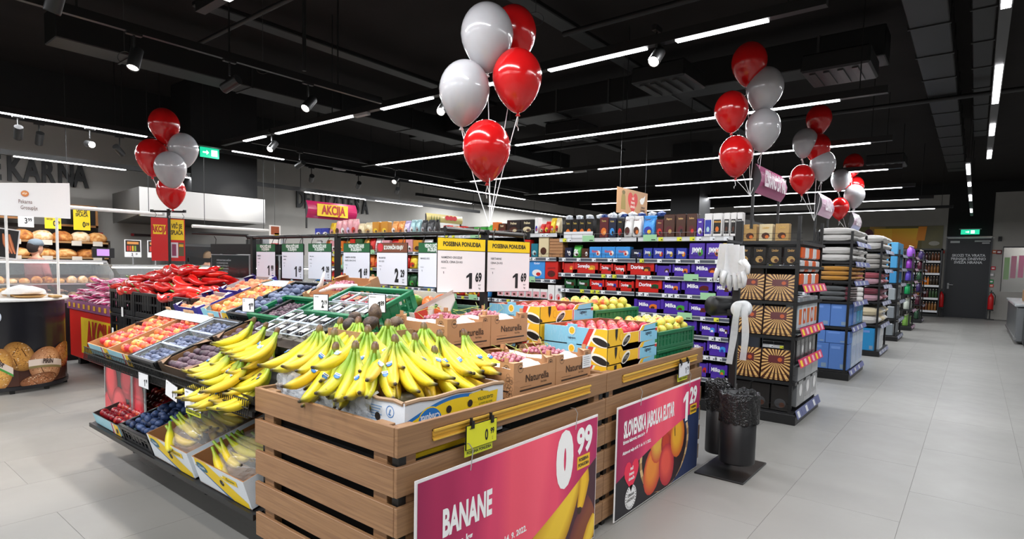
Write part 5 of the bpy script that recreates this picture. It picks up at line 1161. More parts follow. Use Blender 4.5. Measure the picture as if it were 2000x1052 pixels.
# tags
price_tag((-3.855, 1.318, .80), .145, .085, 'e6e7ea', 'white price tag on the wire basket under the plum crate', '1', '99', 'SLIVE', R=XP, clips=False)
price_tag((-3.44, 1.315, .80), .15, .085, 'e6e7ea', 'slanting white price tag on the wire basket under the dark plums', '1', '79', 'SLIVE', R=(1, 0, -.15), U=(.15, 0, 1), clips=False)
price_tag((-3.17, 1.312, .80), .19, .10, 'eef0f2', 'white 1,59 price tag with yellow tail under the banana tray', '1', '59', 'BANANE', R=XP, clips=False, tail='POSEBNA PONUDBA')
for k, (x, y, z, bg, ct, ttl, lab) in enumerate(((-3.79, 1.93, 1.235, '1', '99', 'SLIVE\nza kg', 'white 1,99 card standing between the plum crate and the small green crate'), (-2.95, 1.93, 1.30, '2', '19', 'GROZDJE', 'white 2,19 card standing before the brown grape carton'), (-2.44, 1.93, 1.325, '1', '89', 'BOROVNICE', 'white 1,89 card standing on the large green crate')))    :
    t = price_tag((x, y, z), .105, .09, 'eef0f2', lab, bg, ct, ttl, R=(1, .25, .02), clips=False, unit=None); MB().tube([(0, .005, -.09), (0, .02, -.20)], .004, '151515', 6).build('stake', BLKP, t)

# ================================================================== hanging signs over the island
RY = 2.82
rail = thing('sign_rail', 'black round rail on posts carrying the price signs over the fruit island', 'rail', (-3.9, RY, 1.70))
MB().tube([(-1.62, 0, 0), (1.45, 0, 0)], .016, '101010', 10).tube([(-1.62, -.02, .012), (-1.66, .34, .012)], .014, '101010', 10) .tube([(-1.62, .0, .02), (-1.95, -.38, .03)], .013, '101010', 10).tube([(1.42, -.36, .0), (1.42, .45, .0)], .017, '141414', 10).lathe([(.022, -.02), (.022, .02)], '101010', 10, (1.42, .45, 0)).build('rail_tubes', METAL, rail)
for x in (-1.53, -.17, 1.42): MB().box(x-.02, x+.02, -.018, .018, -1.6, .01, '0e0e0e').build('post', METAL, rail)
def hang_card(x0, x1, ztop, zbot, head, hcol, title, big, cents, label, y=RY-.02, R=XP, org=None, unit='kg', card='e9e9f2', tcol='eef4ee', group='price signs hanging from the black rail'):
    wd = (x1-x0) if org is None else x1; h = ztop-zbot
    t = thing('price_sign', label, 'price sign', ((x0+x1)/2, y, ztop) if org is None else org, 0, group); F = frame((0,0,0), R, ZP)
    f = lambda x, yy, o=.002: tuple(F @ Vector((x, yy, o)))
    hh = h*.22
    MB(F).box(-wd/2-.003, wd/2+.003, -h-.003, .003, -.006, -.001, '2a2a2c').build('frame', BLKP, t)
    MB(F).box(-wd/2, wd/2, -hh, 0, -.001, .001, hcol).build('header', PAPER, t); MB(F).box(-wd/2, wd/2, -h, -hh-.004, -.001, .001, card).build('card', PAPER, t)
    lines = head.split('\n'); hs = wd*.085 if len(lines) > 1 else wd*.095
    for i, ln in enumerate(lines): text(t, ln, f(.02 if hcol == '7a4630' else 0, -hh*(.5 if len(lines) == 1 else .32+.40*i)), R, ZP, hs*(.85 if len(lines) > 1 else .8), tcol, .62 if hcol != 'f5cf16' else .78, .03)
    if hcol == '7a4630':
        g = MB(); g.poly(W3(F, ell(-wd*.38, -hh*.45, wd*.095, wd*.095, 16), .002), 'd0303a'); g.build('red_badge', PAPER, t)
    for i, ln in enumerate(title.split('\n')): text(t, ln, f(-wd*.43, -hh-.045*h/.33-.028*i*h/.33), R, ZP, .013*h/.33, '33333a', .85, .005, 'LEFT')
    text(t, 'POREKLO', f(-wd*.43, -hh-.10*h/.33-.01), R, ZP, .006, '55555c', .9, 0, 'LEFT'); text(t, '1', f(-wd*.38, -hh-.125*h/.33-.012), R, ZP, .014, '33333a', .8, 0)
    if big:
        text(t, big, f(wd*.17, -h*.79), R, ZP, h*.30, '17171a', .62, .045); text(t, cents, f(wd*.36, -h*.73), R, ZP, h*.16, '17171a', .62, .04)
        text(t, 'eur', f(wd*.385, -h*.865), R, ZP, .012, '33333a', .9, 0); text(t, unit, f(wd*.385, -h*.93), R, ZP, .012, '33333a', .9, 0)
    for sx in (-wd*.36, wd*.36):
        pts = [f(sx, -.002, .003), f(sx, .03, -.006), f(sx+.01, .05, -.012), f(sx, .075, .01), f(sx-.008, .07, .022)]
        MB().tube(pts, .0028, '141414', 5).build('hook', METAL, t)
    return t
VS = 'VEDNO SVEŽE SADJE\nIN ZELENJAVA'; GRN = '1c5f36'
zt = 1.635
for x0, x1, zb, head, hc, title, big, cents, unit, lab in (
    (-5.33, -5.00, 1.33, VS, GRN, 'BRESKVE\nPLOSKE', '1', '99', 'kg', 'white sign 1,99 with green header, leftmost over the purple cartons'),
    (-4.88, -4.54, 1.33, VS, GRN, 'Nektarina\nrumena', '1', '69', 'kg', 'white sign 1,69 with green header over the orange nectarines'),
    (-4.46, -4.13, 1.34, VS, GRN, 'Slive, cena\nza kg', '1', '09', 'kg', 'white sign 1,09 with green header left of the black post'),
    (-3.96, -3.63, 1.33, VS, GRN, 'NAMIZNO GROZDJE\nRDEČE, CENA ZA KG', '1', '69', 'kg', 'white sign 1,69 with green header right of the black post'),
    (-3.54, -3.20, 1.33, 'IZ DOMAČIH KRAJEV', '7a4630', 'MALINE RID\nSLO 125G', '2', '29', 'kos', 'white sign 2,29 with brown wooden header and red badge'),
    (-3.08, -2.76, 1.33, VS, GRN, 'MANGO, KOS', '', '', 'kos', 'white mango sign with green header, half behind the yellow sign')):
    hang_card(x0, x1, zt, zb, head, hc, title, big, cents, lab, unit=unit)
for k, (y, ttl) in enumerate(((2.585, 'NAMIZNO GROZDJE\nRDEČE, CENA ZA KG'), (2.955, 'NEKTARINE\nCENA ZA KG'))):
    hang_card(0, .335, 0, -.325, 'POSEBNA PONUDBA', 'f5cf16', ttl, '1', '69', 'white sign 1,69 with yellow offer header, %s of two at the rail end' % ('left', 'right')[k], R=(.28, 1, 0), org=(-2.455+.07*k, y, 1.648), tcol='1d1d1d', card='efe9ec', group='yellow-headed offer signs')
# dark information boards at the left end
for k, (x, y, lab) in enumerate(((-5.86, 2.80, 'dark information board with pale lettering at the left end of the sign rail'), (-5.36, 2.93, 'dark board half hidden behind the first white price sign'), (-4.98, 2.95, 'narrow dark board between the first two white price signs'))):
    w2 = .66 if k == 0 else .34; t = thing('information_board', lab, 'board', (x, y, 1.64), 0, 'dark boards on the sign rail'); F = frame((0,0,0), (1, .12, 0), ZP)
    MB(F).box(-w2/2, w2/2, -.10, 0, -.012, 0, '111214').build('top_plate', METAL, t); MB(F).box(-w2/2+.01, w2/2-.01, -.34, -.105, -.012, 0, '9fa3a6').box(-w2/2+.018, w2/2-.018, -.333, -.112, 0, .002, '1c2629').build('board', GLOSSP, t)
    for i, ln in enumerate(('SPOŠTOVANE STRANKE, OBVEŠČAMO', 'DA SE REKLAMACIJE ZA SADJE', 'IN ZELENJAVO UPOŠTEVAJO LE', 'OB NAKUPU NA DAN NAKUPA', 'NA MESTU STRANI ODDELKA.') if k == 0 else ()): text(t, ln, F @ Vector((-.22, -.165-.028*i, .004)), (1, .12, 0), ZP, .014, 'aab4b6', .72, .01, 'LEFT')
    for sx in (-w2*.4, w2*.4): MB(F).tube([(sx, -.01, -.014), (sx, .05, -.02), (sx, .08, 0)], .004, '111111', 5).build('hook', METAL, t)
# ================================================================== red peppers in black crates, left of the island
for i in range(3):
    for j in range(2):
        for k in range(3):
            if j == 1 and k < 2: continue
            plastic_crate('large black crate %s the pepper stack, %s, %s row' % (('at the bottom of', 'in the middle of', 'on top of')[k], ('left', 'middle', 'right')[i], ('front', 'rear')[j]), TM(-6.42+.61*i, 2.22+.41*j, .47+.235*k), .60, .40, .23, '121214', 'black pepper crates', slots=4)
st = thing('crate_stand', 'low black stand under the pepper crates', 'stand', (-5.8, 2.4, 0))
MB().box(-.95, .95, -.38, .38, .39, .465, '111111').box(-.9, -.82, -.3, -.22, 0, .3, '111111').box(.82, .9, -.3, -.22, 0, .3, '111111').box(-.9, -.82, .22, .3, 0, .3, '111111').box(.82, .9, .22, .3, 0, .3, '111111').build('frame', METAL, st)
for (x, z) in ((-6.35, .92), (-6.62, .70)):
    tag(MB().box(x-.02, x+.02, 2.003, 2.006, z, z+.09, 'e8e8e8').build('crate_label', PAPER), 'small white label on the %s of the black pepper crates' % ('upper' if z > .8 else 'lower'), 'label')
def pepper_data(seed):
    rr = random.Random(seed); n = 9; R = [.012, .028, .034, .033, .030, .026, .020, .013, .005]; pts = []; b = rr.uniform(-.04, .04)
    for i in range(n): u = i/(n-1); pts.append(Vector((-.11+.22*u, b*math.sin(u*PI), .012*math.sin(u*5+seed))))
    m = MB(); vs = []; k = 10
    for i, p in enumerate(pts):
        for q in range(k):
            t = 2*PI*q/k; r = R[i]*(1+.10*math.sin(3*t+seed)+.05*math.sin(2*t+i)); vs.append((p.x, p.y+r*math.cos(t), p.z+r*.86*math.sin(t)))
    fs = [(i*k+q, i*k+(q+1) % k, (i+1)*k+(q+1) % k, (i+1)*k+q) for i in range(n-1) for q in range(k)]+[tuple(range(k))[::-1], tuple((n-1)*k+q for q in range(k))]
    m.mesh(vs, fs, 'ffffff'); return m.data('red_pepper', PEPPER, True)
PD = [pepper_data(s) for s in range(4)]; STEM = MB().tube([(-.105, 0, 0), (-.125, .004, .002), (-.15, .012, .01)], 0, '5e8a34', 6, True, [.010, .006, .005]).data('stem', PLASTIC, True)
rr = random.Random(5); cnt = 0
for lay in range(4):
    nx_, ny_ = 9-lay, 6-lay
    for j in range(ny_):
        for i in range(nx_):
            x = -6.66+lay*.12+i*.205+rr.uniform(-.03, .03); y = 2.08+lay*.06+j*.125+rr.uniform(-.02, .02)
            z = 1.155+lay*.07+rr.uniform(-.015, .02)
            if lay == 3 and (i < 1 or i > 4): continue
            if lay == 2 and x > -5.3: continue
            if lay < 2 and 1 <= j < ny_-1 and 1 <= i < nx_-1: continue
            o = link('red_pepper', PD[rr.randrange(4)], None, (x, y, z), (rr.uniform(-.3, .3), rr.uniform(-.18, .18), rr.choice((0, PI))+.2+rr.uniform(-.4, .4)))
            tag(o, 'long shiny red pepper, %s of the heap, %s from left, row %s' % (('bottom layer', 'second layer', 'third layer', 'top')[lay], OW[i], CW[j]), 'pepper', 'red peppers, %s' % ('bottom layer', 'second layer', 'third layer', 'fourth layer', 'top')[lay]); link('stem', STEM, o); o.scale = (1.3,)*3; cnt += 1
# red bin of radicchio
bn = thing('promotion_bin', 'red bin with yellow sale lettering holding magenta radicchio, behind the bakery counter', 'bin', (-8.75, 2.85, 0))
MB().rbox(-.95, .95, -.42, .42, .12, .77, 'd8261e', .01).build('bin_body', solid('red_board', 'd8261e', .45), bn)
MB().box(-.97, .97, -.44, .44, .77, .89, '9a5c86').box(-.94, .94, -.41, .41, .88, .90, '2a1a20').build('rim_band', GLOSSP, bn)
p = MB(); p.box(-.45, .93, -.424, -.421, .21, .68, 'efc81e').build('yellow_panel', PAPER, bn)
text(bn, 'AKCIJA', (.26, -.428, .445), XP, ZP, .34, 'c02a1c', .60, .04); pass
for k in range(9): MB().box(-.88+.2*k, -.80+.2*k, -.446, -.444, .80, .86, 'd9a030').build('small_label', PAPER, bn)
MB().box(-.9, -.8, -.35, -.25, 0, .17, '141414').box(.8, .9, -.35, -.25, 0, .17, '141414').box(-.95, .95, -.2, .4, .1, .17, '101010').build('feet', METAL, bn)
def radicchio(seed):
    rr = random.Random(seed); m = MB(); n, k = 8, 9; R = [.010, .026, .036, .038, .034, .026, .015, .004]; vs = []; vcs = []
    for i in range(n):
        for q in range(k):
            t = 2*PI*q/k; r = R[i]*(1+.12*math.sin(4*t+i*.8+seed)); vs.append((-.10+.20*i/(n-1), r*math.cos(t), r*.8*math.sin(t))); vcs.append(('f4e4ec', 'c8206a', '9a0f4c', 'e86aa0', '8c1048', 'd02a74', 'f0d0e0')[(q*2+i//3+seed) % 7])
    m.mesh(vs, [(i*k+q, i*k+(q+1) % k, (i+1)*k+(q+1) % k, (i+1)*k+q) for i in range(n-1) for q in range(k)]+[tuple(range(k))[::-1]], None, vcs); return m.data('radicchio', GLOSSP, True)
RD_ = [radicchio(s) for s in range(4)]
for lay in range(4):
    for j in range(8-lay):
        for i in range(14-2*lay):
            if lay < 2 and 0 < j < 7-lay and i > 0: continue
            x = -9.62+.13*lay+i*.135+rr.uniform(-.03, .03); y = 2.5+.05*lay+j*.10+rr.uniform(-.02, .02); z = .92+.075*lay+rr.uniform(-.015, .02)
            o = link('radicchio', RD_[rr.randrange(4)], None, (x, y, z), (rr.uniform(-.4, .4), rr.uniform(-.35, .35), 1.2+rr.uniform(-.6, .6)))
            tag(o, 'magenta and white radicchio, %s of the heap, %s from left, row %s' % (('lowest layer', 'second layer', 'third layer', 'fourth layer', 'top')[lay], OW[i], CW[j]), 'radicchio', 'radicchio heads, %s' % ('lowest layer', 'second layer', 'third layer', 'fourth layer', 'top')[lay])
# post with red and yellow sale boards behind the peppers
ps = thing('sale_sign', 'black post with one red and one yellow sale board under the left balloons', 'sign', (-7.48, 2.86, 0))
MB().box(-.015, .015, -.015, .015, 0, 2.06, '101010').tube([(-.02, -.17, 2.02), (.02, .17, 2.04)], .012, '101010', 8).lathe([(.02, 0), (.02, .03)], '101010', 8, (-.02, -.17, 2.01)).lathe([(.02, 0), (.02, .03)], '101010', 8, (.02, .17, 2.03)).box(-.2, .2, -.2, .2, 0, .015, '101010').build('post_and_bar', METAL, ps)
NF = (.18, 1, 0)
for sy, top in ((-.10, 0), (.088, 1)):
    F = frame((-.0+.015*sy, sy, 1.95), NF, ZP)
    MB(F).box(-.085, .085, -.50, 0, -.003, 0, 'c92a2a').build('red_board', GLOSSP, ps)
    f = lambda x, y, o=.002: tuple(F @ Vector((x, y, o)))
    if not top:
        MB(F).box(-.065, .065, -.19, -.08, .0, .001, 'f0cb20').build('yellow_panel', PAPER, ps); text(ps, 'AKCIJA', f(0, -.135), NF, ZP, .07, 'b82020', .5, .04)
    else:
        MB(F).box(-.075, .075, -.25, -.01, 0, .001, 'f0cb20').build('yellow_panel', PAPER, ps); text(ps, 'VEČ SE', f(0, -.09), NF, ZP, .05, '2a2410', .5, .03); text(ps, 'SPLAČA', f(0, -.165), NF, ZP, .05, '2a2410', .5, .03)
        MB(F).box(-.072, .01, -.46, -.28, 0, .001, 'd8cfd4').box(-.055, -.01, -.44, -.30, .001, .002, '8a3a58').box(.015, .072, -.44, -.28, 0, .001, '5a5236').box(.02, .066, -.33, -.30, .001, .002, 'd9a020').build('product_pictures', PAPER, ps)
for sy in (-.15, .15): MB().tube([(0, sy, 2.02), (.005, sy+.02, 1.98), (0, sy, 1.95)], .003, '222222', 5).build('hook', METAL, ps)

# ================================================================== bakery tasting counter at the left edge
KX, KY, KR_ = -8.50, 1.52, .56
kk = thing('tasting_counter', 'round dark bakery counter with printed loaves and a white top', 'counter', (KX, KY, 0))
A0, A1 = math.radians(-130), math.radians(130)
MB().lathe([(KR_-.01, .06), (KR_-.01, .99)], '16161c', 48, caps=False, a0=A0, a1=A1).lathe([(KR_+.005, .035), (KR_+.005, .075)], '38251d', 48, caps=False, a0=A0, a1=A1).build('curved_panel', solid('dark_laminate', '15151b', .28, coat=.3, var=.02), kk, True)
MB().lathe([(0, .985), (KR_+.025, .985), (KR_+.03, .99), (KR_+.03, 1.01), (KR_+.02, 1.015), (0, 1.015)], 'eceae6', 48).build('white_top', solid('white_laminate', 'e9e8e4', .3), kk, True)
for a in (-40, -5, 30, 70): MB().box(-.02, .02, -.02, .02, 0, .06, '121212', T=TM((KR_-.03)*math.cos(math.radians(a)), (KR_-.03)*math.sin(math.radians(a)), 0)).build('foot', METAL, kk)
def curved(parent, a_c, zc, pts, col, cols=None, name='printed_loaf', off=.002, mb=None):
    """flat print wrapped round the counter; pts in (arc metres, z)"""
    g = mb or MB(); out = []
    for x, z in pts: a = math.radians(a_c)+x/KR_; r = KR_+off; out.append((r*math.cos(a), r*math.sin(a), zc+z))
    g.poly(out, col, cols); return g
def loaf_print(a_c, zc, rx, rz, mid, edge, rot, name, off=.0012, clipz=.07, n=26, crack=None):
    g = MB(); o = ell(0, 0, rx, rz, n, 0, rot); rings = [1, .82, .6, .35, .0]
    def mixc(t): return '%02x%02x%02x' % tuple(int(int(edge[i:i+2], 16)*(1-t)+int(mid[i:i+2], 16)*t) for i in (0, 2, 4))
    tn = [0, .45, .8, 1, 1]; rr = random.Random(int(a_c*7+900))
    for i in range(4):
        for k in range(n):
            k2 = (k+1) % n; q = [(o[k][0]*rings[i], o[k][1]*rings[i]), (o[k2][0]*rings[i], o[k2][1]*rings[i]), (o[k2][0]*rings[i+1], o[k2][1]*rings[i+1]), (o[k][0]*rings[i+1], o[k][1]*rings[i+1])]
            q = [(x, max(z, clipz-zc)) for x, z in q]
            a = mixc(tn[i]*rr.uniform(.8, 1)); b = mixc(tn[i+1]*rr.uniform(.8, 1)); curved(kk, a_c, zc, q, None, [a, a, b, b], off=off, mb=g)
    if crack:
        for s in crack: curved(kk, a_c, zc, [(s[0]*rx, s[1]*rz), (s[2]*rx, s[3]*rz), (s[2]*rx+.008, s[3]*rz+.004), (s[0]*rx+.008, s[1]*rz)], '5a3014', off=off+.001, mb=g)
    for k in range(150):      # seeds and flour on the printed crust
        r_ = rr.random()**.5*.93; t = rr.uniform(0, 2*PI); x, z = rx*r_*math.cos(t)*math.cos(rot)-rz*r_*math.sin(t)*math.sin(rot), rx*r_*math.cos(t)*math.sin(rot)+rz*r_*math.sin(t)*math.cos(rot)
        s_ = rr.uniform(.003, .008)
        if z+zc > clipz+.01: curved(kk, a_c, zc, [(x-s_, z-s_*.5), (x+s_, z-s_*.3), (x+s_*.6, z+s_*.6), (x-s_*.6, z+s_*.4)], rr.choice((edge, 'f0d8b0', '8a5a30', '5a3818')), off=off+.0006, mb=g)
    g.build(name, GLOSSP, kk)
CR = ((-.5, .1, -.1, .6), (.1, .5, .4, 0), (-.2, -.5, .3, -.3), (-.4, -.1, -.2, -.6))
CENT = 12
g = MB()
for k in range(14): curved(kk, CENT, 0, [(-.62+.085*k, .08), (-.62+.085*(k+1), .08), (-.62+.085*(k+1), .42), (-.62+.085*k, .42)], None, ['4a2414', '4a2414', '1a1418', '1a1418'], mb=g, off=-.004)
g.build('printed_ground', GLOSSP, kk)
loaf_print(CENT-10, .40, .13, .17, 'd89a4c', '7c5424', .5, 'printed_loaf', 0, crack=CR)
loaf_print(CENT-28, .27, .125, .23, 'f0b858', '9c642a', -.1, 'printed_loaf', .002, crack=CR)
loaf_print(CENT+44, .36, .22, .14, 'd08a54', '7c4826', .1, 'printed_loaf', 0, crack=CR)
loaf_print(CENT+17, .28, .19, .20, 'e0a87c', '94603c', .15, 'printed_loaf', .0022, crack=CR)
loaf_print(CENT+9, .12, .19, .075, 'c07c50', '7a4c30', .1, 'printed_loaf', .0034, crack=CR)
loaf_print(CENT-48, .45, .06, .05, 'e8e4dc', '9a8c74', 0, 'printed_bowl', .003)
for ac, zc, L_, tilt, cb, w1, w2, sz in ((CENT-28, .33, .24, -.7, '4c9a3e', 'SUPER', 'HLEB', .04), (CENT+17, .30, .38, -.12, '8a7a4a', 'PIRIN', 'PIREH KRUH', .05)):
    g = MB(); n = 10
    for k in range(n):
        u, v = -L_/2+L_*k/n, -L_/2+L_*(k+1)/n; zz = lambda x: x*tilt-.5*x*x; curved(kk, ac, zc, [(u, zz(u)-.04), (v, zz(v)-.04), (v, zz(v)+.045), (u, zz(u)+.045)], 'e6d3c4', off=.006, mb=g); curved(kk, ac, zc, [(u, zz(u)-.05), (v, zz(v)-.05), (v, zz(v)-.025), (u, zz(u)-.025)], cb, off=.007, mb=g)
    g.build('printed_band', PAPER, kk); a = math.radians(ac); R = Vector((-math.sin(a), math.cos(a), tilt)).normalized(); U = Vector((math.sin(a)*tilt, -math.cos(a)*tilt, 1)).normalized()
    text(kk, w1, ((KR_+.012)*math.cos(a), (KR_+.012)*math.sin(a), zc+.016), R, U, sz, '3a2a28', .7, .03)
# blue round badge
for k, (col, r, off) in enumerate((('e9eef6', .062, .003), ('2f6fc0', .057, .005), ('e9eef6', .0, .006))):
    if r: g = curved(kk, -18, .83, ell(0, 0, r, r*1.15, 20), col, off=off); g.build('round_badge', PAPER, kk)
g = curved(kk, -18, .83, [(-.056, -.02), (.056, -.02), (.056, .018), (-.056, .018)], 'dfe8f4', off=.007); g.build('badge_band', PAPER, kk)
a = math.radians(-18); text(kk, 'OKUSI', ((KR_+.010)*math.cos(a), (KR_+.010)*math.sin(a), .83), (-math.sin(a), math.cos(a), 0), ZP, .018, '2f6fc0', .8, .03)
# board on two poles
sb = thing('bakery_board', 'white board with a small orange bread emblem on two white poles', 'sign', (-8.3, 1.68, 1.015))
PA, PB = Vector((-8.335, 1.45, 0)), Vector((-8.15, 2.02, 0)); D = (PB-PA).normalized(); o0 = Vector((-8.3, 1.68, 1.015))
bl = [Vector((-8.42, 1.31, 0)), Vector((-8.19, 2.09, 0))]; Db = (bl[1]-bl[0]).normalized(); Lb = (bl[1]-bl[0]).length
N_ = 10; g = MB()
for k in range(N_):
    u, v = k/N_, (k+1)/N_; w3 = lambda t: bl[0]+Db*Lb*t+Vector((.03*math.sin(t*PI), 0, 0))-o0
    a, b = w3(u), w3(v); za = lambda t: (.895+.0*t, 1.225+.075*t)
    g.poly([(a.x, a.y, za(u)[0]), (b.x, b.y, za(v)[0]), (b.x, b.y, za(v)[1]), (a.x, a.y, za(u)[1])], 'f2f3f6'); g.poly([(a.x-.01, a.y, za(u)[0]), (b.x-.01, b.y, za(v)[0]), (b.x-.01, b.y, za(v)[1]), (a.x-.01, a.y, za(u)[1])][::-1], 'e8e8ea')
g.build('board', PAPER, sb)
for tt in (.30, .84):
    q = bl[0]+Db*Lb*tt-o0; MB().tube([(q.x, q.y, 0), (q.x+.01, q.y, .9)], .014, 'e6e6e6', 10).build('pole', solid('white_enamel', 'e8e8e6', .35), sb)
m0 = (bl[0]+bl[1])/2-o0; text(sb, 'Pekarna', (m0.x+.045, m0.y+.0, 1.055), Db, ZP, .042, '6a4a42', .62, -.005); text(sb, 'Grosuplje', (m0.x+.05, m0.y+.03, .99), Db, ZP, .042, '6a4a42', .62, -.005)
g = MB(); Fb = frame((m0.x+.04, m0.y, 1.145), Db, ZP)
blob2d(g, Fb, 0, 0, .034, .034, 'e8a060', 'c8682c', .0, 14); g.poly(W3(Fb, [(-.02, -.01), (.0, .004), (-.004, .012), (-.024, .0)], .003), 'f4e8dc'); g.poly(W3(Fb, [(.0, -.012), (.02, .002), (.016, .01), (-.004, -.004)], .003), 'f4e8dc'); g.build('bread_emblem', PAPER, sb)
def plate(x, y, r, lab, z=1.018, col='c79a5c', h=.028): return tag(MB().lathe([(r*.55, 0), (r*.75, .004), (r, h), (r*.97, h), (r*.7, .010), (0, .009)], col, 28, (x, y, z)).build('wooden_plate', vc('turned_wood', .5), None, True), lab, 'plate', 'plates on the tasting counter')
plate(-8.13, 1.68, .155, 'round wooden plate at the front edge of the tasting counter'); plate(-8.38, 1.36, .14, 'wooden bowl at the left edge of the tasting counter', h=.09)
tag(MB().rbox(-8.22, -8.02, 1.86, 1.95, 1.016, 1.04, 'c9a066', .006).build('chopping_board', vc('turned_wood', .5)), 'small wooden board right of the plate on the tasting counter', 'board')
tag(MB().rbox(-8.75, -8.35, 1.55, 1.85, 1.016, 1.10, 'c2955a', .01).build('wooden_tray', vc('turned_wood', .5)), 'pale wooden tray behind the white cloth on the tasting counter', 'tray')
V, Fc = ICO3; vs = []
for x, y, z in V:
    k = 1+.25*noise.noise(Vector((x*2, y*2, z*2)))+.08*noise.noise(Vector((x*7, y*7, z*7))); vs.append((x*.10*k, y*.19*k, max(z, -.1)*.085*k))
o = MB().mesh(vs, Fc, 'f1efec').build('bundled_cloth', vc('cotton_cloth', .9, bump=.3, bscale=80), None, True); o.location = (-8.22, 1.66, 1.062); tag(o, 'bundled white cloth lying behind the round plate on the tasting counter', 'cloth')

# ================================================================== bakery wall
def wall_word(s, y, z, h, lab, sx=.85, pitch=.22):
    t = thing('wall_lettering', lab, 'lettering', (XL+.02, y, z)); c = bpy.data.curves.new('letters', 'FONT')
    adv = 0; wds = {'I': .34, 'J': .55, 'L': .56, 'E': .62, 'A': .74, 'K': .72, 'R': .70, 'N': .76, 'D': .74, 'T': .62, 'S': .66, 'P': .68}
    for ch in s:
        c = bpy.data.curves.new('letter', 'FONT'); c.body = ch; c.size = 1; c.extrude = .03; c.offset = .035; c.align_y = 'CENTER'; c.resolution_u = 3
        o = bpy.data.objects.new('src', c); COL.objects.link(o); dg = bpy.context.evaluated_depsgraph_get(); dg.update(); me = bpy.data.meshes.new_from_object(o.evaluated_get(dg)); bpy.data.objects.remove(o)
        me.materials.clear(); me.materials.append(BLK); q = link('letter', me, t); k = h/.70
        q.matrix_local = frame((.03, adv, 0), YP, ZP) @ Matrix.Diagonal((k*sx, k, k, 1)); adv += pitch if ch != 'I' else pitch*.6
    return t
wall_word('PEKARNA', 1.90, 2.88, .40, 'black raised bakery lettering on the left wall, cut by the edge of the picture', .56, .226)
wall_word('DELIKATESA', 7.56, 2.90, .38, 'black raised delicatessen lettering on the wall behind the sale sign', .50, .218)
def menu(y0, y1, z0, z1, lab, txt=None):
    t = thing('menu_board', lab, 'board', (XL+.35, (y0+y1)/2, z0)); w2, h = (y1-y0)/2, z1-z0; F = frame((0,0,0), YP, ZP)
    MB(F).box(-w2, w2, 0, h, -.03, 0, '15120f').build('black_board', METAL, t)
    for a, b, c, d in ((-w2, w2, 0, .035), (-w2, w2, h-.035, h), (-w2, -w2+.035, 0, h), (w2-.035, w2, 0, h)): MB(F).box(a, b, c, d, 0, .02, 'a5713f').build('wood_frame', vc('turned_wood', .5), t)
    if txt: text(t, txt, F @ Vector((0, h*.5, .004)), YP, ZP, h*.36, 'e8e4dc', .9, .03)
    return t
menu(1.0, 2.58, 2.06, 2.36, 'long black menu board with wooden frame above the loaves, left of the white board', 'KRUH IN SKJE'); menu(2.9, 3.52, 1.98, 2.36, 'black board with wooden frame right of the white bakery board')
def small_card(x, y, z, w_, h, col, lab, lines, tcol='1c1c1c', R=YP, U=ZP, name='price_card', grp='bakery price cards', pics=None):
    t = thing(name, lab, 'price card', (x, y, z), 0, grp); F = frame((0,0,0), R, U); MB(F).box(-w_/2, w_/2, -h/2, h/2, -.004, 0, col).build('card', PAPER, t)
    for s, px, py, hh in lines: text(t, s, F @ Vector((px*w_, py*h, .002)), R, U, hh*h, tcol, .7, .03)
    if pics:
        g = MB(F); g.box(-w_*.44, w_*.44, -h*.2, h*.46, 0, .001, '2c221c'); 
        for k, c in enumerate(pics): g.box(-w_*.36+w_*.15*k, -w_*.26+w_*.15*k, -h*.15, h*.15, .001, .002, c)
        g.box(-w_*.34, w_*.34, h*.24, h*.38, .001, .002, 'd89048'); g.build('picture', PAPER, t)
    return t
small_card(-12.0, 2.47, 2.02, .20, .19, 'ecedef', 'white 3,99 card hung under the long menu board', (('3', .0, 0, .45), ('99', .25, .1, .28)))
small_card(-12.0, 2.82, 2.03, .22, .22, 'f4d51e', 'yellow 0,29 card, left of the two under the boards', (('0', .1, -.12, .38), ('29', .32, -.05, .22), ('AKCIJA', -.2, .2, .12)))
small_card(-12.0, 3.22, 2.10, .24, .36, 'f4d51e', 'yellow 0,39 card, right of the two under the boards', (('VEČ SE', 0, .36, .14), ('SPLAČA', 0, .20, .14), ('0', .12, -.25, .24), ('39', .32, -.22, .14)))
shf = thing('bread_shelves', 'wooden wall shelves full of loaves behind the bakery counter', 'shelf', (-12.15, 2.3, 0))
for z in (1.10, 1.46, 1.72): MB().box(-.3, .28, -1.5, 1.28, z-.03, z, '8a6238').build('shelf_board', WOODB, shf)
MB().box(-.33, -.30, -1.5, 1.28, .2, 2.0, '2a2018').box(-.3, .28, 1.26, 1.29, .2, 1.75, '2a2018').build('back_panel', METAL, shf)
for k, y in enumerate((-.9, -.45, .0, .4, .8, 1.1)):
    for z in (1.70, 1.44): MB().box(.285, .295, y-.07, y+.07, z-.05, z+.03, 'cfc6b8').build('shelf_label', PAPER, shf)
def loaf(x, y, z, rx, ry, rz, lab, mat=BREAD, seed=0, sc_=3, rot=0, cat='bread', grp='loaves on the bakery shelves', name='loaf'):
    V, Fc = ICO3; vs = []
    for a, b, c in V:
        k = 1+.06*noise.noise(Vector((a*2+seed, b*2, c*2))); s = .0
        if sc_ and c > .2: s = -.05*max(0, math.cos((b*ry*2.0/.16+a*.5)*sc_))**6
        vs.append((a*rx*k, b*ry*k, max(c, -.45)*rz*k*(1+s)))
    o = MB().mesh(vs, Fc, 'ffffff').build(name, mat, None, True); o.location = (x, y, z+rz*.45); o.rotation_euler = (0, 0, rot); return tag(o, lab, cat, grp)
yy = [1.35, 1.75, 2.15, 2.42, 2.68, 2.95, 3.2, 3.44]
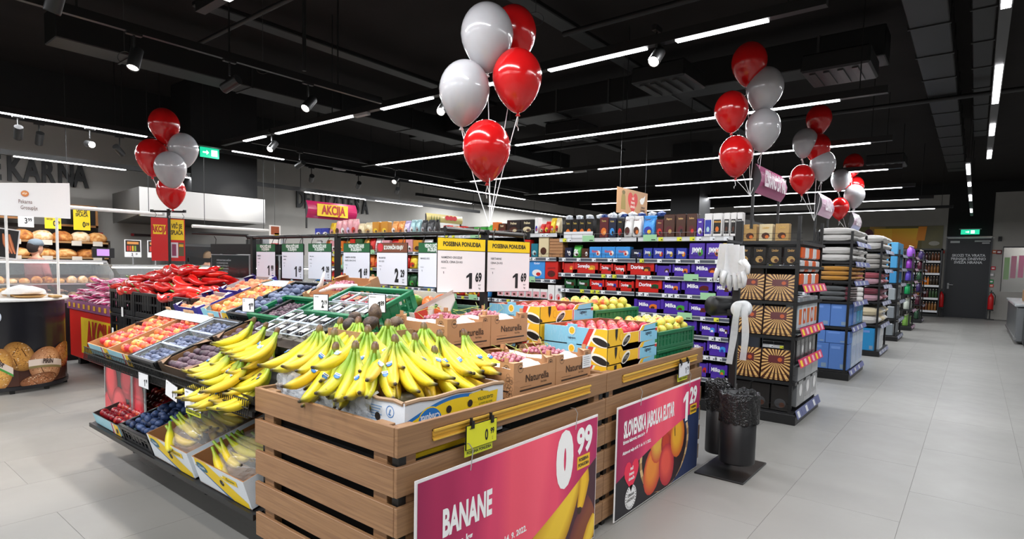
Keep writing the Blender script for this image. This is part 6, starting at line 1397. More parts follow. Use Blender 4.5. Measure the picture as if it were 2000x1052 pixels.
for k, y in enumerate(yy): loaf(-12.05, y, 1.72, .16, .15 if k > 1 else .2, .12 if k > 1 else .17, '%s loaf on the top bread shelf, %s' % (('floury', 'golden')[k % 2], ('at the picture edge', 'large, left of the pole', 'behind the left pole', 'third from the right pole', 'second from the right pole', 'just left of the right pole', 'right of the right pole', 'last before the red box')[k]), (BREADW, BREAD)[k % 2], k)
for k, y in enumerate((1.4, 1.9, 2.35, 2.7, 2.98, 3.3, 3.5)): loaf(-12.05, y, 1.46, .17, .17, .10, 'large scored loaf on the second bread shelf, %s' % ('at the picture edge', 'behind the sausage picture', 'behind the cap of the baker', 'right of the baker', 'under the golden loaves', 'long one at the right', 'last at the right end')[k], BREAD, 20+k, 5) if k != 0 else loaf(-12.05, y, 1.46, .17, .17, .10, 'large scored loaf on the second bread shelf, at the picture edge', BREAD, 20)
# shop assistants: cap and head seen over the counter
def person(x, y, h, face, label, hair, cap=None, top='2b2b2e', skin='d8a58a'):
    p = thing('person', label, 'person', (x, y, 0), face); s = h/1.75
    m = MB(); SK, TP = skin, top
    prof = [(.0, .0), (.13, .0), (.15, .45), (.155, .85), (.165, 1.0), (.15, 1.12), (.185, 1.30), (.20, 1.40), (.165, 1.46), (.075, 1.50), (.058, 1.53), (.055, 1.57)]
    n = 20; vs = []; vcs = []
    for i, (r, z) in enumerate(prof):
        for k in range(n):
            t = 2*PI*k/n; vs.append((r*.62*math.cos(t)*s, r*1.12*math.sin(t)*s, z*s)); vcs.append(SK if z > 1.49 else (TP if z > .9 else '26262a'))
    m.mesh(vs, [(i*n+k, i*n+(k+1) % n, (i+1)*n+(k+1) % n, (i+1)*n+k) for i in range(len(prof)-1) for k in range(n)], None, vcs)
    vs = []; vcs = []
    for a, b, c in ICO3[0]:     # head with a shaped jaw, brow and nose
        w_ = 1-.22*max(0, -c)**1.2; xx = a*.098*(1-.05*max(0, -c)); nose = .026*math.exp(-((b/.16)**2+((c+.12)/.22)**2)) if a > .6 else 0; eye = -.010*math.exp(-(((abs(b)-.36)/.14)**2+((c-.08)/.10)**2)) if a > .5 else 0
        vs.append((xx*s+(nose+eye)*s, b*.076*w_*s, (1.635+c*.118)*s)); vcs.append(SK if not (a > .8 and abs(b) < .3 and -.5 < c < -.4) else 'a85a50')
    m.mesh(vs, ICO3[1], None, vcs)
    for sgn in (-1, 1):
        m.mesh([(a*.014*s-.005, b*.010*s+sgn*.078*s, (1.625+c*.028)*s) for a, b, c in ICO1[0]], ICO1[1], SK); m.mesh([(a*.011*s+.083*s, b*.015*s+sgn*.030*s, (1.648+c*.008)*s) for a, b, c in ICO1[0]], ICO1[1], '2a1c18')
        m.tube([(0, sgn*.19*s, 1.40*s), (.03*s, sgn*.25*s, 1.15*s), (.16*s, sgn*.23*s, .98*s)], 0, TP, 10, True, [.055*s, .045*s, .034*s]); m.tube([(.16*s, sgn*.23*s, .98*s), (.25*s, sgn*.20*s, .97*s)], 0, SK, 8, True, [.028*s, .024*s])
        for f in range(4): m.tube([(.25*s, sgn*(.222-.013*f)*s, .972*s), (.29*s, sgn*(.222-.013*f)*s, .968*s), (.31*s, sgn*(.222-.013*f)*s, .952*s)], .0075*s, SK, 6)
        m.tube([(.22*s, sgn*.185*s, .968*s), (.25*s, sgn*.165*s, .965*s), (.265*s, sgn*.16*s, .955*s)], .008*s, SK, 6)
    m.build('body', vc('cloth_and_skin', .75), p, True)
    hm = MB(); vs = [(a*.108*s-.012*s, b*.088*s, (1.655+c*.118)*s) for a, b, c in ICO3[0]]; fs = [f for f in ICO3[1] if all((vs[i][2] > 1.66*s or vs[i][0] < -.01) and vs[i][2] > (1.56 if cap else 1.50)*s for i in f)]
    hm.mesh(vs, fs, hair).build('hair', vc('hair_strands', .8, bump=.8, bscale=300, var=.25), p, True)
    if cap:
        cm = MB(); cm.lathe([(.105*s, 1.68*s), (.104*s, 1.72*s), (.085*s, 1.765*s), (.045*s, 1.785*s), (0, 1.79*s)], cap, 22, sy=.88); cm.poly([(.09*s, -.07*s, 1.685*s), (.17*s, -.045*s, 1.672*s), (.185*s, 0, 1.67*s), (.17*s, .045*s, 1.672*s), (.09*s, .07*s, 1.685*s)], cap)
        cm.build('cap', vc('cotton_cloth', .9), p, True)
    return p
person(-11.15, 2.40, 1.69, 1.9, 'person in a grey cap bending to the loaves behind the bakery counter', '2c2220', '76828c', '8a3a3a')
person(-11.05, 4.88, 1.60, 2.6, 'person with light brown hair seen between the sale post and the dark information board', 'a08468', None, '7a7068')
# bakery and delicatessen counters
def glass_counter(y0, y1, x, lab, zt=1.35, food=True, s=1):
    t = thing('glass_counter', lab, 'counter', (x, (y0+y1)/2, 0), 0, 'glass-fronted counters'); L2 = (y1-y0)/2
    MB().box(-.45, .38, -L2, L2, .08, .82, '2e2c2b').box(-.4, .36, -L2, L2, 0, .08, '111111').build('base', METAL, t)
    MB().box(-.45, .40, -L2, L2, .82, .86, 'd9d9d6').box(-.32, .20, -L2+.02, L2-.02, 1.07, 1.085, 'd8dadc').box(-.45, .10, -L2, L2, zt-.03, zt, 'c9c9c6').build('steel_shelves', SATIN, t)
    MB().box(.395, .40, -L2+.01, L2-.01, .86, 1.22, 'ffffff').poly([(.40, -L2, 1.22), (.40, L2, 1.22), (.10, L2, zt), (.10, -L2, zt)], 'ffffff').build('front_glass', GLASSM, t)
    for yy_ in (-L2, L2): MB().poly([(-.45, yy_, .86), (.40, yy_, .86), (.40, yy_, 1.22), (.10, yy_, zt), (-.45, yy_, zt)], 'ffffff').build('side_glass', GLASSM, t)
    MB().box(.09, .11, -L2, L2, zt-.035, zt+.005, 'a9a9a6').box(-.45, -.43, -L2, L2, .86, zt, '3a3a3a').box(-.0, .03, -L2+.03, L2-.03, zt-.05, zt-.03, 'fff6e8').build('light_bar', solid('case_light', 'fff3e0', .5, var=0, emit=5), t) if 0 else MB().box(-.02, .03, -L2+.03, L2-.03, zt-.05, zt-.032, 'fff6e8').build('light_bar', solid('case_light', 'fff3e0', .5, var=0, emit=7), t)
    return t
gm, gt, gb = new_mat('clear_glass'); gb.inputs['Base Color'].default_value = (.9, .95, .95, 1); gb.inputs['Alpha'].default_value = .13; gb.inputs['Roughness'].default_value = .03; gb.inputs['Specular IOR Level'].default_value = .8; GLASSM = gm
glass_counter(.9, 3.05, -10.35, 'glass bakery counter with pastries, behind the tasting counter', 1.42); glass_counter(3.10, 4.75, -10.30, 'glass delicatessen counter right of the bakery counter', 1.36); glass_counter(4.8, 7.4, -10.30, 'long glass delicatessen counter running behind the sweets gondola', 1.36)
rr = random.Random(33)
for row, (z, x0) in enumerate(((.865, -10.25), (1.09, -10.35))):
    for k in range(15):
        y = 1.0+.135*k; kind = rr.randrange(3); h = rr.uniform(.035, .06)
        loaf(x0+rr.uniform(-.05, .05), y, z, .11, .062, h*1.2, '%s, %s row of the bakery counter, %s from left' % (('golden pastry', 'stuffed roll', 'savoury bun')[kind], ('lower', 'upper')[row], OW[k]), (FOOD, BREAD, BREADW)[kind], k+50, 3, rr.uniform(-.3, .3), 'pastry', '%s, %s row' % (('golden pastries', 'stuffed rolls', 'savoury buns')[kind], ('lower', 'upper')[row]), ('pastry', 'stuffed_roll', 'savoury_bun')[kind])
for k in range(12):
    y = 3.2+.34*k; z = .862
    t = thing('food_tray', 'white tray of %s in the delicatessen counter, %s' % (('green olives', 'cold cuts', 'white cheese')[k % 3], ('first from the bakery', 'second from the bakery', 'third from the bakery', 'fourth from the bakery', 'at the joint of the two counters', 'first in the long counter', 'second in the long counter', 'third in the long counter', 'fourth in the long counter', 'fifth in the long counter', 'sixth in the long counter', 'last in the long counter')[k]), 'tray', (-10.25, y, z), 0, 'trays in the delicatessen counter')
    MB().rbox(-.16, .16, -.14, .14, 0, .05, 'e6e6e4').build('tray', METAL, t); b = MB()
    for q in range(24): cx, cy = rr.uniform(-.12, .12), rr.uniform(-.1, .1); b.mesh([(cx+a*.03, cy+c*.03, .055+d*.02) for a, c, d in ICO1[0]], ICO1[1], (('4a6a34', '6a8a44'), ('b85a50', 'd8948a'), ('efe8dc', 'e4d8c0'))[k % 3][q % 2])
    o = b.build('food', GLOSSP, t, True); o['kind'] = 'stuff'
fr_ = thing('door_frame_stand', 'open black upright frame behind the red peppers', 'frame', (-8.6, 3.72, 0)); MB().box(-.03, .03, -.19, -.12, 0, 1.50, '0f0f10').box(-.03, .03, .12, .19, 0, 1.50, '0f0f10').box(-.02, .02, -.19, .19, 1.43, 1.49, '0f0f10').build('frame', METAL, fr_)
fb_ = thing('fire_alarm_box', 'red box with two hanging cords on the wall right of the loaves', 'alarm box', (XL+.06, 3.56, 1.80)); MB().rbox(-.05, .04, -.10, .11, -.10, .11, 'c8242a').build('box', solid('red_enamel', 'c8242a', .4), fb_)
for y in (-.02, .07): MB().tube([(.0, y, -.1), (.02, y+.01, -.22), (.0, y+.02, -.34)], .006, '1a1a1a', 6).build('cord', METAL, fb_)
for k in range(3): MB().box(.041, .043, -.06+.05*k, -.035+.05*k, -.01, .02, 'e8dcd8').build('symbol', PAPER, fb_)
tb = thing('fire_tube', 'black and red tube fixed to the wall under the steel hood', 'tube', (XL+.05, 4.32, 1.90)); MB().tube([(0, -.16, 0), (0, .16, 0)], .022, '2c1a1c', 10).tube([(0, -.18, 0), (0, -.14, 0)], .026, 'b02a30', 10).tube([(0, .14, 0), (0, .18, 0)], .026, 'b02a30', 10).build('tube', METAL, tb)
for k, y in enumerate((3.55, 3.88)): small_card(-10.70, y, 1.62, .24, .28, 'efeeec', 'white framed picture card of hot dogs and bottles, %s of two over the counter' % ('left', 'right')[k], (('3', -.05, -.36, .16), ('19', .2, -.33, .10)), pics=('c8382c', 'd8562c', 'e0b02c', '8aa83a'), name='menu_card').scale = (1, 1, 1)
for o in [q for q in bpy.data.objects if q.name.startswith('menu_card')]: MB().tube([(-.01, 0, -.12), (-.01, 0, -.30)], .012, '888888', 6).build('card_stand', METAL, o)
sc_ = thing('sausage_card', 'tilted black card with a sausage picture beside the left pole', 'price card', (-9.6, 1.78, 1.62)); F = frame((0,0,0), (.1, 1, -.12), (0, .12, 1)); MB(F).box(-.115, .115, -.19, .19, -.005, 0, 'e9e9e9').box(-.10, .10, -.175, .175, 0, .001, '1b1b1c').build('card', PAPER, sc_); g = MB()
for k in range(3): band2d(g, F, [(-.05+.03*k, .12), (-.02+.03*k, .0), (.03+.03*k, -.12)], [.008, .022, .008], '8a3a20', 'e08a58', .002)
g.build('printed_sausages', PAPER, sc_); MB().tube([(0, 0, -.19), (0, 0, -.62)], .006, '777777', 5).build('stand', METAL, sc_)
cr_ = thing('cash_display', 'black customer display with lilac screen on the bakery counter', 'screen', (-10.3, 3.02, 1.53)); MB().rbox(-.03, .03, -.14, .14, -.07, .08, '141416').build('case', METAL, cr_); MB().box(.031, .033, -.09, .07, -.04, .06, 'b48ad0').build('screen', solid('lilac_screen', 'b48ad0', .3, var=0, emit=.8), cr_); MB().tube([(0, 0, -.07), (0, 0, -.12)], .015, '222222', 8).build('neck', METAL, cr_)
for k, (y0, y1, z) in enumerate(((2.4, 3.85, 2.18), (4.3, 5.75, 2.02))):
    t = thing('case_lamp', 'thin white lamp tube hung over the %s counter' % ('bakery', 'delicatessen')[k], 'lamp', (-10.3, (y0+y1)/2, z)); L2 = (y1-y0)/2
    MB().tube([(0, -L2, 0), (0, L2, 0)], .028, 'e4e0da', 10).lathe([(.03, -.02), (.03, .02)], '9a9a98', 10, (0, L2, 0)).build('tube', vc('warm_white_tube', .35), t)
    for yq in (-L2+.2, L2-.2): MB().tube([(0, yq, 0), (0, yq, ZC-z)], .005, '2a2a2a', 5).build('wire', METAL, t)
# steel extraction hood and kitchen
hd = thing('extraction_hood', 'large brushed steel extraction hood under the black shaft', 'hood', (-11.3, 4.75, 2.2)); hy = 1.12
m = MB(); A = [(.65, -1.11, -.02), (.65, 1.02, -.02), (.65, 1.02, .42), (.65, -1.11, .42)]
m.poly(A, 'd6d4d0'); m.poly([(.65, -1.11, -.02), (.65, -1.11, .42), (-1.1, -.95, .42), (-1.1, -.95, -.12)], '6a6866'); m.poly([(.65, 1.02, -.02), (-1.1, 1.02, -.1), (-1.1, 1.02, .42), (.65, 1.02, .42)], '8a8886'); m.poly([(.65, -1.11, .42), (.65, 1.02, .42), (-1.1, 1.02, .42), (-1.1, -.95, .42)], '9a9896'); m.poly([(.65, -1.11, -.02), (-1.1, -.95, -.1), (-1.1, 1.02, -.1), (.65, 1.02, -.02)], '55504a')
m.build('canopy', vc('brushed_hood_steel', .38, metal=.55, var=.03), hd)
MB().box(.62, .67, -1.11, 1.02, -.05, -.02, 'b4b2ae').build('rim', SATIN, hd)
ov = thing('combi_oven', 'grey oven with a black control panel under the hood', 'oven', (-11.9, 5.15, .75)); MB().rbox(-.4, .4, -.5, .5, 0, 1.0, '6e6f70').build('body', METAL, ov); MB().box(.40, .41, -.48, .15, .05, .95, '3a3d40').build('door', GLOSSP, ov); MB().box(.40, .415, .2, .46, .05, .95, '17181a').build('control_panel', GLOSSP, ov); MB().tube([(.43, .1, .2), (.43, .1, .8)], .012, 'b8b8b8', 8).build('handle', SATIN, ov); MB().box(-.4, .4, -.5, .5, -.75, 0, '8a8a8a').build('stand', METAL, ov)
for k, (y, z0, z1, wd, c) in enumerate(((5.85, .9, 1.75, .35, 'c9cbcc'), (6.45, .8, 1.9, .5, 'a8aaac'), (4.1, .3, 1.1, .6, '9b9c9c'))):
    t = thing('steel_cabinet', 'stainless kitchen cabinet, %s' % ('narrow one right of the oven', 'tall one behind the first price signs', 'low one left of the oven')[k], 'cabinet', (-11.9, y, 0)); MB().rbox(-.35, .35, -wd/2, wd/2, .1, z1, c).build('body', SATIN, t); MB().box(.351, .36, -wd/2+.03, wd/2-.03, .15, z1-.05, c).build('door', SATIN, t); MB().box(-.3, .3, -wd/2+.03, wd/2-.03, 0, .1, '111111').build('plinth', METAL, t)
tag(MB().box(-10.2, -10.19, 5.6, 5.82, 1.75, 2.12, 'ece4dc').tube([(-10.195, 5.71, 2.12), (-10.195, 5.71, ZC)], .003, '3a3a3a', 4).box(-10.188, -10.187, 5.63, 5.79, 1.95, 2.1, '9a4a24').box(-10.188, -10.187, 5.70, 5.79, 1.88, 1.98, 'e8b82c').box(-10.188, -10.187, 5.63, 5.79, 1.76, 1.79, 'c8302c').build('meat_poster', PAPER), 'small white poster with a brown roast picture hung over the delicatessen', 'poster')
exit_sign(XL+.12, 6.15, 2.62, (1, 0, 0), 'tall green exit light on the wall right of the steel hood', .16)
# ================================================================== shelving and packaged goods
ORD = ('first', 'second', 'third', 'fourth', 'fifth', 'sixth', 'seventh', 'eighth', 'ninth', 'tenth', 'eleventh', 'twelfth', 'thirteenth', 'fourteenth', 'fifteenth', 'sixteenth', 'seventeenth', 'eighteenth', 'nineteenth', 'twentieth')
CN = dict(k='1a1716', b='4a2a1c', m='5a1e22', w='e6e4e2', u='2f3c9e', p='4b2f9a', r='c4261f', d='1c2038', g='1d4f2c', o='d8702a', y='e6c02e', t='1f6f80', l='3f8fd6', n='b8935a', s='9a9ea2', k2='d89aa0', c='d8c8a0', a='c98a2c', i='c9b8dc', e='a8ccd0', x='3a3a3c', f='3f9a3a', h='e8a05a')
CNAME = dict(k='black', b='brown', m='maroon', w='white', u='blue', p='purple', r='red', d='dark blue', g='dark green', o='orange', y='yellow', t='teal', l='light blue', n='tan', s='silver', k2='pink', c='cream', a='amber', i='lilac', e='pale teal', x='charcoal', f='green', h='apricot')
SEEN = {}; PACKS = []
def pack(kind, x0, x1, z, h, y, c, noun, where, txt=None, tc='ffffff', dp=.09, pic=None, grp=None, ts=.3, tz=.58, face='f', tx=0):
    """one packet on a shelf; c are colour keys: body, panel"""
    c = c.split(','); w_ = x1-x0-.006; hx = w_/2; m = MB(); base = '%s %s' % (' and '.join(dict.fromkeys(CNAME[q] for q in c[:2])), noun)
    key = (base, where); SEEN[key] = SEEN.get(key, 0)+1; n = SEEN[key]
    lab = base+' '+where+(', %s such' % ORD[min(n-1, 19)])
    if kind == 'box': m.rbox(-hx, hx, 0, dp, 0, h, CN[c[0]], .003)
    elif kind == 'tray':
        m.rbox(-hx*.97, hx*.97, .01, dp, .0, h*.92, CN[c[0]], .003); m.box(-hx, hx, 0, .004, 0, h*.30, CN[c[0]]).box(-hx, -hx+w_*.12, 0, .004, 0, h, CN[c[0]]).box(hx-w_*.12, hx, 0, .004, 0, h, CN[c[0]])
    else:
        lv = [(1, 1, 0), (1, 1.1, h*.12), (.98, 1.15, h*.4), (.97, .9, h*.7), (.98, .4, h*.93), (1, .06, h*.95), (1, .05, h)]; vs = []; nn = 12
        for a, b, zz in lv:
            for k in range(nn):
                t = 2*PI*k/nn; sx = math.copysign(abs(math.cos(t))**.5, math.cos(t)); sy = math.copysign(abs(math.sin(t))**.6, math.sin(t)); vs.append((hx*a*sx, dp/2+dp/2*.9*b*sy+(.012*(zz/h)), zz))
        m.mesh(vs, [(i*nn+k, i*nn+(k+1) % nn, (i+1)*nn+(k+1) % nn, (i+1)*nn+k) for i in range(6) for k in range(nn)]+[tuple(range(nn))[::-1]], CN[c[0]])
    o = m.build({'box': 'carton', 'tray': 'chocolate_bar_box', 'pouch': 'sweets_bag'}[kind], FOIL if kind == 'pouch' else GLOSSP, None, kind == 'pouch'); o.location = ((x0+x1)/2, y, z); PACKS.append((o, key)); tag(o, lab, {'box': 'box', 'tray': 'chocolate', 'pouch': 'bag of sweets'}[kind], grp or where)
    yo = {'box': -.001, 'tray': -.0012+.01, 'pouch': -.004}[kind]; 
    if len(c) > 1:
        F = frame((0, yo, 0), XP, ZP); g = MB(); k = c[1]
        if kind == 'tray' or pic == 'wide':
            g.poly(W3(F, ell(hx*.48, h*.42, hx*.34, h*.24, 12), .001), CN[k]); g.poly(W3(F, ell(hx*.42, h*.36, hx*.16, h*.12, 10), .0015), CN.get(c[2] if len(c) > 2 else 'b'))
        elif pic == 'panel': g.poly(W3(F, [(-hx*.82, h*.10), (hx*.82, h*.10), (hx*.82, h*.72), (-hx*.82, h*.72)], .001), CN[k]); g.poly(W3(F, ell(0, h*.30, hx*.4, h*.12, 10), .0015), CN.get(c[2] if len(c) > 2 else 'b'))
        else: g.poly(W3(F, ell(0, h*.30, hx*.62, h*.19, 12), .001), CN[k]); g.poly(W3(F, ell(hx*.2, h*.24, hx*.3, h*.1, 10), .0015), CN.get(c[2] if len(c) > 2 else 'b'))
        g.build('printed_picture', GLOSSP, o)
    if txt: text(o, txt, (tx*hx, yo-.0025, h*tz), XP, ZP, h*ts, tc, min(1.0, w_*.78/(max(2, len(txt))*h*ts*.95)) if 1 else 1, .02)
    return o
def gondola(label, x0, x1, yf, yb, secs, top, group, tags_col=None, tall=2.0, back='101010'):
    """secs: list of (xa, xb, [shelf z]); shelves carry a price rail and price tags"""
    t = thing('gondola', label, 'shelving', ((x0+x1)/2, (yf+yb)/2, 0), 0, group); ox, oy = (x0+x1)/2, (yf+yb)/2
    MB().rbox(x0-ox, x1-ox, yf+.02-oy, yb-oy, 0, .12, '141415').build('base', METAL, t); MB().box(x0-ox, x1-ox, .0, .03, .12, top, back).build('back_panel', METAL, t)
    xs = sorted({s[0] for s in secs} | {s[1] for s in secs})
    for x in xs: MB().box(x-ox-.015, x-ox+.015, .0-.03, .05, 0, top+.02, '121212').build('upright', METAL, t)
    rr = random.Random(int(abs(x0)*10))
    for xa, xb, zs in secs:
        for i, z in enumerate(zs):
            light = i == 0 and tags_col != 'dark'; s = MB().box(xa-ox+.01, xb-ox-.01, yf-oy+.006, -.0, z-.028, z-.004, '1c1c1e').build('shelf', METAL, t)
            MB(frame((0, yf-oy, z-.004), XP, (0, .12, -1))).box(xa-ox+.01, xb-ox-.01, 0, .045, 0, .006, 'd6d7d8' if light else '555a64').box(xa-ox+.01, xb-ox-.01, .0, .008, -.003, .0, 'c9cacb').box(xa-ox+.01, xb-ox-.01, .037, .046, -.003, .0, 'b9babc').build('price_rail', PLASTIC, s)
            g = MB(frame((0, yf-oy-.001, z-.004), XP, (0, .12, -1))); x = xa-ox+.04+rr.random()*.05
            while x < xb-ox-.08:
                q = rr.random(); col = 'e8ebee' if q < .74 else ('dfe03a' if q < .9 else '9fd0a0'); w_ = .052 if col != '9fd0a0' else .16; g.box(x, x+w_, -.03 if w_ > .1 else .002, .043, -.006, -.004, col); g.box(x+w_*.6, x+w_*.9, .022, .034, -.0065, -.006, '3a3a3c'); x += w_+rr.choice((.02, .09, .16))
            o = g.build('price_tags', PAPER, s); o['kind'] = 'stuff'
            w = MB(); w.tube([(xa-ox+.02, yf-oy+.008, z+.045), (xb-ox-.02, yf-oy+.008, z+.045)], .0018, '8a8a8a' if light else '2a2a2a', 4)
            for k in range(int((xb-xa)/.16)+1): w.tube([(xa-ox+.02+.16*k, yf-oy+.008, z-.004), (xa-ox+.02+.16*k, yf-oy+.008, z+.045)], .0015, '8a8a8a' if light else '2a2a2a', 4)
            w.build('front_wire', METAL, s) if i < 2 else None
    return t
YS = 6.0; Z1 = [1.835, 1.598, 1.412, 1.222, 1.0, .80, .595, .36]
gondola('long black gondola of chocolate shelves behind the fruit island', -4.06, -1.93, YS, 7.1, [(-4.06, -3.0, Z1), (-3.0, -1.93, Z1)], 2.02, 'gondolas')
ZB = [1.90, 1.60, 1.325, 1.04, .75, .45]
gondola('black gondola of boxed sweets left of the chocolate shelves', -6.2, -4.08, YS, 7.1, [(-6.2, -5.14, ZB), (-5.14, -4.08, ZB)], 2.05, 'gondolas')
ZA = [1.935, 1.66, 1.40, 1.12, .8, .5]
gondola('black gondola of bagged sweets seen between the hanging price signs', -9.45, -6.22, YS, 7.1, [(-9.45, -8.37, ZA), (-8.37, -7.3, ZA), (-7.3, -6.22, ZA)], 2.05, 'gondolas', 'x')
def run(row, z, y, where):
    for it in row: pack(it[0], it[1], it[2], z, it[3], y, it[4], it[5], where, *it[6:7], **(it[7] if len(it) > 7 else {}))
yb_, yt_ = YS+.015, YS+.02
W1 = 'on the top chocolate shelf'
for i, (a, b) in enumerate(((-3.99, -3.89), (-3.89, -3.79), (-3.79, -3.69), (-3.69, -3.59))): pack('box', a, b, Z1[0], .225, yt_, 'k,o,b', 'praline box', W1, 'Tiramisu', 'b9a04a', ts=.10, tz=.78)
tag(MB().box(-3.995, -3.585, yt_-.006, yt_-.002, Z1[0], Z1[0]+.075, 'd9dadc').build('display_tray', CARTON), 'white cardboard tray holding black praline boxes at the left of the top chocolate shelf', 'tray')
for k, L_ in enumerate(((-3.5, -3.38, 'm,o,h', 'Tiramisu'), (-3.38, -3.28, 'd,l,k', 'Kafe'), (-3.27, -3.19, 'k,r,m', 'Griotte'))): pack('box', L_[0], L_[1], Z1[0], .235-.01*k, yt_, L_[2], 'tall chocolate box', W1, L_[3], 'c9b060', ts=.08, tz=.82)
for a, b, c, tx_ in ((-3.19, -3.08, 'w,b,m', 'Cherry'), (-3.08, -2.965, 'w,b,o', 'Crunch'), (-2.96, -2.80, 'l,u,y', 'Kakav'), (-2.79, -2.70, 'm,r,k', 'Mon'), (-2.70, -2.57, 'b,m,n', 'Elegance'), (-2.56, -2.45, 'b,m,k', 'Excellence'), (-2.44, -2.33, 'b,m,r', 'Excellence')): pack('pouch' if c[0] in 'wl' else 'box', a, b, Z1[0], .24 if c[0] != 'm' else .19, yt_, c, 'sweets packet', W1, tx_, 'd8b070' if c[0] in 'bm' else '6a3a2a', ts=.08, tz=.80)
for a, b, c, tx_, f in ((-2.50+.0, -2.42, 'u,w,b', 'Lait', 0), (-2.33, -2.255, 'p,w,b', 'Lait', 0)): pack('box', a if c[0] == 'p' else -2.32+.0, b if c[0] == 'p' else -2.25, Z1[0], .185, yt_+(.0 if c[0] == 'p' else .12), c, 'swirl-printed box', W1, tx_, 'e9e4f4', ts=.10, tz=.82)
for a, b, c, tx_, tcc in ((-2.25, -2.165, 'w,u,e', '', 'ffffff'), (-2.16, -2.065, 'w,k,o', 'ORANGE', 'e9a84a'), (-2.05, -1.985, 'w,k,b', '78%', 'e8e4dc'), (-1.98, -1.92, 'w,k,b', '85%', 'e8e4dc')): pack('box', a, b, Z1[0], .235, yt_, c, 'chocolate case', W1, tx_, tcc, pic='panel', ts=.075, tz=.62)
pack('box', -1.915, -1.86, Z1[0], .235, yt_, 'w,k,x', 'case beside the endcap', W1, '90%', 'e8e4dc', pic='panel', ts=.075, tz=.62)
rr = random.Random(77)
for k in range(14):
    V, Fc = ICO1; x = -4.0+.07*k*2.1 if k < 7 else -3.5+.12*(k-7); vs = [(a*.05*(1+.4*rr.random()), b*.04, c*.03*(1+.8*rr.random())) for a, b, c in V]; blue_ = k >= 7
    o = MB().mesh(vs, Fc, '24407e' if blue_ and k % 2 else 'b9bec4').build('foil_bow', FOIL); o.location = (x, YS+.14, Z1[0]+.255); tag(o, '%s crinkled foil packet end sticking up behind the top chocolate row, %s from the left' % ('blue' if blue_ and k % 2 else 'silver', ORD[k]), 'foil packet', 'foil packets above the top chocolate shelf')
W2 = 'on the second chocolate shelf'
for a, b, h, c, kd, tx_ in ((-3.98, -3.88, .12, 'd,w', 'box', 'b'), (-3.87, -3.75, .15, 'f,w', 'pouch', 'After'), (-3.74, -3.64, .11, 'b,w', 'box', ''), (-3.63, -3.46, .13, 'l,w,r', 'box', 'Kinder'), (-3.46, -3.28, .13, 'l,w,r', 'box', 'Kinder'), (-3.28, -3.09, .13, 'l,w,r', 'box', 'Kinder'), (-3.08, -2.94, .10, 'd,u', 'box', 'Mini')): pack(kd, a, b, Z1[1], h, yt_, c, 'snack packet', W2, tx_, 'd8504a' if c[0] == 'l' else 'ffffff', pic='wide' if kd == 'box' else None, ts=.22)
for a, b, c in ((-2.93, -2.82, 'u,f,r'), (-2.81, -2.68, 'u,r,y'), (-2.67, -2.57, 'u,y,b'), (-2.545, -2.425, 'u,o,y')): pack('box', a, b, Z1[1], .115, yt_, c, 'small wafer box', W2, 'Jimmy', 'f2f2f6', pic='wide', ts=.3, tz=.6)
for a, b, c in ((-2.40, -2.23, 'p,f,b'), (-2.22, -2.055, 'p,o,b'), (-2.045, -1.91, 'y,b,o')): pack('box', a, b, Z1[1], .165, yt_, c, 'large wafer box', W2, 'JIMMY', 'f4f4f8', pic='wide', ts=.30, tz=.55)
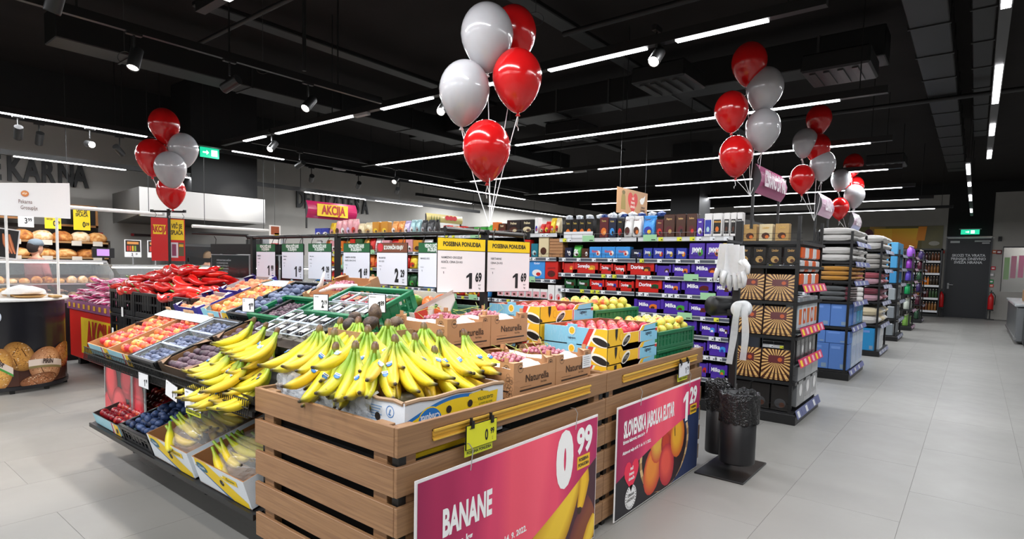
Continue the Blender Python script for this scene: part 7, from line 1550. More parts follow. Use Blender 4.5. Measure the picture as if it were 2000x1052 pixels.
RWS = (('on the third chocolate shelf', Z1[2], (('tray', -4.01, -3.83, .13, 'r,o,y', ''), ('tray', -3.83, -3.5, .145, 'r,a,y', 'Gorenjka'), ('tray', -3.48, -3.3, .12, 'r,m', 'Dorina'), ('tray', -3.29, -3.14, .11, 'r,w', 'Dorina'), ('tray', -3.12, -2.79, .145, 'r,b,a', 'Dorina'), ('tray', -2.78, -2.59, .12, 'p,b,i', ''), ('tray', -2.58, -2.38, .125, 'p,o,b', 'Milka'), ('tray', -2.37, -2.05, .15, 'p,m,o', 'Milka'), ('tray', -2.045, -1.95, .13, 'y,b', ''))),
  ('on the fourth chocolate shelf', Z1[3], (('tray', -3.97, -3.81, .115, 'g,b', 'Finesse'), ('tray', -3.78, -3.62, .115, 'g,b', 'Finesse'), ('tray', -3.61, -3.41, .12, 'r,u,e', 'Dorina'), ('tray', -3.40, -3.23, .12, 'r,u,b', 'Dorina'), ('tray', -3.22, -3.03, .115, 'r,g,b', 'Dorina'), ('tray', -3.01, -2.69, .14, 'r,g,b', 'Dorina'), ('tray', -2.685, -2.48, .125, 'p,o,b', 'Milka'), ('tray', -2.47, -2.13, .15, 'p,m,b', 'Milka'), ('tray', -2.11, -1.94, .14, 'p,b', 'Milka'))),
  ('on the fifth chocolate shelf', Z1[4], (('tray', -3.99, -3.81, .115, 'g,b', 'Finesse'), ('tray', -3.78, -3.47, .13, 'g,b', 'Finesse'), ('tray', -3.45, -3.15, .13, 'r,u,y', 'Dorina'), ('tray', -3.02, -2.70, .14, 'p,o,b', 'Milka'), ('tray', -2.70, -2.385, .15, 'p,f,b', 'Milka'), ('tray', -2.38, -2.165, .13, 'p,m,b', 'Milka'), ('tray', -2.16, -1.94, .14, 'p,b', 'Milka'))),
  ('on the sixth chocolate shelf', Z1[5], (('tray', -3.0, -2.57, .14, 'p,l', 'Milka'), ('tray', -2.56, -2.28, .14, 'p,u', 'Milka'), ('tray', -2.25, -2.065, .13, 'p,l,w', 'Milka'), ('tray', -2.06, -1.94, .12, 'p,b,w', 'Milka'))),
  ('on the seventh chocolate shelf', Z1[6], (('tray', -2.75, -2.35, .13, 'p,o', 'Milka'), ('tray', -2.32, -2.175, .13, 'p,b', 'Milka'), ('tray', -2.165, -1.94, .155, 'p,l,u', 'Milka'))),
  ('on the lowest chocolate shelf', Z1[7], (('tray', -2.6, -2.3, .14, 'p,o', 'Milka'), ('tray', -2.28, -2.14, .15, 'p,r', ''), ('tray', -2.135, -1.94, .15, 'p,f,o', 'Milka'))))
for wh, z, items in RWS:
    for kd, a, b, h, c, tx_ in items: pack(kd, a, b, z, h, yt_, c, 'chocolate bar box', wh, tx_, 'f4f2f8', ts=.27, tz=.58, tx=-.28)
tag(MB().box(-2.235, -2.20, yt_-.003, yt_, Z1[7], Z1[7]+.15, 'c4261f').build('red_strip', PAPER), 'red strip on the purple bar box of the lowest chocolate shelf', 'label') if 0 else None
# boxed sweets, middle-left
WB = 'on the top shelf left of the chocolates'
for a, b, h, c, kd, tx_ in ((-6.1, -5.98, .14, 'r,y', 'box', ''), (-5.96, -5.8, .12, 'o,r', 'box', ''), (-5.78, -5.68, .12, 'r,o', 'box', ''), (-5.67, -5.51, .10, 'b,m', 'box', ''), (-5.50, -5.28, .10, 'f,y', 'box', 'Čoko'), (-5.27, -5.17, .13, 'f,g', 'pouch', ''), (-5.16, -5.06, .16, 'o,a', 'box', ''), (-5.05, -4.93, .14, 'b,m', 'box', 'Roll'), (-4.91, -4.68, .18, 'k,b,c', 'box', 'Pralines'), (-4.68, -4.46, .18, 'k,c,b', 'box', 'Pralines'), (-4.45, -4.39, .20, 'w,u,r', 'box', ''), (-4.38, -4.30, .12, 'r,c', 'pouch', ''), (-4.30, -4.22, .15, 'r,y', 'pouch', ''), (-4.22, -4.14, .19, 'y,r,c', 'pouch', ''), (-4.14, -4.07, .19, 'c,r,k', 'pouch', '')): pack(kd, a, b, ZB[0], h, yt_, c, 'packet', WB, tx_, 'e0d0a8', ts=.16, tz=.75)
WB = 'on the second shelf left of the chocolates'
for a, b, h, c, kd in ((-4.62, -4.51, .22, 'r,m', 'box'), (-4.50, -4.39, .17, 't,e', 'box'), (-4.38, -4.22, .25, 'c,b', 'box')): pack(kd, a, b, ZB[1], h, yt_, c, 'gift box', WB)
for k in range(6): o = MB().rbox(-.1, .1, 0, .12, 0, .036, 'a5764e', .003).build('flat_box', CARTON); o.location = (-4.11, yt_, ZB[1]+.0385*k); tag(o, 'flat brown box in the pile beside the chocolate shelves, %s from below' % ORD[k], 'box', 'flat brown boxes')
WB = 'on the third shelf left of the chocolates'
def rays(o, F, hx, h, c1='4a2418', c2='cfa468', n=22, ins=.10):
    g = MB(); cx, cz = 0, h*.62
    per = [(-hx, 0), (hx, 0), (hx, h), (-hx, h)]
    def edge(a):
        dx, dz = math.cos(a), math.sin(a); t = 9
        if dx > 1e-6: t = min(t, (hx-cx)/dx)
        if dx < -1e-6: t = min(t, (-hx-cx)/dx)
        if dz > 1e-6: t = min(t, (h-cz)/dz)
        if dz < -1e-6: t = min(t, (0-cz)/dz)
        return (cx+dx*t*.99, cz+dz*t*.99)
    for k in range(n):
        a = 2*PI*k/n; b = a+PI/n; g.poly(W3(F, [(cx, cz), edge(a), edge(b)], .001), c2)
    g.poly(W3(F, [(-hx*.55, h*.55), (hx*.55, h*.55), (hx*.55, h*.80), (-hx*.55, h*.80)], .002), '5a2a2c'); g.poly(W3(F, ell(hx*.25, h*.67, hx*.16, h*.07, 10), .003), 'b0502c'); g.build('printed_rays', GLOSSP, o)
o = pack('box', -4.68, -4.52, ZB[2], .20, yt_, 'b', 'ray-patterned box', WB); rays(o, frame((0, -.001, 0), XP, ZP), .077, .20)
pack('box', -4.52, -4.27, ZB[2], .235, yt_, 'l,w,r', 'gift box', WB, 'Kinder', 'dfeaf8', ts=.10, tz=.82); pack('box', -4.27, -4.07, ZB[2], .22, yt_, 'r,m,b', 'gift box', WB, 'GRIOTTE', '8a1a1c', ts=.09, tz=.62)
WB = 'on the fourth shelf left of the chocolates'
for k in range(7): pack('box', -5.07+.12*k, -4.955+.12*k, ZB[3]+.03, .12, yt_+.02, 'w,k2', 'tabbed box', WB, pic='panel')
for k in range(2): pack('box', -4.22+.11*k, -4.115+.11*k, ZB[3], .21, yt_, 'w,k2,r', 'flower-printed box', WB)
# bagged sweets, far left
WA = 'on the top sweets shelf'
XA = ((-9.38, -9.17, .13, 'u,w', 'box'), (-9.17, -8.95, .13, 'u,w', 'box'), (-8.95, -8.78, .22, 'y,k2', 'pouch'), (-8.78, -8.62, .25, 'k2,b', 'pouch'), (-8.62, -8.46, .26, 'k2,w', 'pouch'), (-8.46, -8.32, .27, 'k2,i', 'pouch'), (-8.32, -8.16, .27, 'k2,r', 'pouch'), (-8.15, -7.98, .19, 'c,b', 'pouch'), (-7.97, -7.76, .20, 'c,n', 'pouch'), (-7.74, -7.57, .20, 'a,y', 'box'), (-7.52, -7.35, .20, 'a,y', 'box'), (-7.28, -7.14, .20, 'h,w', 'pouch'), (-7.13, -6.98, .20, 'h,o', 'pouch'), (-6.98, -6.85, .20, 'i,w', 'pouch'), (-6.84, -6.73, .21, 'e,w', 'pouch'), (-6.72, -6.61, .21, 'e,s', 'pouch'), (-6.60, -6.48, .20, 'x,s', 'pouch'), (-6.46, -6.32, .20, 'x,s', 'pouch'), (-6.31, -6.24, .20, 'k,s', 'pouch'))
for a, b, h, c, kd in XA: pack(kd, a, b, ZA[0], h, yt_, c, 'sweets bag' if kd == 'pouch' else 'sweets box', WA)
for a, b in ((-6.16, -6.14),): pass
rr = random.Random(12)
for lv, z in enumerate(ZA[1:5]):
    x = -9.40; keys = [['k2,w', 'r,b', 'f,w', 'a,b', 'b,n', 'w,k2', 'g,y', 'o,y'], ['o,r', 'e,f', 'y,r', 'w,b', 'r,y', 'a,o'], ['y,c', 'c,y', 'l,w', 'r,y', 'k2,w', 'g,f'], ['r,w', 'c,b', 'x,w', 'f,w', 'l,r']][lv]
    while x < -6.35:
        w_ = rr.choice((.14, .16, .19)); pack(rr.choice(('pouch', 'pouch', 'box')), x, x+w_, z, rr.uniform(.17, .21), yt_, rr.choice(keys), 'sweets packet', 'on the %s sweets shelf' % ORD[lv+1]); x += w_+.01
    x = -6.15
    while x < -5.2 and lv < 3:
        w_ = rr.choice((.14, .17)); pack('pouch', x, x+w_, ZB[lv+1], .2, yt_, rr.choice(keys), 'sweets packet', 'on the %s shelf behind the yellow signs' % ORD[lv+1]); x += w_+.01
# signs over the gondolas
def side_sign(x, y0, y1, z0, z1, col, label, txt, tc, panel=None, posts=True, curve=.06, sx=.55, bold=.03, th=.5, zb=2.0, name='aisle_sign'):
    t = thing(name, label, 'sign', (x, (y0+y1)/2, z0)); L2, h = (y1-y0)/2, z1-z0; n = 8; g = MB()
    xf = lambda v: curve*math.sin(PI*v)
    for k in range(n):
        a, b = k/n, (k+1)/n; g.poly([(xf(a), -L2, h*a), (xf(a), L2, h*a), (xf(b), L2, h*b), (xf(b), -L2, h*b)], col)
        g.poly([(-xf(a)*.2-.01, -L2, h*a), (-xf(a)*.2-.01, L2, h*a), (-xf(b)*.2-.01, L2, h*b), (-xf(b)*.2-.01, -L2, h*b)][::-1], '26262a')
    g.build('sign_face', GLOSSP, t, True)
    for s in (-L2, L2): MB().poly([(-.01, s, 0)]+[(xf(k/n), s, h*k/n) for k in range(n+1)]+[(-.01, s, h)], '2a2a2e').build('end_cap', PLASTIC, t)
    F = frame((curve+.004, 0, h*.5), YP, ZP)
    if panel: MB(F).rbox(-L2*.64, L2*.60, -h*.36, h*.36, -.012, 0, panel, .01).build('yellow_panel', PAPER, t)
    text(t, txt, F @ Vector((0, 0, .004)), YP, ZP, h*th, tc, sx, bold)
    if posts:
        for s in (-L2+.02, L2-.02): MB().box(-.03, -.005, s-.012, s+.012, zb-z0, h*.9, '161616').build('post', METAL, t)
    return t
side_sign(-9.2, 5.73, 6.76, 2.235, 2.535, 'b8265a', 'magenta sign with red sale lettering on yellow above the sweets shelves', 'AKCIJA', 'b02428', 'efc82a', zb=2.05, th=.5, sx=.7)
fs = side_sign(-7.9, 7.35, 8.3, 2.25, 2.40, 'c9b878', 'pale flower-printed sign far behind the sweets shelves', '', 'ffffff', zb=0, curve=.02); g = MB(); F = frame((.026, 0, .075), YP, ZP)
for k in range(3): g.poly(W3(F, ell(.05+.1*k, .02, .06, .045, 10), .001+.0004*k), 'c8323a')
for k in range(4): g.poly(W3(F, [(-.38+.07*k, -.06), (-.34+.07*k, -.06), (-.36+.07*k, .05)], .001), '5a6a2c')
g.build('printed_flowers', PAPER, fs)
side_sign(-1.74, 5.95, 6.93, 2.25, 2.53, 'b55a86', 'pink sign with white lettering on the endcap beside the nearest right balloons', 'IZBRANO ZA VAS', 'e9d8e0', sx=.5, zb=1.9, bold=.04)
side_sign(-1.80, 9.1, 10.0, 2.29, 2.60, 'c9a0b8', 'pale pink sign above the towel display', 'IZBRANO', 'e9dfe6', sx=.5, zb=1.9); side_sign(-1.85, 12.2, 13.1, 2.28, 2.60, 'c4a8b8', 'pale pink sign above the second towel display', 'IZBRANO', 'e9dfe6', sx=.5, zb=1.9)
ws = thing('hanging_sign', 'brown cardboard sign with a red heart hanging over the chocolate aisle', 'sign', (-4.0, 7.82, 2.44)); F = frame((0,0,0), YP, (-.0, 0, 1)); MB(F).box(-.48, .48, -.18, .18, -.006, 0, 'b98a5c').build('board', CARTON, ws); g = MB()
g.poly(W3(F, [(.0+.155*math.sin(a)**3+.0, .005+.0115*(13*math.cos(a)-5*math.cos(2*a)-2*math.cos(3*a)-math.cos(4*a))) for a in [k*2*PI/26 for k in range(26)]], .001), 'c8302a')
g.poly(W3(F, [(-.36, -.12), (-.22, -.12), (-.23, .06), (-.25, .10), (-.33, .10), (-.35, .06)], .001), '8f7a3c'); g.poly(W3(F, ell(-.29, .12, .05, .03, 10), .0014), '6a5a2c')
g.poly(W3(F, [(.22, .05), (.27, .09), (.34, .10), (.40, .14), (.38, .06), (.33, .0), (.26, .0)], .001), 'e9e4de'); g.build('printed_drawings', PAPER, ws)
for k, s_ in enumerate(('radi', 'imamo', 'domače')): text(ws, s_, F @ Vector((.0, .06-.06*k, .003)), YP, ZP, .045, 'f0d8c8', .7, .02)
for k, s_ in enumerate(('LOKALNI', 'SLOVENSKI', 'IZDELKI')): text(ws, s_, F @ Vector((.33, -.05-.045*k, .003)), YP, ZP, .028, '3a2416', .75, .03)
for s in (-.4, .4): MB().tube([(0, s, .18), (0, s, ZC-2.44)], .003, '3a3a3a', 4).build('wire', METAL, ws)
# ================================================================== endcap racks along the wide aisle
def rack(label, x0, x1, y0, y1, zs, top, group='endcap racks', strip='b52c5c', lip=True, cage=False):
    t = thing('endcap_rack', label, 'shelving', ((x0+x1)/2, (y0+y1)/2, 0), 0, group); w2, d2 = (x1-x0)/2, (y1-y0)/2
    MB().rbox(-w2, w2+.02, -d2, d2, 0, .10, '131314').build('base', METAL, t)
    for y in (-d2+.02, d2-.02):
        for x in (-w2+.02, w2-.04): MB().box(x-.015, x+.015, y-.015, y+.015, 0, top, '111112').build('upright', METAL, t)
    MB().box(-w2, -w2+.02, -d2, d2, .1, top, '0f0f10').build('back_panel', METAL, t)
    for z in zs:
        s = MB().box(-w2+.02, w2, -d2+.01, d2-.01, z-.035, z-.005, '1a1a1c').build('shelf', METAL, t)
        if lip:
            F = frame((w2+.02, 0, z-.012), YP, (-.35, 0, 1)); MB(F).box(-d2+.02, d2-.02, -.06, .01, -.004, 0, strip).build('price_rail', PLASTIC, s); g = MB(F)
            for k in range(3): g.box(-d2+.10+.34*k, -d2+.2+.34*k, -.05, .0, .001, .002, 'e6c23a' if strip == 'b52c5c' else 'c8cbd0')
            o = g.build('price_tags', PAPER, s); o['kind'] = 'stuff'
    if cage:
        g = MB()
        for z in zs:
            for dz in (.02, .07): g.tube([(-w2, -d2-.01, z+dz), (w2, -d2-.01, z+dz)], .0025, '0c0c0c', 4)
        g.build('front_wires', METAL, t)
    return t
rack('black wire endcap rack of ray-patterned chocolate boxes beside the bag stand', -1.93, -1.30, 6.04, 7.1, [.12, .42, .86, 1.20, 1.55, 1.785], 2.02, cage=True, lip=False)
WR = 'on the endcap rack behind the bag stand'
for rz_, (z, h) in enumerate(((1.20, .26), (.86, .285), (.42, .30))):
    for k in range(2):
        o = pack('box', -1.915+.285*k, -1.635+.285*k, z, h, 6.06+.0*k, 'b', 'gold-rayed box', 'in the %s ray row of the endcap rack' % ('upper', 'middle', 'lower')[rz_], dp=.08); o.rotation_euler = (-.10, 0, 0); rays(o, frame((0, -.001, 0), XP, ZP), .135, h, n=24)
for k in range(3): pack('box', -1.86+.15*k, -1.73+.15*k, 1.785, .165, 6.06, 'n,b,o' if k != 1 else 'c,b,o', 'praline box', WR, 'Lindor', 'd8b060', ts=.14, tz=.78)
for k in range(4): pack('box', -1.90+.145*k, -1.775+.145*k, 1.55, .175, 6.06, 'k,n,b', 'praline box', WR, 'Lindor', 'b08a50', ts=.14, tz=.8)
for k in range(3): pack('box', -1.90+.19*k, -1.72+.19*k, .12, .25, 6.06, 'k,x', 'appliance box', WR)
def xpack(y0, y1, z, h, x, cols, label, cat='box', grp=None, pic=None, dp=.2, name='carton', txt=None, tc='ffffff'):
    """carton that shows its face to the aisle (+x)"""
    m = MB().rbox(-dp, 0, -(y1-y0)/2+.003, (y1-y0)/2-.003, 0, h, cols[0], .004); o = m.build(name, GLOSSP); o.location = (x, (y0+y1)/2, z); tag(o, label, cat, grp); F = frame((.001, 0, 0), YP, ZP); w_ = (y1-y0)/2; g = MB()
    if len(cols) > 1: g.poly(W3(F, [(-w_*.7, h*.12), (w_*.7, h*.12), (w_*.7, h*.62), (-w_*.7, h*.62)], .0), cols[1])
    if len(cols) > 2: g.poly(W3(F, ell(0, h*.38, w_*.4, h*.16, 12), .001), cols[2])
    if len(cols) > 1: g.build('printed_picture', GLOSSP, o)
    return o
for k in range(6):
    pos = ('nearest', 'second', 'third', 'fourth', 'fifth', 'farthest')[k]
    if k < 5:
        y = 6.2+.17*k
        bl = thing('hanging_blister', 'orange and white blister pack hanging on the aisle side of the rack, %s' % pos, 'packet', (-1.34, y, 1.34), 0, 'orange blister packs')
        for q in range(3): MB().rbox(-.03, .02, -.07, .07, .02+.13*q, .13+.13*q, 'e8622a' if q % 2 == k % 2 else 'e0e2e4', .01).build('pack', GLOSSP, bl)
        xpack(y-.08, y+.08, .935, .30, -1.32, ('dfe6ea', 'd8582c', 'e8e8e8') if k % 2 else ('c9d4dc', 'e87838'), 'white box with an orange stripe, aisle side, %s' % pos, grp='white and orange boxes', dp=.12)
        xpack(y-.08, y+.08, .62, .25, -1.32, ('4a4a4c', '6a6a6c', 'd8d8d8') if k % 2 else ('2c2c2e', '5a5a5c'), 'charcoal appliance box on the aisle side, %s' % pos, grp='charcoal boxes', dp=.12)
for k in range(3): xpack(6.14+.31*k, 6.44+.31*k, .16, .40, -1.30, (('6e7072', '55585a', 'd8d8d8'), ('8a8c8e', '6a6c6e', 'e0e0e0'), ('9a9c9e', '77797b', 'e6e6e6'))[k], 'tall grey appliance box at the foot of the rack, %s' % ('nearest', 'middle', 'farthest')[k], grp='tall grey appliance boxes', dp=.35)
for z, nm in ((1.325, 'third'), (.905, 'fourth'), (.60, 'fifth'), (.10, 'floor')):
    F = frame((-1.27, 6.57, z), YP, (-.35, 0, 1)); t = thing('offer_strip', '%s strip on the aisle side of the rack, %s shelf' % ('magenta and yellow offer' if z > .2 else 'slate blue price', nm), 'label strip', (-1.27, 6.57, z), 0, 'magenta offer strips'); F0 = frame((0,0,0), YP, (-.35, 0, 1)); MB(F0).box(-.52, .52, -.04, .045, -.003, 0, 'c8285a' if z > .2 else '62688e').build('strip', PAPER, t); g = MB(F0)
    for k in range(6): g.box(-.48+.17*k, -.40+.17*k, -.03, .03, .001, .002, (('efc82a', 'e8b0c0') if z > .2 else ('d8dade', '62688e'))[k % 2])
    g.build('printed_prices', PAPER, t)
# towel displays
def towel_data(L, W, H, col, folds):
    m = MB(); n = 16; vs = []; k2 = 7
    for i in range(k2):
        y = -L/2+L*i/(k2-1); s = 1-.16*(abs(i-(k2-1)/2)/((k2-1)/2))**4
        for k in range(n):
            t = 2*PI*k/n; cx = math.copysign(abs(math.cos(t))**.7, math.cos(t)); cz = math.copysign(abs(math.sin(t))**.8, math.sin(t)); vs.append((W/2*cx*s, y, H/2+H/2*cz*s*(1+.06*math.sin(i*2+k))))
    m.mesh(vs, [(i*n+k, i*n+(k+1) % n, (i+1)*n+(k+1) % n, (i+1)*n+k) for i in range(k2-1) for k in range(n)]+[tuple(range(n))[::-1], tuple((k2-1)*n+k for k in range(n))], col)
    for q in range(folds):      # fold lines standing proud on the rounded side
        z = H*(q+1)/(folds+1); m.tube([(W/2*.93, -L/2*.9, z), (W/2*.99, 0, z+.004), (W/2*.93, L/2*.9, z)], H*.13, col, 6); m.tube([(-W/2*.8, -L/2*.985, z), (W/2*.7, -L/2*.985, z)], H*.12, col, 6)
    return m.data('towel', TERRY, True)
TC = dict(w='dfdcd8', y='c98a1c', g='55585a', b='7a1c34', k='c99aa8', r='b04a58', e='b9b4ae', u='2458a0', c='e4d4b0')
def towels(x0, x1, y0, y1, z, h, key, where, per=2, layers=2, extra=None):
    nm = dict(w='white', y='mustard', g='grey', b='burgundy', k='pink', r='rose', e='beige', u='blue', c='cream'); D = (y1-y0)/per; Wd = x1-x0-.02
    for l in range(layers):
        for j in range(per):
            kk_ = key[(l*per+j) % len(key)]; me = TWD.get((kk_, round(D, 2), round(Wd, 2), round(h/layers, 3)))
            if not me: me = TWD[(kk_, round(D, 2), round(Wd, 2), round(h/layers, 3))] = towel_data(D*.94, Wd, h/layers, TC[kk_], 1)
            o = link('folded_towel', me, None, ((x0+x1)/2+RND.uniform(-.012, .012), y0+D*(j+.5), z+h/layers*l), (0, 0, RND.uniform(-.04, .04)))
            tag(o, '%s towel %s, %s, %s' % (nm[kk_], where, ORD[j], ('lower', 'upper', 'top')[l]), 'towel', '%s towels %s' % (nm[kk_], where))
TWD = {}
U2 = [.14, .74, 1.09, 1.375, 1.64, 1.915]
rack('black endcap display with white, mustard and grey towels over blue boxes', -1.78, -1.30, 9.05, 10.35, U2, 2.05, strip='6f74a8')
towels(-1.78, -1.30, 9.06, 10.3, 1.915, .19, 'w', 'on the top shelf of the first towel display', 3); towels(-1.78, -1.30, 9.06, 10.3, 1.64, .20, 'w', 'on the second shelf of the first towel display', 3); towels(-1.78, -1.30, 9.06, 10.3, 1.375, .20, 'y', 'on the third shelf of the first towel display', 3, 3); towels(-1.78, -1.36, 9.06, 10.3, 1.09, .21, 'g', 'on the fourth shelf of the first towel display', 2, 3)
for l in range(3):
    for k in range(2): o = MB().lathe([(0, -.09), (.028, -.09), (.033, -.06), (.033, .06), (.028, .09), (0, .09)], TC['b' if k == 0 else 'w'], 14).build('rolled_towel', TERRY, None, True); o.location = (-1.31+.035*k, 9.14+.0*k, 1.13+.065*l); o.rotation_euler = (0, PI/2, 0); tag(o, 'small rolled %s towel at the grey towels, %s row' % (('burgundy', 'white')[k], ('bottom', 'middle', 'top')[l]), 'towel', 'rolled towels on the first display')
rr = random.Random(2)
def bluebox(x0, x1, y0, y1, z, h, lab, col='4f78bc', grp='blue boxes of the first towel display'):
    o = MB().rbox(x0-(x0+x1)/2, x1-(x0+x1)/2, 0, y1-y0, 0, h, col, .004).build('blue_carton', CARTON); o.location = ((x0+x1)/2, y0, z); tag(o, lab, 'box', grp)
    g = MB(frame((0, -.001, 0), XP, ZP)); w_ = (x1-x0)/2; g.box(w_*.25, w_*.8, .02, h*.22, 0, .001, '7c92a8').box(-w_*.8, w_*.2, h*.80, h*.9, 0, .001, '6a90d0'); g.build('printed_label', PAPER, o); return o
for k in range(2): bluebox(-1.775+.225*k, -1.555+.225*k, 9.08, 9.38, .74, .31, 'upright blue box on the shelf under the grey towels, %s' % ('left', 'right')[k])
for k in range(3): xpack(9.40+.3*k, 9.69+.3*k, .74, .30, -1.32, (('4f78bc', '6a90d0'), ('2c86b4', '2f9ac4'), ('2c86b4', '2f9ac4'))[k], 'blue box facing the aisle under the grey towels, %s' % ORD[k], grp='blue boxes facing the aisle', dp=.4)
for k in range(2): bluebox(-1.775+.235*k, -1.545+.235*k, 9.07, 9.30, .14, .36, 'upright blue box on the floor shelf of the first towel display, %s' % ('left', 'right')[k])
bluebox(-1.775, -1.60, 9.07, 9.3, .505, .17, 'lying blue box at the left on the two upright ones'); bluebox(-1.595, -1.30, 9.07, 9.3, .505, .17, 'long lying blue box on the right upright one')
for k in range(3): xpack(9.33+.33*k, 9.65+.33*k, .14, .50, -1.30, ('9ab0cc', '7c98c4'), 'pale blue tall box facing the aisle at the foot of the first display, %s' % ORD[k], grp='pale blue tall boxes', dp=.4)
U3 = [.10, .57, .98, 1.28, 1.56, 1.90]
rack('second black endcap display with white and pink towels', -1.75, -1.28, 12.05, 13.35, U3, 2.05, strip='8a8ea8')
for z, h, key, nm, ly in ((1.90, .26, 'w', 'top', 2), (1.56, .27, 'e', 'second', 3), (1.28, .22, 'kr', 'third', 2), (.98, .24, 'kb', 'fourth', 2), (.57, .30, 'wc', 'fifth', 2)): towels(-1.75, -1.28, 12.06, 13.3, z, h, key, 'on the %s shelf of the second towel display' % nm, 3, ly)
for k in range(2): bluebox(-1.74+.2*k, -1.545+.2*k, 12.07, 12.3, .10, .40, 'bright blue box at the foot of the second towel display, %s' % ('left', 'right')[k], '1f86c0', 'bright blue boxes of the second display')
xpack(12.32, 12.8, .10, .40, -1.29, ('c8ccd0', 'a8b0b8'), 'pale box at the foot of the second towel display facing the aisle', dp=.3)
# displays farther down: plastic boxes, bottles
def small_thing(kind, x, y, z, h, r, col, lab, cat, grp):
    key = (kind, h, r, col)
    if key not in SMALL:
        if kind == 'bottle': SMALL[key] = MB().lathe([(r*.9, 0), (r, .01), (r, h*.6), (r*.8, h*.72), (r*.35, h*.84), (r*.35, h*.93), (r*.42, h*.93), (r*.42, h), (0, h)], None, 12, cols=[col]*5+[col, 'e8e0d0', 'e8e0d0', 'e8e0d0']).data('bottle', GLOSSP, True)
        elif kind == 'jar': SMALL[key] = MB().lathe([(r*.9, 0), (r, .01), (r, h*.8), (r*.8, h*.88), (r*.82, h), (0, h)], col, 12).data('jar', GLOSSP, True)
        else: SMALL[key] = MB().rbox(-r, r, -r*1.4, r*1.4, 0, h, col, .01).data('storage_box', GLOSSP)
    o = link(kind if kind != 'tub' else 'storage_box', SMALL[key], None, (x, y, z)); return tag(o, lab, cat, grp)
SMALL = {}
rack('third endcap display with clear and light blue storage boxes', -1.75, -1.28, 15.1, 16.3, [.12, .5, .9, 1.27, 1.6, 1.9], 2.0, strip='7a7e94')
for i, (z, col, nm) in enumerate(((.12, '8a9298', 'grey'), (.5, '8a9096', 'grey'), (.9, '9aa2a6', 'silver'), (1.27, '3f92c8', 'light blue'), (1.6, '4a9cd0', 'light blue'), (1.9, '58a8d8', 'pale blue'))):
    for j in range(4): small_thing('tub', -1.45, 15.25+.29*j, z, .26, .10, col, '%s storage box on the %s shelf of the third display, %s in line' % (nm, ('floor', 'second', 'third', 'fourth', 'fifth', 'top')[i], ORD[j]), 'box', 'storage boxes on the third display')
rack('fourth endcap display with purple and green bottles', -1.72, -1.25, 18.2, 19.3, [.12, .55, .95, 1.3, 1.62, 1.92], 2.0, strip='9a6a84')
for i, (z, col, nm) in enumerate(((.12, '7aa84a', 'green'), (.55, 'c9d0c4', 'white'), (.95, '1f9a5a', 'green'), (1.3, '5a48b0', 'purple'), (1.62, '8a3aa8', 'violet'), (1.92, '9a5ac8', 'lilac'))):
    for j in range(5): small_thing('bottle', -1.38, 18.32+.2*j, z, .29, .065, col, '%s bottle on the %s shelf of the fourth display, %s in line' % (nm, ('floor', 'second', 'third', 'fourth', 'fifth', 'top')[i], ORD[j]), 'bottle', 'bottles on the fourth display')
rack('fifth endcap display with dark bottles, farthest before the drinks wall', -1.7, -1.22, 21.3, 22.3, [.12, .55, .95, 1.3, 1.62, 1.92], 2.0, strip='5a4a5c')
for i, z in enumerate((.12, .55, .95, 1.3, 1.62, 1.92)):
    for j in range(5): small_thing('bottle', -1.34, 21.4+.19*j, z, .28, .06, ('2a4a34', '4a1c2c', '3a2a5a')[i % 3], '%s bottle on the %s shelf of the fifth display, %s in line' % (('dark green', 'wine red', 'dark purple')[i % 3], ('floor', 'second', 'third', 'fourth', 'fifth', 'top')[i], ORD[j]), 'bottle', 'bottles on the fifth display')
for k, y in enumerate((9.1, 12.1, 15.1, 18.2)): gondola('long black gondola behind the %s endcap display' % ORD[k], -9.2, -1.82, y, y+1.1, [(-9.2, -5.5, [.4, .8, 1.2, 1.6]), (-5.5, -1.82, [.4, .8, 1.2, 1.6])], 1.95, 'far gondolas')
# drinks wall, poster, extinguishers, counter on the far right
dk = thing('drinks_shelving', 'tall dark shelving full of drink bottles against the far wall', 'shelving', (-1.38, YF-.3, 0)); MB().box(-.42, .42, .22, .25, 0, 2.36, '141414').box(-.44, -.40, -.25, .25, 0, 2.36, '181818').box(.40, .44, -.25, .25, 0, 2.36, '181818').box(-.44, .44, -.25, .25, 2.3, 2.36, '181818').box(-.42, .42, -.2, .22, 0, .1, '111111').build('carcass', METAL, dk)
for i, z in enumerate((.22, .66, 1.10, 1.52, 1.94)): s = MB().box(-.40, .40, -.24, .22, z-.03, z, '1c1c1c').build('shelf', METAL, dk); MB().box(-.40, .40, -.256, -.242, z-.07, z+.0, 'dedfe0').build('price_rail', PLASTIC, s)
for i, z in enumerate((.22, .66, 1.10, 1.52, 1.94)):
    for j in range(9): small_thing('bottle', -1.72+.085*j, YF-.50, z, .30, .036, ('3a2a1a', '6a3a1c', '8a5a24', '4a1c1c', '2c4a24', 'd87a1c')[(i*2+j//3+(3 if i == 4 and j > 4 else 0)) % 6], 'drink bottle on the %s shelf of the far drinks wall, %s from the left' % (('lowest', 'second', 'middle', 'fourth', 'top')[i], ORD[j]), 'bottle', 'bottles on the far drinks wall')
po = thing('drinks_poster', 'wide poster of orange drinks above the far drinks wall', 'poster', (-2.6, YF-.02, 2.36)); F = frame((0,0,0), XP, ZP); MB(F).box(-1.6, 1.62, 0, .82, 0, .01, '6a6238').build('board', PAPER, po); g = MB()
for x0, x1, c, d in ((-1.6, -.6, '6a6a3a', '8a8a5a'), (-.6, -.1, '8a7a4a', 'b88a3a'), (1.02, 1.62, '7a7452', '6a6650')): g.poly(W3(F, [(x0, 0), (x1, 0), (x1, .82), (x0, .82)], .012), None, [c, d, c, d])
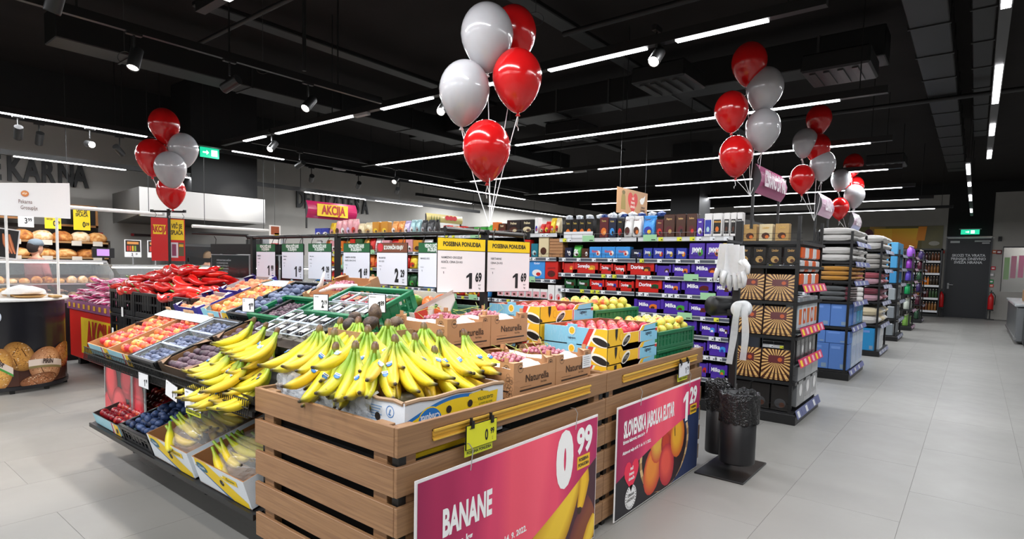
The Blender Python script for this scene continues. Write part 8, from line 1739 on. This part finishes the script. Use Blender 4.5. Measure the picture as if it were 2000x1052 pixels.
for x0, x1 in ((-.45, .28), (.10, .95)): g.poly(W3(F, [(x0+.04, .02), (x1-.06, .02), (x1, .74), (x0, .74)], .014+x0*.004+.003), None, ['e8721a', 'f0901c', 'f8cf3a', 'f4b82a'])
g.poly(W3(F, [(.85, .3), (1.1, .3), (1.15, .8), (.9, .8)], .019), 'f0952c'); g.poly(W3(F, ell(-.62, .5, .16, .24, 14), .016), '5a2a3a'); g.poly(W3(F, ell(1.38, .2, .16, .08, 12), .016), 'b0aca0'); g.build('printed_glasses', PAPER, po)
def ext(x, lab):
    t = thing('fire_extinguisher', lab, 'extinguisher', (x, YF-.28, 0), 0, 'fire extinguishers'); MB().lathe([(.07, .34), (.08, .36), (.08, .72), (.06, .80), (.025, .84), (.025, .88), (0, .88)], 'c4181c', 16).build('cylinder', vc('red_cylinder_paint', .3), t, True)
    MB().box(-.05, .06, -.015, .015, .88, .92, '1a1a1a').tube([(.05, 0, .9), (.11, 0, .8), (.1, 0, .5)], .012, '161616', 8).build('valve_and_hose', METAL, t); MB().box(-.12, .12, -.1, .1, 0, .02, '141414').box(-.02, .02, .085, .115, 0, .98, '1c1c1c').box(-.09, .09, -.09, .1, .30, .335, '1c1c1c').build('stand', METAL, t)
ext(-.90, 'red fire extinguisher on a stand left of the dark far door'); ext(.44, 'red fire extinguisher on a stand right of the dark far door')
for k, (x, z, w_, h, c, d) in enumerate(((-1.0, 2.26, .2, .1, 'c8382c', 'red arrow sign above the extinguisher left of the door'), (.44, 2.27, .12, .12, 'b0501c', 'orange sign right of the dark door'), (.56, 2.26, .14, .14, '7a1c28', 'dark red sign beside the window right of the door'), (.44, 1.72, .12, .12, 'c8283a', 'red and white fire symbol right of the dark door'), (.42, 1.5, .12, .13, '9a9a98', 'grey switch plate right of the dark door'), (.42, 1.27, .11, .14, '1f8a4a', 'green door release box right of the dark door'), (.43, 1.13, .11, .09, 'd8442c', 'red alarm button under the green release box'))):
    o = MB().rbox(-w_/2, w_/2, -.03, 0, -h/2, h/2, c, .006).box(-w_*.3, w_*.3, -.032, -.03, -h*.18, h*.18, 'e4dedc').build('wall_sign', PAPER); o.location = (x, YF-.002, z); tag(o, d, 'sign')
cm_ = thing('security_camera', 'small black camera on the wall right of the dark door', 'camera', (.56, YF, 2.72)); MB().box(-.05, .05, -.03, 0, -.1, .06, '1a1a1a').tube([(0, -.02, 0), (0, -.14, -.03)], .04, '141414', 12).build('body', METAL, cm_)
w1 = thing('window_1', None, None, (1.2, YF+.05, .95)); del w1; 
wn = [o for o in bpy.data.objects if o.name == 'window_1'][0]; wn['kind'] = 'structure'
MB().box(-.54, .55, 0, .01, 0, 1.5, 'ffffff').build('pane', GLASSM, wn); MB().box(-.56, -.52, -.04, .04, 0, 1.5, '3a3a3c').box(.52, .56, -.04, .04, 0, 1.5, '3a3a3c').box(-.56, .56, -.04, .04, 1.46, 1.5, '3a3a3c').build('window_frame', METAL, wn)
for k, (x, c, z0) in enumerate(((.80, '6fae2c', 1.35), (.98, 'c8407a', 1.4), (1.18, 'd8488a', 1.42), (1.42, '8ab03a', 1.35))): tag(MB().box(x-.07, x+.07, YF+.55+.1*k, YF+.56+.1*k, z0, z0+.75, c).build('banner', solid('banner_'+c, c, .6)), '%s hanging banner behind the far right window, %s from the left' % (('lime green', 'pink', 'bright pink', 'olive green')[k], ORD[k]), 'banner', 'banners behind the far window')
tag(MB().box(-.4, 3, YF+1.6, YF+1.65, 0, 3, '9aa0a2').box(-.4, 3, YF+.2, YF+1.6, -.05, 0, '888888').build('wall_outer', WALLM), kind='structure')
fz = thing('checkout_counter', 'grey and black counter with a glossy top at the right edge of the far aisle', 'counter', (1.36, 17.9, 0)); MB().rbox(-.62, .7, -1.2, 3.2, .04, .82, '8c8f92', .03).build('body', SATIN, fz); MB().rbox(-.5, .75, -1.9, -1.2, .0, .98, '17181b', .05).build('dark_end', PLASTIC, fz); MB().rbox(-.66, .75, -1.25, 3.25, .82, .88, 'b4b8ba', .02).build('top', GLOSSP, fz); MB().tube([(-.62, -1.2, .12), (-.62, 3.2, .12)], .03, 'a0a0a0', 8).build('bumper_rail', SATIN, fz)
tag(MB().rbox(.92, 1.32, 18.6, 18.95, .885, 1.15, '8a6a4a', .01).build('cardboard_box', CARTON), 'brown cardboard box standing on the far right counter', 'box')

# ================================================================== bag, glove and bin stand
BS = thing('bag_stand', 'black stand with square foot plate holding the bag roll beside the far oak crate', 'stand', (-1.40, 4.47, 0))
MB().rbox(-.15, .20, -.36, .22, 0, .012, '161617', .003, T=TM(.02, -.0, 0, 0, .0)).build('foot_plate', METAL, BS); MB().rbox(-.025, .025, -.02, .02, .01, 1.86, '141415', .004).build('post', METAL, BS)
MB().box(-.02, .02, -.10, -.02, 1.655, 1.685, '121212').tube([(-.05, -.10, 1.70), (.06, -.10, 1.68)], .018, '0f0f10', 8).build('glove_holder', METAL, BS); MB().box(-.03, .03, -.10, .0, 1.17, 1.20, '121212').box(-.12, .12, -.03, -.02, .55, .60, '131313').build('bracket', METAL, BS)
rl = thing('bag_roll', 'white roll of thin fruit bags with two strips hanging down', 'bag roll', (-1.33, 4.38, 1.21)); MB(TM(0, 0, 0, 0, .0) @ Matrix.Rotation(PI/2, 4, 'X')).lathe([(.012, -.06), (.060, -.06), (.060, .06), (.012, .06)], 'dfe1e3', 22, caps=False).lathe([(.0, .058), (.024, .061), (.024, .064), (0, .064)], '161616', 16).build('roll', solid('milky_film', 'e2e4e6', .3), rl, True)
for k, (dx, L_) in enumerate(((.035, .42), (.0, .46))):
    m = MB(); vs = []; n = 14
    for i in range(n+1):
        u = i/n; yy_ = -.06-.02*math.sin(u*4+k); xx = dx+(-.06*u if k else .02*math.sin(u*3)); vs += [(xx-.022, yy_, .05-L_*u), (xx+.026, yy_-.012*math.sin(u*9), .05-L_*u)]
    m.mesh(vs, [(2*i, 2*i+1, 2*i+3, 2*i+2) for i in range(n)], 'ffffff'); m.build('hanging_strip', solid('milky_strip', 'd8dcde', .25, alpha=.8, coat=.5), rl, True)
bk = thing('spare_roll_holder', 'black round roll holder left of the white bag roll', 'holder', (-1.50, 4.42, 1.22)); MB(Matrix.Rotation(PI/2, 4, 'X') @ Matrix.Rotation(-.5, 4, 'Y')).lathe([(0, -.10), (.07, -.10), (.075, -.09), (.075, .08), (.07, .09), (0, .09)], '131315', 24).build('drum', PLASTIC, bk, True); MB().tube([(0, 0, 0), (.10, .04, 0)], .015, '141414', 8).build('arm', METAL, bk)
def glove(x, y, z, rz, lab, s=1.0, tilt=0):
    m = MB(); pts = []; n = 12; lv = [(.040, .0, 0), (.047, .0, -.05), (.050, .003, -.09), (.058, .006, -.13), (.055, .0, -.17)]; vs = []
    for w_, o_, zz in lv:
        for k in range(n): t = 2*PI*k/n; vs.append((o_+w_*math.cos(t), .010*math.sin(t)*(1+.4*math.sin(3*t)), zz))
    m.mesh(vs, [(i*n+k, i*n+(k+1) % n, (i+1)*n+(k+1) % n, (i+1)*n+k) for i in range(4) for k in range(n)], 'f0f1f2')
    for k, (fx, L_) in enumerate(((-.042, .075), (-.014, .095), (.014, .10), (.042, .085))): m.tube([(fx, 0, -.155), (fx*1.25, .004, -.155-L_*.5), (fx*1.4, .0, -.155-L_)], 0, 'f0f1f2', 8, True, [.016, .0155, .009])
    m.tube([(.045, 0, -.09), (.078, .004, -.125), (.088, .0, -.165)], 0, 'f0f1f2', 8, True, [.017, .016, .009])
    o = m.build('disposable_glove', GLOVE, None, True); o.location = (x, y, z); o.rotation_euler = (tilt, .0, rz); o.scale = (s,)*3; return tag(o, lab, 'glove', 'disposable gloves on the stand')
GLOVE = solid('thin_white_glove', 'e6e8ea', .35, alpha=.86, coat=.3, var=.03)
for k, (dx, dy, rz, s, tl) in enumerate(((-.05, -.02, .3, 1.2, .1), (.0, -.03, -.2, 1.3, .05), (.045, -.02, -.6, 1.2, .0), (-.02, .0, .9, 1.15, -.05), (.03, .01, 2.4, 1.1, .05), (.0, .02, 3.3, 1.2, -.04))): glove(-1.395+dx, 4.37+dy-.02, 1.685-.008*k, rz, 'thin white disposable glove in the bundle on the stand, %s' % ('turned left', 'in front', 'turned right', 'behind the left one', 'behind the right one', 'at the back')[k], s, tl)
def bin_(x, y, r, z0, z1, lab, seed):
    t = thing('waste_bin', lab, 'bin', (x, y, 0), 0, 'black waste bins'); MB().lathe([(r*.98, z0), (r, z0+.01), (r, z1), (r-.006, z1), (r-.006, z0+.02), (0, z0+.02)], '17171a', 36, caps=True).build('drum', solid('matt_black_drum', '151518', .45, var=.04), t, True)
    vs = []; n = 48; lv = [(r-.02, z1-.10), (r-.012, z1-.02), (r+.004, z1+.018), (r+.014, z1+.004), (r+.012, z1-.05), (r+.013, z1-.13), (r+.010, z1-.20)]
    for i, (rad, z) in enumerate(lv):
        for k in range(n): a = 2*PI*k/n; f = .010*noise.noise(Vector((math.cos(a)*5, math.sin(a)*5, i*.6+seed)))*2+.003*math.sin(a*23+i*2); vs.append(((rad+f)*math.cos(a), (rad+f)*math.sin(a), z+.02*noise.noise(Vector((math.cos(a)*4, math.sin(a)*4, seed+i*.3)))))
    MB().mesh(vs, [(i*n+k, i*n+(k+1) % n, (i+1)*n+(k+1) % n, (i+1)*n+k) for i in range(len(lv)-1) for k in range(n)], '0d0d0f').build('bin_bag', BAGM, t, True); return t
m_, t_, b_ = new_mat('black_bag_film'); n_ = t_.nodes.new('ShaderNodeTexNoise'); n_.inputs['Scale'].default_value = 26; n_.inputs['Distortion'].default_value = 2; tc_ = t_.nodes.new('ShaderNodeTexCoord'); t_.links.new(tc_.outputs['Object'], n_.inputs['Vector']); bp_ = t_.nodes.new('ShaderNodeBump'); bp_.inputs['Distance'].default_value = .02; bp_.inputs['Strength'].default_value = .9; t_.links.new(n_.outputs[0], bp_.inputs['Height']); t_.links.new(bp_.outputs[0], b_.inputs['Normal']); b_.inputs['Base Color'].default_value = (.008, .008, .009, 1); b_.inputs['Roughness'].default_value = .18; BAGM = m_
bin_(-1.29, 4.30, .125, .10, .60, 'wide black bin with black bag in front on the stand', 1); bin_(-1.492, 4.50, .10, .08, .62, 'narrower black bin with crumpled bag beside the far oak crate', 5)

# ================================================================== balloons
def latex(name, col, tr):
    m, t, b = new_mat(name); b.inputs['Base Color'].default_value = lin(col)+(1,); b.inputs['Roughness'].default_value = .16; b.inputs['Coat Weight'].default_value = .4; b.inputs['Coat Roughness'].default_value = .08
    lw = t.nodes.new('ShaderNodeLayerWeight'); lw.inputs[0].default_value = .3; n = t.nodes.new('ShaderNodeTexNoise'); n.inputs['Scale'].default_value = 2; r = t.nodes.new('ShaderNodeMix'); r.data_type = 'RGBA'; r.inputs[6].default_value = lin(col)+(1,); r.inputs[7].default_value = tuple(v*.7 for v in lin(col))+(1,)
    t.links.new(n.outputs[0], r.inputs[0]); t.links.new(r.outputs[2], b.inputs['Base Color']); b.inputs['Subsurface Weight'].default_value = .25 if tr else 0; b.inputs['Subsurface Radius'].default_value = (.05, .03, .03); return m
LR, LW = latex('red_latex', 'd0181a', True), latex('white_latex', 'b9b7ba', True)
def balloon(c, r, col, tie, lab, grp, seed=0, el=1.25):
    rr = random.Random(seed); red = col == 'r'; H = r*el; prof = []
    for i in range(17):
        t = PI*i/16; z = math.cos(t); rad = math.sin(t)
        if z < 0: rad *= (1-.30*(-z)**1.6); zz = z*H*1.12
        else: zz = z*H*.92
        prof.append((max(rad*r, .0), zz))
    prof = prof[::-1]; tv = (Vector(c)-Vector(tie)); tl = Euler((rr.uniform(-.08, .08), rr.uniform(-.12, .12), rr.uniform(0, 6)))
    t = thing('balloon', lab, 'balloon', c, tl, grp); m = MB().lathe(prof, 'ffffff', 32, caps=False); m.build('envelope', LR if red else LW, t, True); zb = -H*1.12
    MB().lathe([(.006, zb+.012), (.007, zb), (.016, zb-.018), (.013, zb-.02)], 'c01818' if red else 'd8d6d8', 12).build('knot', PLASTIC, t, True)
    inv = (Matrix.Translation(c) @ tl.to_matrix().to_4x4()).inverted(); k0 = Vector((0, 0, zb-.012)); k1 = inv @ Vector(tie); mid = (k0+k1)/2+Vector((rr.uniform(-.02, .02), rr.uniform(-.02, .02), 0))
    q = [k0]+[k0.lerp(k1, u)+(mid-(k0+k1)/2)*math.sin(PI*u) for u in (.25, .5, .75)]+[k1]
    MB().tube(q, .0028, 'eceaea', 5).tube([k0, k0+Vector((.02, 0, -.02)), k0+Vector((.035, .01, -.06)), k0+Vector((.05, .0, -.07)), k0+Vector((.045, 0, -.09))], .0025, 'eceaea', 5).build('ribbon', PAPER, t); return t
def cluster(nm, tie, items, r, grp):
    for k, (c, col, lab, s) in enumerate(items): balloon(c, r*s, col, tie, '%s balloon %s' % ('red' if col == 'r' else 'white', lab), grp, k+len(nm))
cluster('A', (-2.46, 2.84, 1.74), (((-2.58, 2.92, 2.985), 'w', 'at the top of the big cluster over the yellow signs', 1.04), ((-2.67, 2.81, 2.62), 'w', 'at the left of the big cluster over the yellow signs', 1.0), ((-2.41, 3.03, 2.71), 'r', 'at the right of the big cluster over the yellow signs', .98), ((-2.54, 2.89, 2.25), 'r', 'lowest in the big cluster over the yellow signs', .95), ((-2.60, 3.22, 3.10), 'r', 'cut off at the top edge behind the big white one', .95)), .165, 'big balloon cluster')
cluster('B', (-1.78, 5.95, 2.22), (((-1.83, 5.89, 3.49), 'r', 'at the top of the cluster over the pink endcap sign', 1), ((-1.70, 5.98, 3.25), 'w', 'upper one in the cluster over the pink endcap sign', 1.04), ((-1.94, 5.77, 3.03), 'r', 'at the left in the cluster over the pink endcap sign', .95), ((-1.69, 5.95, 2.86), 'w', 'lower one in the cluster over the pink endcap sign', .98), ((-1.88, 5.78, 2.60), 'r', 'lowest over the pink endcap sign', .96)), .165, 'second balloon cluster')
cluster('C', (-1.82, 9.05, 2.2), (((-1.82, 8.99, 3.59), 'r', 'at the top over the towel display', 1), ((-1.95, 8.86, 3.27), 'w', 'half hidden over the towel display', .98), ((-1.81, 8.96, 3.20), 'r', 'in the middle over the towel display', 1), ((-1.74, 8.99, 2.96), 'w', 'under the middle red one over the towel display', 1), ((-1.95, 8.80, 2.77), 'r', 'lowest at the left over the towel display', .97)), .165, 'third balloon cluster')
cluster('D', (-1.88, 12.2, 2.2), (((-1.87, 12.27, 3.46), 'r', 'at the top of the farthest cluster', 1), ((-2.03, 12.11, 3.18), 'w', 'at the left of the farthest cluster', 1), ((-1.82, 12.25, 2.89), 'w', 'at the right of the farthest cluster', 1.05), ((-1.86, 12.5, 3.09), 'r', 'mostly hidden in the farthest cluster', .95), ((-2.02, 12.07, 2.66), 'r', 'lowest in the farthest cluster', .97)), .165, 'fourth balloon cluster')
cluster('E', (-7.46, 2.87, 2.05), (((-7.53, 2.85, 3.04), 'r', 'at the top of the left cluster over the peppers', 1.0), ((-7.62, 2.75, 2.67), 'r', 'at the left of the left cluster over the peppers', 1.05), ((-7.34, 2.98, 2.76), 'w', 'at the right of the left cluster over the peppers', .97), ((-7.30, 2.82, 2.51), 'w', 'brightest, in front in the left cluster', 1.02), ((-7.42, 2.87, 2.27), 'r', 'lowest in the left cluster over the sale post', .93)), .165, 'left balloon cluster')
for o, key in PACKS:
    if SEEN[key] == 1: o['label'] = o['label'].rsplit(', ', 1)[0]
bl_ = bpy.data.lights.new('added_fill', 'POINT'); bl_.energy = 60; bl_.shadow_soft_size = .2; link('added_fill_lamp', bl_, None, (1.6, YF+.9, 2.6))  # bare point lamp added behind the window to brighten its interior
